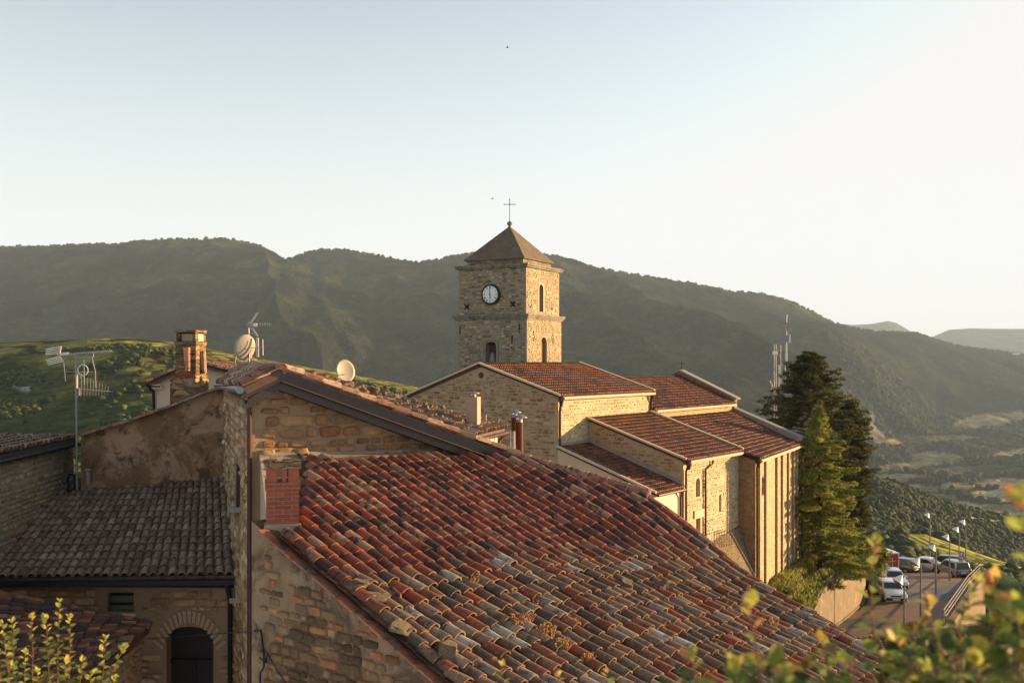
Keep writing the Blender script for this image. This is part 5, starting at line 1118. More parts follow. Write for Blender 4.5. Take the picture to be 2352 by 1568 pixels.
K[7] = (hr*.78, z78); K[9] = (hr*1.45, z145)
mf = interp(X, [(-1500, -150), (900, -150), (1500, -190), (1900, -225), (2352, -232), (3900, -240)])
K += [(1500*one, mf), (1500*one+900*right+20, mf+(kz(1062, 2400)+232)*right*1.0+0), ((2250+900*right)*one, (1-right)*(mf+.38*(kz(sum(interp(X+o_, crest) for o_ in (-160, -100, -50, 0, 50, 100, 160))/7, rc)-mf))+right*kz(975, 3150)),
      (rc*.9, kz(sum(interp(X+o_, crest) for o_ in (-110, -70, -35, 0, 35, 70, 110))/7, rc)-interp(X, [(-1500, 75), (1500, 60), (1800, 60), (2060, 40), (2352, 35), (3900, 30)])), (rc, kz(interp(X, crest), rc)), (rc*1.25, kz(interp(X, crest), rc)*.4-160), (8000*one, -160*one), (10500*one, kz(interp(X, far), 10500)), (13500*one, kz(interp(X, far), 10500)*.3-150), (16500*one, -200*one)]
kr = np.stack([k[0] for k in K]); kz_ = np.stack([k[1]*one for k in K])
for i in range(1, len(K)): kr[i] = np.maximum(kr[i], kr[i-1]+12)
Z = np.zeros_like(X)
for i in range(len(K)-1):
    t = (Y-kr[i])/(kr[i+1]-kr[i]); m = (t >= 0) & (t <= 1); tt = np.clip(t, 0, 1)
    # monotone cubic in distance
    d0 = (kz_[i+1]-kz_[i])/(kr[i+1]-kr[i])
    dm = d0 if i == 0 else (kz_[i]-kz_[i-1])/(kr[i]-kr[i-1]); dp = d0 if i == len(K)-2 else (kz_[i+2]-kz_[i+1])/(kr[i+2]-kr[i+1])
    ma = np.where(dm*d0 > 0, 2*dm*d0/(dm+d0+1e-12), 0); mb2 = np.where(dp*d0 > 0, 2*dp*d0/(dp+d0+1e-12), 0); hh = kr[i+1]-kr[i]
    h00 = 2*tt**3-3*tt**2+1; h10 = tt**3-2*tt**2+tt; h01 = -2*tt**3+3*tt**2; h11 = tt**3-tt**2
    z = h00*kz_[i]+h10*hh*ma+h01*kz_[i+1]+h11*hh*mb2; Z = np.where(m, z, Z)
WX = (X-CX)/F*Y
# relief: gullies on the mountain, folds on the hill
tm = np.clip((Y-1500)/(rc-1500), 0, 1); win = np.where(Y < rc, np.clip(np.sin(np.pi*np.clip(tm, 0, 1)**.8), 0, 1)**.8, 0)*(1-.5*right)
sk_ = fbm(WX/520+Y/1900, Y/2300, 3, 5, .55); rdg = 1-np.abs(2*sk_-1)
Z += win*(200*(rdg-.72)+60*(fbm(WX/260, Y/300, 9, 5)-.5))
Z += np.where((Y > 1300) & (Y < rc*.97), 16*(fbm(WX/55, Y/55, 21, 4)-.5), 0)
th = np.clip((Y-260)/(hr-260), 0, 1); win2 = np.where(Y < hr, np.sin(np.pi*th), 0)
Z += win2*(16*(fbm(WX/130, Y/160, 5, 4)-.5)-6*np.exp(-((X-520)/120)**2))
Z += np.where((Y > 5000) & (Y < 10400), 0, 0)
PY = HZ-Z/Y*F; PX = X
Z += np.where(np.abs(Y-rc) < 60, 5*(fbm(WX/14, Y/300, 31, 3)-.5)*np.clip((1900-X)/100, .5, 1), 0)
# land cover colours, with the sunlight on the hill crest painted in
wood = np.array((.015, .018, .0105)); wood2 = np.array((.025, .029, .0135)); grass = np.array((.15, .145, .04)); tan = np.array((.25, .205, .115)); rock = np.array((.40, .37, .33)); farc = np.array((.05, .055, .04))
C = np.zeros(X.shape+(3,)); f1 = fbm(WX/90, Y/120, 41, 5); f2 = fbm(WX/22, Y/30, 42, 4); f3 = fbm(WX/350, Y/420, 43, 4)
C[:] = wood; C = C+(wood2-wood)*np.clip((f2-.35)*3, 0, 1)[..., None]
def blend(m, col):
    global C
    C = C*(1-m[..., None])+np.asarray(col)*m[..., None]
hillm = (Y < hr*1.2) & (Y > 170) & (X < 1300)
gh_ = np.clip(((f1-.50)*6+np.clip((th-.52)*7, -.5, 2.2)), 0, 1)*hillm; blend(gh_, grass*(.9))
blend(np.clip(.55-gh_, 0, .55)*hillm, np.array((.055, .075, .022)))
blend(np.clip((th-.80)*8, 0, 1)*np.clip((X-230)/120, 0, 1)*hillm*np.clip((f1-.3)*5, .3, 1)*.9, np.array((.24, .20, .065)))  # golden crest grass, with its sunlight put into the colour
blend(np.clip((f2-.56)*12, 0, 1)*hillm*(th < .93), wood2)
mt = (Y >= 1400) & (Y < rc*1.05)
blend(np.clip((f3-.57)*9, 0, .6)*mt*(X < 1900), np.array((.05, .055, .024)))
# clearings low on the right mountain and the fields of the valley
def fld(cx, cy, wx, wy, col, tilt=0):
    d = ((PX-cx)/wx)**2+((PY-cy-(PX-cx)*tilt)/wy)**2; e = np.clip((1.12-d+.35*(f2-.5))*5, 0, 1)*(Y > 1200); blend(e, col)
for a in [(2130, 1010, 120, 9, tan*.9, -.05), (2275, 965, 85, 16, tan*.95, -.12), (2100, 1068, 110, 10, tan, -.12), (2060, 1096, 75, 9, tan*1.2, -.02), (2155, 1052, 62, 14, tan*1.1, .05), (2210, 1080, 65, 9, tan*.9, 0), (2290, 1078, 60, 12, (.09, .10, .04), .02), (2100, 1120, 80, 8, tan*.8, .04), (2320, 1110, 80, 12, tan*1.1, .02), (2300, 1138, 85, 13, tan*1.2, .0), (2200, 1115, 40, 7, tan, .05), (2310, 1170, 90, 13, tan*1.0, .05), (2150, 1140, 50, 9, tan*.9, .06), (2340, 1040, 60, 9, tan, -.1), (2230, 1160, 50, 6, tan*1.1, .12)]: fld(*a)
for a in [(2003, 975, 10, 28), (2012, 1000, 22, 14)]: fld(a[0], a[1], a[2], a[3], rock*.3, .1)
# pale track and the sunlit spur field
f_ = (Y > 365) & (Y < 462) & (X > 2070); blend(f_*1.0, (.20, .20, .055))
tr_m = np.clip(1.6-np.abs(PY-(1180+(PX-2140)*.135+4*np.sin(PX/37)))/3.2, 0, 1)*(Y > 470)*(Y < 1000)*(X > 2130); blend(tr_m, (.36, .33, .22))
fm = Y > 6200; blend(fm*1.0, farc)
for (cx, cy, w) in ((47, 885, 17), (60, 893, 12)):
    blend(np.clip(1.5-((PX-cx)/w)**2-((PY-cy)/9)**2+.9*(f2-.5), 0, 1)*hillm, rock*.55)
near_m = Y < 130; blend(near_m*.9, (.10, .10, .035))
nr, nc = X.shape; V = np.stack([WX, Y, Z], -1).reshape(-1, 3).astype(np.float32)
idx = np.arange(nr*nc).reshape(nr, nc); Fq = np.stack([idx[:-1, :-1], idx[:-1, 1:], idx[1:, 1:], idx[1:, :-1]], -1).reshape(-1, 4)
def np_mesh(name, V, Fc, mt, Cc=None, smooth=False):
    me = bpy.data.meshes.new(name); k = Fc.shape[1]; me.vertices.add(len(V)); me.vertices.foreach_set('co', V.astype(np.float32).ravel())
    me.loops.add(Fc.size); me.loops.foreach_set('vertex_index', Fc.astype(np.int32).ravel()); me.polygons.add(len(Fc)); me.polygons.foreach_set('loop_start', np.arange(0, Fc.size, k, dtype=np.int32))
    if smooth: me.polygons.foreach_set('use_smooth', np.ones(len(Fc), dtype=bool))
    me.update(calc_edges=True)
    if Cc is not None:
        a = me.color_attributes.new('Col', 'FLOAT_COLOR', 'POINT'); a.data.foreach_set('color', np.concatenate([Cc.reshape(-1, 3), np.ones((len(V), 1))], 1).astype(np.float32).ravel())
    me.materials.append(mt); o = bpy.data.objects.new(name, me); COL.objects.link(o); return o
def terrain_mat():
    m, n, b = mat('hillsides'); at = N(n, 'Attribute', attribute_name='Col'); g = N(n, 'NewGeometry')
    c = mixc(n, 1.0, at.outputs['Color'], ramp(n, noise(n, .035, 6, .7, g.outputs['Position']).outputs[0], [(.3, .5), (.7, 1.5)]), 'MULTIPLY')
    c = mixc(n, .8, c, ramp(n, noise(n, .16, 4, .7, g.outputs['Position']).outputs[0], [(.35, .45), (.65, 1.3)]), 'MULTIPLY')
    c = mixc(n, 1.0, c, ramp(n, noise(n, .006, 5, .65, g.outputs['Position']).outputs[0], [(.38, .45), (.62, 1.6)]), 'MULTIPLY')
    n.links.new(c, b.inputs['Base Color']); v = N(n, 'TexVoronoi', i_Scale=.11, i_Randomness=1.0); n.links.new(g.outputs['Position'], v.inputs['Vector'])
    inv = N(n, 'Math', operation='SUBTRACT', i_0=1.0); n.links.new(v.outputs['Distance'], inv.inputs[1])
    bump(n, b, inv.outputs[0], .9, 5.0); b.inputs['Roughness'].default_value = 1; b.inputs['Specular IOR Level'].default_value = 0; return m
ground = np_mesh('terrain', V, Fq, terrain_mat(), C, True); tag(ground, None, None, None, 'structure')
# ------------------------------------------------------------------ woods as rough leafy clumps
def blob_templates(n=6, sub=1):
    out = []
    for s_ in range(n):
        bm = bmesh.new(); bmesh.ops.create_icosphere(bm, subdivisions=sub+1, radius=1); r_ = random.Random(s_)
        for v in bm.verts: v.co *= r_.uniform(.5, 1.3)
        bm.verts.ensure_lookup_table(); out.append((np.array([v.co[:] for v in bm.verts]), np.array([[l.index for l in f.verts] for f in bm.faces]))); bm.free()
    return out
BT = blob_templates()
M['wood'] = M['wood']
M['leafy'] = attr_mat('woodland_leaves', 1.0, 0, (.5, 1.4), .8)
def scatter(name, pts, size, cols, label_kind='stuff', zs=1.0):
    VV = []; FF = []; CC = []; b = 0
    for p, s_ in zip(pts, size):
        tv, tf_ = BT[random.randrange(6)]; a = random.uniform(0, 6.28); R_ = np.array([[math.cos(a), -math.sin(a), 0], [math.sin(a), math.cos(a), 0], [0, 0, 1]])
        v = tv@R_.T*np.array([s_, s_, s_*random.uniform(.75, 1.15)*zs])+p; VV.append(v); FF.append(tf_+b); b += len(v)
        c = np.array(random.choice(cols))*random.uniform(.7, 1.25); CC.append(np.repeat(c[None], len(v), 0))
    o = np_mesh(name, np.concatenate(VV), np.concatenate(FF), M['leafy'], np.concatenate(CC)); tag(o, None, None, None, 'stuff'); return o
def sample(mask, n):
    w = np.clip(np.nan_to_num(mask.ravel().astype(float)), 0, None); w = w/w.sum(); ii = rng.choice(len(w), n, p=w); p = V[ii].astype(float)
    jx = rng.uniform(-.5, .5, n)*p[:, 1]*2.6/F; p[:, 0] += jx; return p, ii
gcol = [(.035, .048, .014), (.05, .068, .018), (.03, .042, .013), (.075, .09, .022)]
area = Y*Y
fr = (X > -60) & (X < 2400)
p, ii = sample(hillm*fr*(1-gh_*.985)*(np.clip((f2-.45)*7, .02, 1))*np.clip((.86-th)*5, .02, 1)*area*(Y > 230), 10000); sc = rng.uniform(.4, 1.25, len(p))**2*1.3; p[:, 2] += sc*.15
scatter('hillside_scrub', p, sc, gcol)
p, ii = sample((X > 1750)*fr*(Y > 150)*(Y < hr*1.02)*(1-f_)*(1-tr_m)*area*(np.clip((f1-.3)*4, .15, 1)), 9000); sc = rng.uniform(1.0, 1.7, len(p))**2*1.1; p[:, 2] += sc*.25
scatter('valley_slope_wood', p, sc, [(.035, .045, .014), (.045, .06, .018), (.028, .036, .014)])
p, ii = sample(fr*(np.abs(Y-rc) < 45)*1.0, 2200); sc = rng.uniform(3, 7.5, len(p)); p[:, 2] += sc*.4
scatter('ridge_wood', p, sc, [(.035, .045, .018), (.05, .06, .02)], zs=1.2)
nf = (C.max(-1) < .075)
p, ii = sample(fr*(X > 1930)*(Y > 1500)*(Y < 3300)*nf*area, 2600); sc = rng.uniform(4, 8, len(p)); p[:, 2] += sc*.3
scatter('valley_wood', p, sc, [(.022, .029, .012), (.030, .038, .015)])
# tiny houses in the valley
for i, (x, y, d, lb) in enumerate(((2092, 0, 4700, ''),)[:0]): pass
def tiny(x, y, d, w, h, lb, col=None):
    c = W(x, y, d); t = thing('farmhouse', lb, 'house', c, 'small houses across the valley'); mb = MB(); mb.block([c+Vector((-w, -h, h)), c+Vector((w, -h, h)), c+Vector((w, h, h)), c+Vector((-w, h, h))], c.z-3); build(mb, 'wall', M['white'], t)
    mb = MB(); mb.add([c+Vector((-w*1.1, -h*1.2, h)), c+Vector((w*1.1, -h*1.2, h)), c+Vector((w*1.1, h*1.2, h)), c+Vector((-w*1.1, h*1.2, h)), c+Vector((-w*1.1, 0, h*1.6)), c+Vector((w*1.1, 0, h*1.6))], [(0, 1, 5, 4), (2, 3, 4, 5), (0, 4, 3), (1, 2, 5), (3, 2, 1, 0)]); build(mb, 'roof', plain_mat('farm_roof', (.30, .22, .19)), t)
tiny(2334, 813, 4500, 14, 6, 'small white house on the far right ridge against the sky')
tiny(2006, 1103, 1750, 9, 4, 'tiny pale-roofed house at the left end of the tan fields')
tiny(2212, 1162, 1350, 7, 4, 'tiny white house beyond the wooded slope, lower of the valley houses')
# ------------------------------------------------------------------ church terrace, retaining wall, road
def gz(x, y): return -18.1-.13*(y-80) if y > 80 else -18.1+.055*(80-y)
road = MB(); gx0, gx1 = 8, 46; ny = 26
for j in range(ny):
    for i in range(10):
        y0 = 48+j*3.0; y1 = y0+3.0
        def xx(y, t): 
            xl = np.interp(y, [45, 66, 76, 90, 130], [13, 20.2, 26.6, 30, 36]); xr = np.interp(y, [45, 65.6, 80, 95, 130], [21, 27.6, 35.6, 43.5, 52]); return xl+(xr-xl)*t
        road.add([(xx(y0, i/10), y0, gz(0, y0)), (xx(y0, (i+1)/10), y0, gz(0, y0)), (xx(y1, (i+1)/10), y1, gz(0, y1)), (xx(y1, i/10), y1, gz(0, y1))], [(0, 1, 2, 3)])
def road_mat():
    m, n, b = mat('asphalt'); g = N(n, 'NewGeometry'); c = ramp(n, noise(n, .16, 3, .5, g.outputs['Position']).outputs[0], [(.48, (.20, .125, .08)), (.53, (.085, .085, .088))])
    c = mixc(n, .7, c, ramp(n, noise(n, 1.3, 6, .7, g.outputs['Position']).outputs[0], [(.3, .55), (.7, 1.2)]), 'MULTIPLY'); n.links.new(c, b.inputs['Base Color']); b.inputs['Roughness'].default_value = .75; return m
o = build(road, 'road', road_mat()); tag(o, None, None, None, 'structure')
sb = MB()
for j in range(12):          # earth shoulder carrying the road over the falling slope
    y0 = 48+j*6.5; y1 = y0+6.5
    for (t0, t1, z0_, z1_) in ((0, 1, -.05, -.05),):
        a0 = (xx(y0, 0), y0); a1 = (xx(y0, 1)+.5, y0); b0 = (xx(y1, 0), y1); b1 = (xx(y1, 1)+.5, y1)
        sb.block([(a0[0], y0, gz(0, y0)-.05), (a1[0], y0, gz(0, y0)-.05), (b1[0], y1, gz(0, y1)-.05), (b0[0], y1, gz(0, y1)-.05)], -60)
sb.usec = True; sb.c = [(.10, .09, .05, 1)]*len(sb.v)
o = build(sb, 'road_embankment', attr_mat('earth', 1.0, 0, (.6, 1.2), 1)); tag(o, None, None, None, 'structure')
# terrace with grass
T = []
cols_t = [(-2, -13.2), (0, -13.3), (4, -13.6)]
wallp = [Vector((14.0, 57.3, -17.3)), Vector((18.3, 62.5, -15.45)), Vector((19.6, 64.5, -14.4)), Vector((20.9, 66.6, -13.6)), Vector((23.6, 71.2, -14.6)), Vector((26.6, 77.0, -15.55)), Vector((29.0, 84, -16.6))]
mb = MB()
for a, b_ in zip(wallp[:-1], wallp[1:]):
    d = (b_-a); d.z = 0; d.normalize(); nn = Vector((d.y, -d.x, 0)); mb.block([a+nn*.0, b_+nn*.0, b_-nn*.45, a-nn*.45], -24)
mw = build(mb, 'retaining_wall', M['concrete']); tag(mw, 'long stained concrete retaining wall beside the road below the church', 'wall')
terr = []
inner = [Vector((4.0, 50, -16.5)), Vector((9.5, 56, -14.3)), Vector((12.0, 58, -13.9)), Vector((14.0, 60.5, -13.5)), Vector((18.0, 68.0, -13.3)), Vector((20.5, 76, -13.6)), Vector((23, 84, -14.5))]
Vt = []; nt_ = 14
for a, b_ in zip(inner, wallp):
    for k in range(nt_): 
        q = a.lerp(b_-Vector((0.2, 0, .04)), k/(nt_-1)); q.z += .35*math.sin(k*.8+a.y)*math.sin(math.pi*k/(nt_-1)); Vt.append(q)
Vt = np.array([tuple(q) for q in Vt]).reshape(len(inner), nt_, 3)
fine = []
for i in range(len(inner)-1):
    for s_ in range(8): fine.append(Vt[i]*(1-s_/8)+Vt[i+1]*s_/8)
fine = np.array(fine); nn_, mm_ = fine.shape[:2]; id_ = np.arange(nn_*mm_).reshape(nn_, mm_)
tcol = np.tile(np.array([.14, .13, .04]), (nn_*mm_, 1)); tcol *= rng.uniform(.6, 1.2, (nn_*mm_, 1))
fine_j = fine.reshape(-1, 3).copy(); fine_j[:, 2] += rng.uniform(-.1, .1, len(fine_j))
o = np_mesh('church_terrace', fine_j, np.stack([id_[:-1, :-1], id_[:-1, 1:], id_[1:, 1:], id_[1:, :-1]], -1).reshape(-1, 4), attr_mat('terrace_earth', 1.0, 0, (.5, 1.3), 2), tcol); tag(o, None, None, None, 'structure')
# grass tufts
M['grass'] = attr_mat('grass_blades', .8, .35, (.7, 1.2), 3)
def blades(name, centres, hmin, hmax, cols, w=.05, n=5):
    VV = []; CC = []
    for c in centres:
        for k in range(n):
            a = random.uniform(0, 6.28); h = random.uniform(hmin, hmax); b = np.array(c)+np.array([random.uniform(-.25, .25), random.uniform(-.25, .25), 0]); d = np.array([math.cos(a), math.sin(a), 0]); ln = np.array([random.uniform(-.35, .35), random.uniform(-.35, .35), 1])
            VV += [b-d*w, b+d*w, b+ln*h]; cc = np.array(random.choice(cols))*random.uniform(.7, 1.2); CC += [cc]*3
    VV = np.array(VV); o = np_mesh(name, VV, np.arange(len(VV)).reshape(-1, 3), M['grass'], np.array(CC)); return o
cen = []
for _ in range(9000):
    i = random.uniform(0, nn_-1.01); j = random.uniform(0, mm_-1.01); i0, j0 = int(i), int(j); u, v = i-i0, j-j0
    cen.append(fine[i0, j0]*(1-u)*(1-v)+fine[i0+1, j0]*u*(1-v)+fine[i0, j0+1]*(1-u)*v+fine[i0+1, j0+1]*u*v)
o = blades('terrace_grass', cen, .06, .26, [(.22, .24, .05), (.30, .30, .07), (.16, .20, .05), (.40, .36, .12)]); tag(o, None, None, None, 'stuff')
# low wall and railing on the valley side
rp = [Vector((xx(y, 1), y, gz(0, y))) for y in np.linspace(52, 96, 23)]
rl = thing('railing', 'three-bar metal railing along the valley edge of the road', 'railing', rp[8])
mb = MB()
for h in (.45, .75, 1.05): mb.tube([p+UP*(h+.3) for p in rp], .035, 6)
rmt = plain_mat('rusty_rail', (.12, .09, .06), .6); build(mb, 'rails', rmt, rl)
for p in rp[::2]: mb = MB(); mb.tube([p+UP*.2, p+UP*1.38], .04, 6); build(mb, 'post', rmt, rl)
mb = MB()
for a, b_ in zip(rp[:-1], rp[1:]):
    mb.block([a+UP*.32, a+UP*.32+Vector((.4, -.2, 0)), b_+UP*.32+Vector((.4, -.2, 0)), b_+UP*.32], -40)
vw = build(mb, 'roadside_stone_wall', M['scarp']); tag(vw, 'low stone wall carrying the railing on the valley side of the road', 'wall')
# ------------------------------------------------------------------ street lamps
lamps = [(2136, 2128.8, 1180, 112, 'farthest street lamp, rising above the silver sedan'), (2218, 2211.7, 1196, 103, 'rightmost street lamp with its base by the wall'), (2203, 2195.7, 1213, 99, 'street lamp whose pole passes the warning signs'), (2181, 2172.4, 1231, 92, 'street lamp standing in front of the grey off-roader'), (2150, 2140.5, 1256, 80, 'street lamp behind the pink-tipped leaves, third nearest'), (2115, 2102, 1289, 69, 'second nearest street lamp, right of the white hatchback'), (2077, 2063, 1331, 59, 'nearest street lamp, its head in front of the white hatchback')]
for (xp, xh, yt, d, lb) in lamps:
    top = W(xp, yt+7, d); zb = gz(0, min(d, 100))-.6; r = thing('street_lamp', lb, 'street lamp', V3(top, zb), 'street lamps along the road')
    Hh = top.z-zb; b0 = V3(top, zb)
    mb = MB(); mb.tube([b0, b0+UP*Hh*.45], .085, 8); mb.tube([b0+UP*Hh*.45, b0+UP*Hh], .06, 8); mb.tube([b0+UP*Hh, b0+UP*(Hh+.12)+Vector((-.12, 0, 0))], .04, 6); build(mb, 'pole', M['steel'], r)
    hc = top+Vector((-.06, 0, .12)); mb = MB()
    # wedge-shaped shade: apex up at the pole, open disc tilted to the road
    ax = Vector((.55, .0, .83)).normalized(); mb.lathe(hc+Vector((-.28, 0, .02)), ax, [(.33, -.10), (.34, -.07), (.20, .14), (.05, .36), (.02, .38)], 16); build(mb, 'shade', M['white'], r)
    mb = MB(); mb.lathe(hc+Vector((-.28, 0, .02))-ax*.10, -ax, [(.30, 0), (.26, .05), (.12, .09), (.01, .10)], 14); build(mb, 'lens', M['steel'], r)
# road signs
sp_ = W(2206.5, 1350, 97); sg = thing('road_sign', 'post with a blue square sign above two red and white warning triangles', 'road sign', V3(sp_, gz(0, 97)))
mb = MB(); mb.tube([V3(sp_, gz(0, 97)), W(2206.5, 1264, 97)], .04, 8); build(mb, 'post', M['steel'], sg)
def plate(nm, pts, mt, off=0): mb = MB(); mb.prism([W(x, y, 96.9-off) for x, y in pts], Vector((0, .03, 0))); build(mb, nm, mt, sg)
plate('blue_sign', [(2205, 1266), (2213, 1266), (2213, 1279), (2205, 1279)], M['blue'])
plate('blue_sign_symbol', [(2206.6, 1268.5), (2210.2, 1268.5), (2211, 1272), (2208.4, 1273.5), (2207.8, 1277), (2206.6, 1277)], M['white'], .04)
for yb in (1284, 1305):
    plate('warning_triangle', [(2202.5, yb), (2215, yb), (2208.7, yb-15)], M['red']); plate('triangle_field', [(2205.2, yb-2), (2212.3, yb-2), (2208.7, yb-10.5)], M['white'], .04)
    plate('triangle_symbol', [(2208.1, yb-3), (2209.3, yb-3), (2209.0, yb-8), (2208.4, yb-8)], M['black'], .08)
plate('lower_plate', [(2203, 1307), (2214, 1307), (2214, 1316), (2203, 1316)], M['white']); plate('plate_border', [(2204, 1310.5), (2213, 1310.5), (2213, 1312), (2204, 1312)], M['red'], .04)
# ------------------------------------------------------------------ vehicles
glass = plain_mat('car_glass', (.015, .018, .02), .12, 0, .05, 3, .6); tyre = plain_mat('tyre_rubber', (.018, .018, .018), .8); lampr = plain_mat('tail_light', (.45, .02, .015), .3); lampw = plain_mat('head_light', (.75, .75, .72), .2)
def car(name, label, paint, loc, rot, L=4.0, Wd=1.66, H=1.42, kind='hatch'):
    t = thing('parked_car', label, 'car', loc, 'cars parked along the road', rot); o3_ = Vector((0, 0, 0)); h = Wd/2
    # side outline in local x (front = +x), z
    if kind == 'hatch': body = [(-L/2, .35), (-L/2-.02, .60), (-L/2+.05, .92), (L/2-1.0, .92), (L/2-.12, .76), (L/2, .55), (L/2, .30), (-L/2+.1, .24)]; cab = [(-L/2+.08, .90), (-L/2+.42, H-.03), (-L/2+1.0, H), (L/2-1.75, H-.02), (L/2-.95, .90)]
    elif kind == 'sedan': body = [(-L/2, .38), (-L/2, .78), (-L/2+.15, .92), (-L/2+1.0, .93), (L/2-1.3, .90), (L/2-.2, .76), (L/2, .58), (L/2, .30), (-L/2+.1, .24)]; cab = [(-L/2+.62, .90), (-L/2+1.25, H-.04), (-L/2+1.9, H), (L/2-1.95, H-.03), (L/2-1.15, .88)]
    else: body = [(-L/2, .45), (-L/2, 1.0), (L/2-1.1, 1.02), (L/2-.1, .92), (L/2, .65), (L/2, .42), (-L/2+.1, .40)]; cab = [(-L/2+.03, 1.0), (-L/2+.18, H-.03), (-L/2+.6, H), (L/2-1.75, H-.02), (L/2-1.15, 1.0)]
    def solid(outline, hw_b, hw_t, zt, z0, bev):
        bm = bmesh.new(); A_ = []; B_ = []
        for x, z in outline:
            f_ = (z-z0)/(zt-z0); w = hw_b+(hw_t-hw_b)*max(0, min(1, f_)); A_.append(bm.verts.new((x, -w, z))); B_.append(bm.verts.new((x, w, z)))
        n = len(outline); bm.faces.new(A_); bm.faces.new(B_[::-1])
        for i in range(n): bm.faces.new((A_[i], A_[(i+1) % n], B_[(i+1) % n], B_[i]))
        bmesh.ops.recalc_face_normals(bm, faces=bm.faces); bmesh.ops.bevel(bm, geom=bm.edges[:], offset=bev, segments=2, affect='EDGES', profile=.6)
        me = bpy.data.meshes.new('m'); bm.to_mesh(me); bm.free(); return me
    def put(nm, me, mt, par=t, sm=True):
        me.name = nm; me.materials.append(mt); o = bpy.data.objects.new(nm, me); COL.objects.link(o); o.parent = par
        for p_ in me.polygons: p_.use_smooth = sm
        return o
    bo_ = put('body', solid(body, h, h*.97, .95, .3, .06), paint); put('cabin', solid(cab, h*.94, h*.74, H, .9, .05), paint, sm=True)
    # glass: thin slabs just proud of the cabin
    def lb(mb, nm, mt, par=t): return build(mb, nm, mt, par, local=True)
    z0 = .95 if kind != 'suv' else 1.05; hb = lambda z: h*.94+(h*.74-h*.94)*(z-.9)/(H-.9)
    fx = cab[-1][0]; ft = cab[-2][0]; rx_ = cab[0][0]; rt = cab[1][0]
    def lerp(a, b_, f_): return a+(b_-a)*f_
    for nm, xa, xb in (('windscreen', fx, ft), ('rear_window', rx_, rt)):
        sgn = 1 if nm == 'windscreen' else -1; mb = MB(); P = []
        za_, zb_ = .90+.07, H-.09; fa = (za_-.9)/(H-.93); fb = (zb_-.9)/(H-.93)
        for f_, z in ((fa, za_), (fb, zb_)):
            x = lerp(xa, xb, f_)+sgn*.012; w = hb(z)-.07; P.append([(x, -w, z), (x, w, z)])
        q = [P[0][0], P[0][1], P[1][1], P[1][0]]; mb.prism([Vector(v) for v in q], Vector((sgn*.02, 0, .012))); lb(mb, nm, glass)
    for s_ in (-1, 1):
        for (x0, x1, t0, t1, nm) in ((lerp(rx_, rt, .3)+.18, -.02, rt+.28, -.02, 'side_window'), (.06, lerp(fx, ft, .15)-.2, .06, ft-.1, 'side_window')):
            mb = MB(); q = []
            for x, z in ((x0, z0), (x1, z0), (t1, H-.12), (t0, H-.12)): q.append(Vector((x, s_*(hb(z)+.008), z)))
            mb.prism(q, Vector((0, s_*.012, 0))); lb(mb, nm, glass)
        for x in (-L/2+.72, L/2-.72):
            r_ = .30 if kind != 'suv' else .36; mb = MB(); mb.lathe((x, s_*(h-.17), r_), (0, s_, 0), [(r_*.6, 0), (r_, .02), (r_, .17), (r_*.9, .19), (r_*.62, .19)], 20); w_o = lb(mb, 'wheel', tyre)
            mb = MB(); mb.lathe((x, s_*(h-.17), r_), (0, s_, 0), [(r_*.6, .10), (r_*.6, .195), (r_*.2, .205)], 14); lb(mb, 'rim', M['steel'], w_o)
        mb = MB(); mb.box((-L/2+.02, s_*(h-.16), .78 if kind != 'suv' else .85), (.03, 0, 0), (0, .13, 0), (0, 0, .10 if kind != 'hatch' else .14)); lb(mb, 'tail_light', lampr)
        mb = MB(); mb.box((L/2-.09, s_*(h-.25), .66), (.05, 0, .0), (0, .17, 0), (-.02, 0, .07)); lb(mb, 'headlight', lampw)
        mb = MB(); mb.box((fx-.25, s_*(h+.06), .98), (.05, 0, 0), (0, .08, 0), (0, 0, .05)); lb(mb, 'wing_mirror', paint)
    mb = MB(); mb.box((-L/2-.015, 0, .42), (.03, 0, 0), (0, h*.92, 0), (0, 0, .09)); lb(mb, 'rear_bumper', M['black'] if kind != 'sedan' else paint)
    mb = MB(); mb.box((L/2+.01, 0, .40), (.03, 0, 0), (0, h*.9, 0), (0, 0, .09)); lb(mb, 'front_bumper', M['black'])
    mb = MB(); mb.box((L/2+.0, 0, .62), (.025, 0, 0), (0, .38, 0), (0, 0, .045)); lb(mb, 'grille', M['black'])
    mb = MB(); mb.box((L/2+.045, 0, .40), (.005, 0, 0), (0, .26, 0), (0, 0, .055)); mb.box((-L/2-.05, 0, .70 if kind != 'hatch' else .5), (.005, 0, 0), (0, .26, 0), (0, 0, .055)); lb(mb, 'number_plate', M['white'])
    return t
def paintm(nm, c, metal=0): 
    m, n, b = mat(nm); b.inputs['Base Color'].default_value = c+(1,); b.inputs['Roughness'].default_value = .28; b.inputs['Metallic'].default_value = metal; b.inputs['Coat Weight'].default_value = .6; b.inputs['Specular IOR Level'].default_value = .5; return m
def at_(px, d): p = (px-CX)/F*d; return Vector((p, d, gz(0, d)+.01))
car('c', 'white hatchback parked facing the camera beside the retaining wall', paintm('white_car_paint', (.72, .72, .69)), at_(2046, 77.5), R(-98), 3.7, 1.6, 1.38)
car('c', 'pale blue car parked just behind the white hatchback', paintm('pale_blue_paint', (.40, .52, .62)), at_(2052, 86), R(-98), 3.8, 1.62, 1.40)
car('c', 'dark blue car half hidden against the retaining wall left of the white hatchback', paintm('dark_blue_paint', (.03, .04, .07)), at_(2012, 80.5), R(-98), 3.8, 1.6, 1.40)
car('c', 'dark green hatchback seen from behind next to the red container', paintm('dark_green_paint', (.015, .035, .028)), at_(2067, 103), R(125), 3.8, 1.65, 1.45)
car('c', 'silver sedan parked at an angle in the middle of the car park', paintm('silver_paint', (.55, .56, .58), .5), at_(2118, 104), R(145), 4.3, 1.7, 1.42, 'sedan')
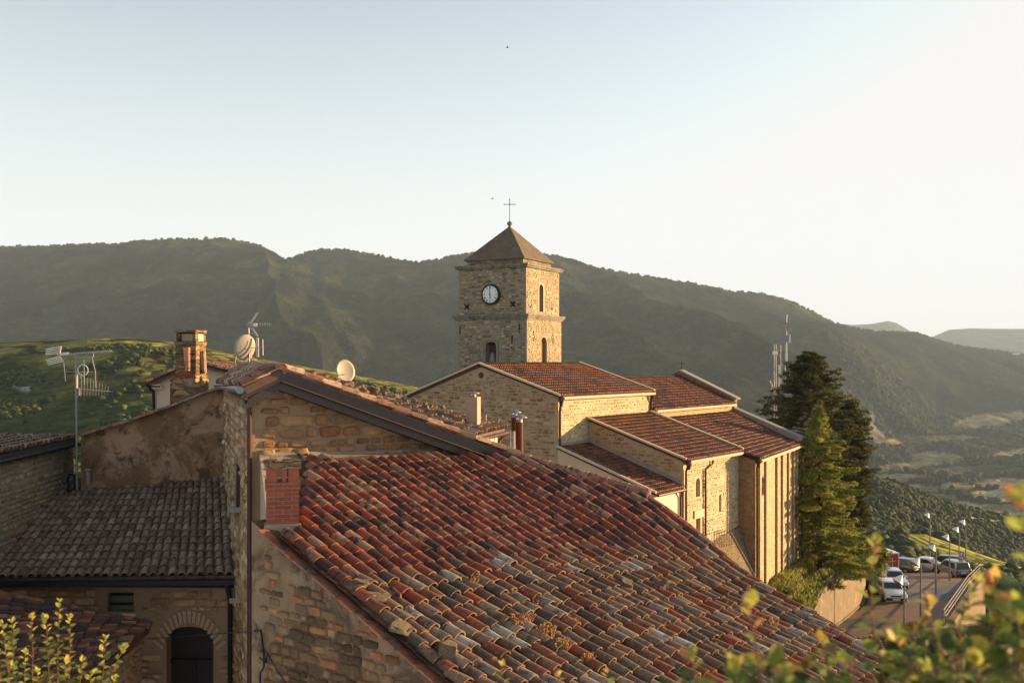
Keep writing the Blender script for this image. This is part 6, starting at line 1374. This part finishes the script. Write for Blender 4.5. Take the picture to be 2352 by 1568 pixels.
car('c', 'grey off-roader seen from behind next to the warning signs', paintm('grey_paint', (.20, .20, .20), .4), at_(2186, 97), R(98), 3.9, 1.62, 1.65, 'suv')
car('c', 'black car mostly hidden between the silver sedan and the grey off-roader', paintm('black_car_paint', (.02, .02, .024)), at_(2168, 107), R(150), 4.1, 1.68, 1.45)
tp = at_(2036, 93); tl_ = thing('container', 'tall red box container with a white roof edge near the retaining wall', 'container', tp)
mb = MB(); cx_ = Vector((1, .12, 0)).normalized(); cy_ = Vector((-.12, 1, 0)).normalized(); mb.box(tp+UP*1.35, cx_*.62, cy_*1.1, UP*1.2); build(mb, 'body', M['red'], tl_)
mb = MB(); mb.box(tp+UP*2.58, cx_*.66, cy_*1.14, UP*.05); 
for s_ in (-1, 1): mb.box(tp+UP*1.35+cx_*s_*.6-cy_*1.1, cx_*.035, cy_*.02, UP*1.2)
build(mb, 'white_edging', M['white'], tl_)
mb = MB(); mb.box(tp+UP*1.3-cy_*1.115, cx_*.02, cy_*.01, UP*.9); mb.box(tp+UP*1.9-cy_*1.115, cx_*.4, cy_*.01, UP*.015); build(mb, 'door_seam', M['white'], tl_)
mb = MB(); mb.box(tp+UP*.15, cx_*.6, cy_*1.0, UP*.14); build(mb, 'base', M['black'], tl_)
# ------------------------------------------------------------------ telecom mast
md = 125.0; mp = W(1797, 900, md); tm_ = thing('telecom_mast', 'white lattice telecommunications mast behind the dark cypress', 'mast', V3(mp, -22))
def Q(x, y, dd=0): return W((2700+x/3.92)*.6405, (1100+y/3.92)*.6405, md+dd)
mb = MB(); legs = [(325, 350), (345, 350), (455, 450), (440, 450)]
zt = Q(340, 525).z; zb = -22
lg = [Vector((Q(328, 600).x, md, 0)), Vector((Q(455, 600).x, md, 0)), Vector((Q(440, 600).x, md+1.6, 0)), Vector((Q(346, 600).x, md+1.6, 0))]
for p in lg: mb.tube([V3(p, zb), V3(p, zt)], .03, 6)
build(mb, 'legs', M['alu'], tm_)
mb = MB(); nb = 12
for k in range(nb):
    za_ = zt-(k)*1.05; zb_ = za_-1.05
    for i in range(4):
        a, b_ = lg[i], lg[(i+1) % 4]; mb.tube([V3(a, za_), V3(b_, zb_)] if k % 2 else [V3(b_, za_), V3(a, zb_)], .02, 4); mb.tube([V3(a, za_), V3(b_, za_)], .02, 4)
build(mb, 'lattice', M['steel'], tm_)
mb = MB(); mb.tube([Q(474, 660), Q(474, 200), Q(480, 110)], .06, 6); mb.tube([Q(367, 1480), Q(367, 820)], .045, 6); build(mb, 'antenna_pole', M['white'], tm_)
for (x0, x1, y0, y1, mt_) in ((470, 498, 220, 335, 'steel'), (500, 520, 218, 335, 'redpanel'), (466, 500, 402, 490, 'steel'), (506, 525, 392, 502, 'white'), (280, 345, 622, 672, 'white'), (466, 486, 655, 765, 'white'), (488, 514, 935, 1000, 'white'), (535, 565, 985, 1010, 'white')):
    if mt_ == 'redpanel' and mt_ not in M: M[mt_] = plain_mat('panel_antenna', (.55, .25, .17), .5)
    mb = MB(); a = Q(x0, y0); b_ = Q(x1, y1); mb.box((a+b_)/2, ((b_.x-a.x)/2, 0, 0), (0, .18, 0), (0, 0, (a.z-b_.z)/2)); build(mb, 'panel_antenna', M[mt_], tm_)
mb = MB()
for (x, y0, y1) in ((245, 1040, 1170), (232, 1100, 1150), (302, 1050, 1160), (270, 1080, 1135), (255, 1060, 1180)): mb.tube([Q(x, y0), Q(x, y1)], .03, 4)
for y_ in (1080, 1130): mb.tube([Q(225, y_), Q(340, y_)], .03, 4)
build(mb, 'dipole_array', M['steel'], tm_)
# ------------------------------------------------------------------ trees
M['needles'] = attr_mat('needle_foliage', .8, .25, (.6, 1.3), 1.2)
M['bark'] = plain_mat('bark', (.11, .07, .045), .95, 0, .4, 4)
def conifer(label, base, H, prof, nb, cols, droop, seed, cat='tree', upturn=0., spray=.55, dens=46, leaf=(.05, .20), hang=.5):
    """prof: [(height fraction, radius)], dense sprays of needle tufts on drooping or up-turned limbs"""
    r_ = random.Random(seed); t = thing('conifer_tree', label, cat, base); mb = MB()
    top = base+UP*H; mb.tube([base-UP*1.5, base+UP*H*.3+Vector((.08, 0, 0)), base+UP*H*.65, top-UP*.1], H*.018, 8, (1, 1, 1), .02)
    VV = []; CC = []
    hs, rs_ = zip(*prof)
    for k in range(nb):
        f = (k+.5)/nb; f = f**.9; z = H*f; rad = float(np.interp(f, hs, rs_))*r_.choice((.55, .8, .95, 1.05, 1.3))*r_.uniform(.85, 1.1); a = k*2.399+r_.uniform(-.4, .4)
        d = Vector((math.cos(a), math.sin(a), 0)); side = Vector((-d.y, d.x, 0)); o = base+UP*z; pts = []
        for s_ in range(7):
            u = s_/6; pts.append(o+d*rad*u+UP*(rad*(-droop*u*.9+(droop*.6+upturn)*u*u)+ .0))
        mb.tube(pts, .012+.03*(1-f), 4, None, .008, cap=False)
        c0 = np.array(r_.choice(cols))*r_.uniform(.75, 1.25)
        n = int(dens*max(.25, rad)*1.0)
        for q in range(n):
            u = r_.uniform(.12, 1)**.75; i = min(5, int(u*6)); p = pts[i].lerp(pts[i+1], u*6-i)
            wdt = spray*rad*.42*(1.15-u)*r_.uniform(.2, 1)+.04; sg = r_.choice((-1, 1)); dirv = (d*r_.uniform(.5, 1.1)+side*sg*r_.uniform(.3, 1.1)).normalized()
            m_ = max(2, int(wdt/.16))
            for s_ in range(m_):
                pp = p+dirv*wdt*(s_+r_.random())/m_; pp.z += -hang*.22*((s_+1)/m_)*wdt+r_.uniform(-.06, .06)
                for w2 in range(2):
                    v = (dirv*r_.uniform(.3, 1)+Vector((r_.uniform(-.6, .6), r_.uniform(-.6, .6), r_.uniform(-hang-.3, .55+upturn)))).normalized(); s2 = v.cross(Vector((r_.uniform(-1, 1), r_.uniform(-1, 1), r_.uniform(-1, 1)))).normalized()
                    L = leaf[1]*r_.uniform(.6, 1.3); w_ = leaf[0]*r_.uniform(.6, 1.3); VV += [pp-s2*w_, pp+s2*w_, pp+v*L]; cc = c0*r_.uniform(.7, 1.35); CC += [cc]*3
    build(mb, 'trunk', M['bark'], t)
    VV = np.array([tuple(v) for v in VV])-np.array(tuple(base)); o = np_mesh('crown', VV, np.arange(len(VV)).reshape(-1, 3), M['needles'], np.array(CC)); o.parent = t
    return t
def clump_conifer(label, leaders, nb, cols, seed):
    r_ = random.Random(seed); base = leaders[0][0]; t = thing('conifer_tree', label, 'tree', base); mb = MB(); VV = []; CC = []
    for (b_, H, prof, nbr) in leaders:
        top = b_+UP*H; mb.tube([b_-UP*1.5, b_+UP*H*.35, b_+UP*H*.7, top-UP*.2], .26, 8, (1, 1, 1), .03); hs, rs_ = zip(*prof)
        for k in range(nbr):
            f = ((k+.5)/nbr)**.95; z = H*f; rad = float(np.interp(f, hs, rs_))*r_.uniform(.45, 1.08); a = k*2.399+r_.uniform(-.6, .6); d = Vector((math.cos(a), math.sin(a), 0)); o = b_+UP*z
            rise = r_.uniform(-.02, .3); pts = [o+d*rad*u+UP*rad*rise*u*u for u in (0, .35, .7, 1)]; mb.tube(pts, .04, 4, None, .012, cap=False)
            for u in (.4, .62, .82, 1.0):
                if u < .6 and r_.random() < .4: continue
                c = o+d*rad*u+UP*rad*rise*u*u+Vector((r_.uniform(-.25, .25), r_.uniform(-.25, .25), r_.uniform(-.1, .1))); cr = r_.uniform(.20, .40)*(.6+.25*min(rad, 2)); col = np.array(r_.choice(cols))*r_.uniform(.7, 1.35)
                for q in range(int(46+60*cr)):
                    v = Vector((r_.gauss(0, 1), r_.gauss(0, 1), r_.gauss(0, .55)+.15)).normalized(); p = c+Vector((v.x, v.y, v.z*.6))*cr*r_.uniform(.3, 1); w = (v+d*.4+UP*r_.uniform(-.1, .9)).normalized(); s2 = w.cross(Vector((r_.uniform(-1, 1), r_.uniform(-1, 1), r_.uniform(-1, 1)))).normalized(); L = r_.uniform(.12, .26)
                    VV += [p-s2*.045, p+s2*.045, p+w*L]; CC += [col*r_.uniform(.7, 1.35)]*3
    build(mb, 'trunk', M['bark'], t); VV = np.array([tuple(v) for v in VV])-np.array(tuple(base)); o = np_mesh('crown', VV, np.arange(len(VV)).reshape(-1, 3), M['needles'], np.array(CC)); o.parent = t
b1 = W(1858, 1330, 86); b1.z = -14.2; b1b = W(1955, 1330, 87.5); b1b.z = -14.2
clump_conifer('big dark conifer with up-turned clumpy branches behind the lighter spruce', [(b1, (HZ-812)/F*86+14.2, [(0, 2.4), (.2, 3.6), (.45, 4.6), (.62, 4.9), (.74, 3.0), (.9, 1.9), (1, .3)], 380), (b1b, (HZ-922)/F*87.5+14.2, [(0, 1.3), (.25, 1.9), (.6, 2.2), (.85, 1.5), (1, .3)], 180)], 0, [(.055, .068, .02), (.08, .088, .026), (.10, .085, .03), (.06, .075, .022)], 5)
b2 = W(1893, 1322, 70); b2.z = -14.3
b2.x -= .35
conifer('light green spruce with drooping layered branches in front of the dark conifer', b2, (HZ-932)/F*70+14.3, [(0, 3.1), (.08, 3.7), (.3, 3.2), (.55, 2.3), (.8, 1.3), (.95, .5), (1, .1)], 210, [(.26, .27, .06), (.32, .31, .065), (.18, .21, .05)], .45, 8, upturn=0., spray=.95, dens=52, leaf=(.04, .20), hang=.7)
def bushy(name, label, base, rx_, rz_, n, cols, leaf, seed, cat='shrub', trunk=True, group=None):
    r_ = random.Random(seed); t = thing(name, label, cat, base, group); VV = []; CC = []; cl = []
    for k in range(max(8, n//160)):
        v = Vector((r_.gauss(0, 1), r_.gauss(0, 1), abs(r_.gauss(0, .9)))).normalized()*r_.uniform(.35, .9); cl.append((Vector((v.x*rx_, v.y*rx_, v.z*rz_)), r_.uniform(.25, .42)*rx_, np.array(r_.choice(cols))*r_.uniform(.7, 1.3)))
    for k in range(n):
        c, s_, col = r_.choice(cl); v = Vector((r_.gauss(0, 1), r_.gauss(0, 1), r_.gauss(0, 1))).normalized()*s_*r_.uniform(.4, 1.1); p = base+c+v
        if p.z < base.z-.1: p.z = base.z+r_.random()*.3
        d = (v.normalized()+Vector((r_.uniform(-.7, .7), r_.uniform(-.7, .7), r_.uniform(-.7, .7)))).normalized(); s2 = d.cross(Vector((r_.uniform(-1, 1), r_.uniform(-1, 1), 1))).normalized(); L = leaf*r_.uniform(.6, 1.4)
        VV += [p-s2*L*.4, p+s2*L*.4, p+d*L]; CC += [col*r_.uniform(.75, 1.3)]*3
    if trunk:
        mb = MB()
        for c, s_, col in cl[:12]: mb.tube([base-UP*.3, base+c*.5, base+c], .04*rx_*.5, 5, None, .01)
        build(mb, 'trunk', M['bark'], t)
    VV = np.array([tuple(v) for v in VV])-np.array(tuple(base)); o = np_mesh('crown' if trunk else 'foliage', VV, np.arange(len(VV)).reshape(-1, 3), M['needles'], np.array(CC)); o.parent = t; return t
g4 = [(.16, .17, .04), (.22, .22, .05), (.10, .12, .03)]
bushy('leafy_tree', 'round leafy green tree at the right foot of the spruce above the retaining wall', W(1990, 1318, 76), 1.5, 3.3, 5200, g4, .20, 3, 'tree')
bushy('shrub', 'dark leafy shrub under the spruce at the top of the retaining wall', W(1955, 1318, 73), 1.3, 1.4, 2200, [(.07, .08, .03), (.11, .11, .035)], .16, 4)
bushy('shrub', 'bright green weed bush in the grass below the church wall', W(1795, 1368, 61), .8, .9, 1500, g4, .11, 5, trunk=False)
bushy('shrub', 'small yellow-green bush on the grass bank nearest the big roof', W(1838, 1385, 61), .55, .5, 900, [(.26, .26, .06), (.2, .22, .05)], .10, 6, trunk=False)
bushy('shrub', 'low brown dry bush along the sloping wall edge', W(1895, 1345, 66), .6, .35, 900, [(.14, .07, .03), (.20, .11, .045), (.12, .12, .04)], .10, 7, trunk=False)
bushy('shrub', 'dry orange trailing plant hanging over the top of the retaining wall', W(1984, 1318, 74), .8, .3, 900, [(.28, .16, .06), (.2, .15, .05)], .12, 9, trunk=False)
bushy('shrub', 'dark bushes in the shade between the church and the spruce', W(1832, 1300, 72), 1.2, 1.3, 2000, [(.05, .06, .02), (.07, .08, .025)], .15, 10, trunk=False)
# cream building glimpsed behind the conifers
bb = thing('pale_building', 'pale building glimpsed between the church and the spruce', 'building', W(1850, 1300, 96)); c = W(1842, 1112, 96)
mb = MB(); mb.block([V3(W(1815, 1, 94), c.z), V3(W(1872, 1, 94), c.z), V3(W(1880, 1, 101), c.z), V3(W(1820, 1, 101), c.z)], -26); build(mb, 'wall', M['cream'], bb)
mb = MB(); mb.block([V3(W(1812, 1, 93.7), c.z+.15), V3(W(1875, 1, 93.7), c.z+.15), V3(W(1884, 1, 101.4), c.z+.15), V3(W(1817, 1, 101.4), c.z+.15)], c.z+.02); build(mb, 'roof', M['tile_far'], bb)
for x_, y_ in ((1848, 1150), (1848, 1210)): mb = MB(); mb.box(W(x_, y_, 93.98), (.28, 0, 0), (0, .03, 0), (0, 0, .5)); build(mb, 'window', M['wood'], bb)
# lower right house roof behind the leaves
rh = thing('right_tiled_house', 'low house with an old tile roof behind the blurred leaves at lower right', 'house', (14, 36, -16))
R0, R1, R2, R3 = W(1955, 1470, 40), W(2380, 1424, 43), W(2520, 1640, 30), W(2060, 1700, 29.5)
random.seed(31)
roof('roof', (R0, R1, R2, R3), 34, 36, M['tile_old'], pick(*c_old), rh, seg=5, jit=.14, deck=.15)
mb = MB(); mb.block([V3(R0, R0.z-.2)+Vector((.2, -.1, 0)), V3(R1, R1.z-.2), V3(R2, R2.z-.2), V3(R3, R3.z-.2)+Vector((.2, 0, 0))], -24); build(mb, 'wall', M['verge_stone'], rh)
mb = MB()
for k in range(22): a = R0.lerp(R1, k/22)+UP*random.uniform(0, .05); mb.tube([a, R0.lerp(R1, (k+1.1)/22)+UP*.06], .14, 8, random.choice([(.40, .24, .15), (.34, .2, .13), (.45, .33, .24)]), .12)
build(mb, 'ridge_tiles', M['tile_old'], rh)
# ------------------------------------------------------------------ nearby leafy shoots
M['leaf'] = attr_mat('leaf', .55, .45, (.8, 1.15), 60)
def leafgeo(mb, p, d, up, L, w, col, bend=.25):
    d = d.normalized(); s_ = d.cross(up)
    if s_.length < 1e-3: s_ = Vector((1, 0, 0))
    s_.normalize(); n_up = s_.cross(d).normalized(); vs_ = []
    prof = [(0, 0), (.14, .55), (.38, .98), (.62, .92), (.84, .52), (1, 0)]
    for f_, ww in prof:
        c = p+d*L*f_-n_up*L*bend*f_*f_; vs_ += [c-s_*w*ww/2+n_up*w*ww*.18, c, c+s_*w*ww/2+n_up*w*ww*.18]
    fs = []
    for i in range(5): a = 3*i; fs += [(a, a+1, a+4, a+3), (a+1, a+2, a+5, a+4)]
    mb.add(vs_, fs, col)
GR = [(.16, .22, .04), (.22, .28, .05), (.12, .17, .035), (.30, .34, .07)]
TIP = [(.55, .45, .10), (.60, .30, .10), (.50, .48, .12), (.55, .20, .08)]
def shoot(parent, pts, d, leafpx, rnd, tipn=3, step=1.0, fill=1.0, stem=(.28, .13, .08), cols=GR, tips=TIP):
    P = [W(x, y, d+dd) for x, y, dd in pts]; sc = d/F; ms = MB(); ml = MB()
    fine_ = []
    for a, b_ in zip(P[:-1], P[1:]):
        for k in range(6): fine_.append(a.lerp(b_, k/6))
    fine_.append(P[-1])
    fine_ = [p+Vector((rnd.uniform(-1, 1), rnd.uniform(-1, 1), 0))*sc*1.2 for p in fine_]
    ms.tube(fine_, sc*leafpx*.085, 6, stem, sc*leafpx*.03)
    tot = sum((b_-a).length for a, b_ in zip(fine_[:-1], fine_[1:])); n = int(tot/(sc*leafpx*.62)*step); seg = len(fine_)-1
    for k in range(n+tipn):
        f_ = min(.999, (k+.3)/n) if k < n else .995; u = f_*seg; i = min(int(u), seg-1); p = fine_[i].lerp(fine_[i+1], u-i); tdir = (fine_[i+1]-fine_[i]).normalized()
        a = k*2.4+rnd.uniform(-.5, .5); out = Vector((math.cos(a), math.sin(a), 0)); dirv = (out*(1 if k < n else .55)+tdir*(.35+.9*f_**3)+Vector((0, 0, rnd.uniform(-.35, .25)))).normalized()
        L = leafpx*sc*(1.1-.45*f_)*rnd.uniform(.75, 1.15); col = np.array(rnd.choice(cols)) if f_ < .86 else np.array(rnd.choice(tips)); col = tuple(col*rnd.uniform(.8, 1.2))
        pet = p+dirv*L*.18; ms.tube([p, pet], sc*leafpx*.02, 4, stem, cap=False)
        leafgeo(ml, pet, dirv, (UP+Vector((rnd.uniform(-.8, .8), rnd.uniform(-.8, .8), 0))).normalized(), L, L*rnd.uniform(.62, .85), col, rnd.uniform(.0, .4))
    s_o = build(ms, 'stem', M['leaf'], parent, smooth=True); lo_ = build(ml, 'leaves', M['leaf'], s_o if False else parent, smooth=True)
rn = random.Random(77)
s1 = thing('leafy_shrub', 'sunlit yellow-green shrub with upright shoots in the lower left corner', 'shrub', W(120, 1700, 3.6))
for pts in [((8, 1700, 0), (22, 1560, 0), (5, 1432, 0)), ((0, 1660, .1), (30, 1500, .05), (28, 1428, 0)), ((90, 1700, 0), (75, 1560, 0), (72, 1420, 0)), ((120, 1700, .1), (112, 1540, 0), (106, 1422, 0)), ((130, 1700, 0), (133, 1540, 0), (136, 1382, 0)), ((150, 1700, 0), (160, 1540, 0), (161, 1420, 0)), ((225, 1700, .1), (234, 1570, 0), (242, 1468, 0)), ((215, 1700, 0), (240, 1580, 0), (282, 1490, 0)), ((170, 1720, .1), (180, 1590, 0), (188, 1518, 0)), ((55, 1720, -.1), (40, 1600, -.1), (30, 1530, -.1)), ((100, 1720, -.1), (95, 1620, -.1), (86, 1545, -.1)), ((190, 1720, -.1), (200, 1620, -.1), (210, 1548, -.1)), ((140, 1720, -.15), (150, 1620, -.1), (150, 1520, -.1)), ((10, 1720, -.2), (10, 1620, -.2), (-5, 1500, -.1)), ((60, 1720, .2), (55, 1600, .2), (58, 1500, .2)), ((240, 1720, 0), (255, 1640, 0), (262, 1560, 0))]:
    shoot(s1, pts, 3.6, 22, rn, step=1.6, cols=[(.16, .20, .03), (.24, .27, .045), (.12, .16, .03), (.34, .34, .06)], tips=[(.48, .46, .08), (.50, .38, .08), (.36, .38, .06)])
s2 = thing('leafy_shrub', 'out-of-focus green and orange leafy shrub filling the lower right corner', 'shrub', W(2050, 1900, 1.4))
for pts, d_, lp in [(((1780, 1750, 0), (1755, 1600, 0), (1722, 1400, 0)), 1.15, 62), (((2060, 1750, 0), (2030, 1560, 0), (1998, 1400, 0), (2010, 1250, 0)), 1.5, 44), (((2180, 1750, 0), (2200, 1560, 0), (2205, 1430, 0), (2245, 1335, 0)), 1.5, 42), (((2240, 1750, 0), (2230, 1600, 0), (2150, 1470, 0), (2130, 1390, 0)), 1.4, 46), (((1960, 1750, 0), (1925, 1600, 0), (1885, 1475, 0)), 1.5, 44), (((2340, 1800, 0), (2300, 1600, 0), (2290, 1450, 0), (2275, 1345, 0)), 1.3, 60), (((1650, 1750, 0), (1620, 1650, 0), (1590, 1520, 0)), 1.15, 58), (((1850, 1800, 0), (1830, 1680, 0), (1800, 1560, 0)), 1.2, 60), (((2120, 1800, 0), (2090, 1620, 0), (2060, 1480, 0)), 1.4, 52), (((2420, 1700, 0), (2400, 1400, 0), (2345, 1160, 0)), .85, 75), (((2400, 1750, 0), (2380, 1560, 0), (2330, 1400, 0)), 1.0, 72), (((2000, 1780, 0), (1985, 1640, 0), (1950, 1530, 0)), 1.25, 56), (((2200, 1800, 0), (2170, 1680, 0), (2130, 1540, 0)), 1.2, 58), (((2300, 1800, 0), (2280, 1680, 0), (2240, 1530, 0)), 1.1, 66), (((1720, 1800, 0), (1700, 1680, 0), (1690, 1540, 0)), 1.15, 58), (((2380, 1800, 0), (2370, 1680, 0), (2340, 1520, 0)), 1.05, 70), (((2060, 1800, .1), (2080, 1660, .1), (2110, 1580, .1)), 1.5, 50), (((1900, 1800, 0), (1890, 1700, 0), (1880, 1600, 0)), 1.2, 58)]:
    shoot(s2, pts, d_, lp, rn, step=1.7, cols=[(.10, .15, .03), (.16, .20, .035), (.08, .12, .03), (.22, .26, .05)], tips=[(.45, .33, .08), (.48, .22, .08), (.36, .36, .07), (.3, .32, .06)])
def mass(parent, cx, cy, rx_, ry_, d0, d1, n, lp, rnd):
    ml = MB(); ms = MB()
    for k in range(n):
        a = rnd.uniform(0, 6.28); r_ = rnd.random()**.6; x = cx+math.cos(a)*rx_*r_; y = cy+math.sin(a)*ry_*r_; d = rnd.uniform(d0, d1); p = W(x, y, d); L = lp/F*d*rnd.uniform(.7, 1.2)
        v = Vector((rnd.uniform(-1, 1), rnd.uniform(-1, .6), rnd.uniform(-.3, 1))).normalized(); col = np.array(rnd.choice([(.05, .08, .018), (.08, .115, .022), (.04, .06, .016), (.11, .145, .026), (.20, .20, .035), (.12, .09, .025)]))*rnd.uniform(.7, 1.2)
        leafgeo(ml, p, v, (UP+Vector((rnd.uniform(-1, 1), rnd.uniform(-1, 1), 0))).normalized(), L, L*rnd.uniform(.6, .85), tuple(col), rnd.uniform(0, .4)); ml.tube([p, p-v*L*.3, p-v*L*.5-UP*L*1.5], L*.025, 4, (.2, .13, .06), cap=False)
    build(ml, 'leaves', M['leaf'], parent, smooth=True)
for a in [(1980, 1600, 230, 110, 1.3, 1.8, 110, 46), (2230, 1570, 190, 130, 1.1, 1.7, 150, 50), (2360, 1480, 90, 150, .95, 1.4, 70, 70), (1700, 1590, 150, 70, 1.1, 1.5, 60, 52), (2120, 1500, 90, 60, 1.4, 1.8, 40, 46), (2300, 1430, 50, 50, 1.2, 1.5, 10, 52)]: mass(s2, *a, rn)
for i, (pts, lb) in enumerate(((((1165, 1700, 0), (1160, 1610, 0), (1152, 1530, 0)), 'small blurred leafy shoot poking up at the bottom edge, leftmost of three'), (((1290, 1700, 0), (1286, 1620, 0), (1282, 1555, 0)), 'tiny leafy shoot at the bottom edge, middle of three'), (((1405, 1700, 0), (1400, 1620, 0), (1394, 1545, 0)), 'tiny leafy shoot at the bottom edge, rightmost of three'))):
    t = thing('leafy_shoot', lb, 'plant', W(pts[0][0], 1700, 2.2), 'shoots at the bottom edge'); shoot(t, pts, 2.2, 24, rn)
# two distant birds
def bird(x, y, d, lb):
    p = W(x, y, d); t = thing('bird', lb, 'bird', p, 'birds high in the sky'); mb = MB(); mb.lathe(p-Vector((.09, 0, 0)), (1, 0, .05), [(.004, 0), (.02, .03), (.026, .08), (.018, .13), (.016, .15), (.008, .175), (.002, .185)], 8); o = build(mb, 'body', M['black'], t)
    for s_ in (-1, 1):
        mb = MB(); a = p+Vector((.01, 0, .01)); mb.prism([a, a+Vector((.03, .12*s_, .06)), a+Vector((-.05, .26*s_, .03)), a+Vector((-.05, .1*s_, .03)), a+Vector((-.05, 0, 0))], UP*.004); build(mb, 'wing', M['black'], t)
    mb = MB(); a = p-Vector((.08, 0, 0)); mb.prism([a, a+Vector((-.10, .03, 0)), a+Vector((-.05, 0, 0)), a+Vector((-.10, -.03, 0))], UP*.004); build(mb, 'tail', M['black'], t)
bird(1166, 110, 70, 'tiny dark bird high in the sky, far above the tower cross'); bird(1131, 457, 80, 'tiny dark bird in the sky just left of the tower cross')
# ------------------------------------------------------------------ haze
mh = bpy.data.materials.new('haze'); mh.use_nodes = True; n = mh.node_tree; n.nodes.remove(n.nodes['Principled BSDF']); pv = n.nodes.new('ShaderNodeVolumePrincipled'); pv.inputs['Density'].default_value = HAZE
pv.inputs['Color'].default_value = (.61, .79, 1.0, 1); n.links.new(pv.outputs[0], n.nodes['Material Output'].inputs['Volume'])
mb = MB(); mb.abox(-24000, 24000, -300, 17000, float(Z.min())-1, max(float(Z.max()), 20)+25); hz = build(mb, 'haze', mh); tag(hz, None, None, None, 'stuff')
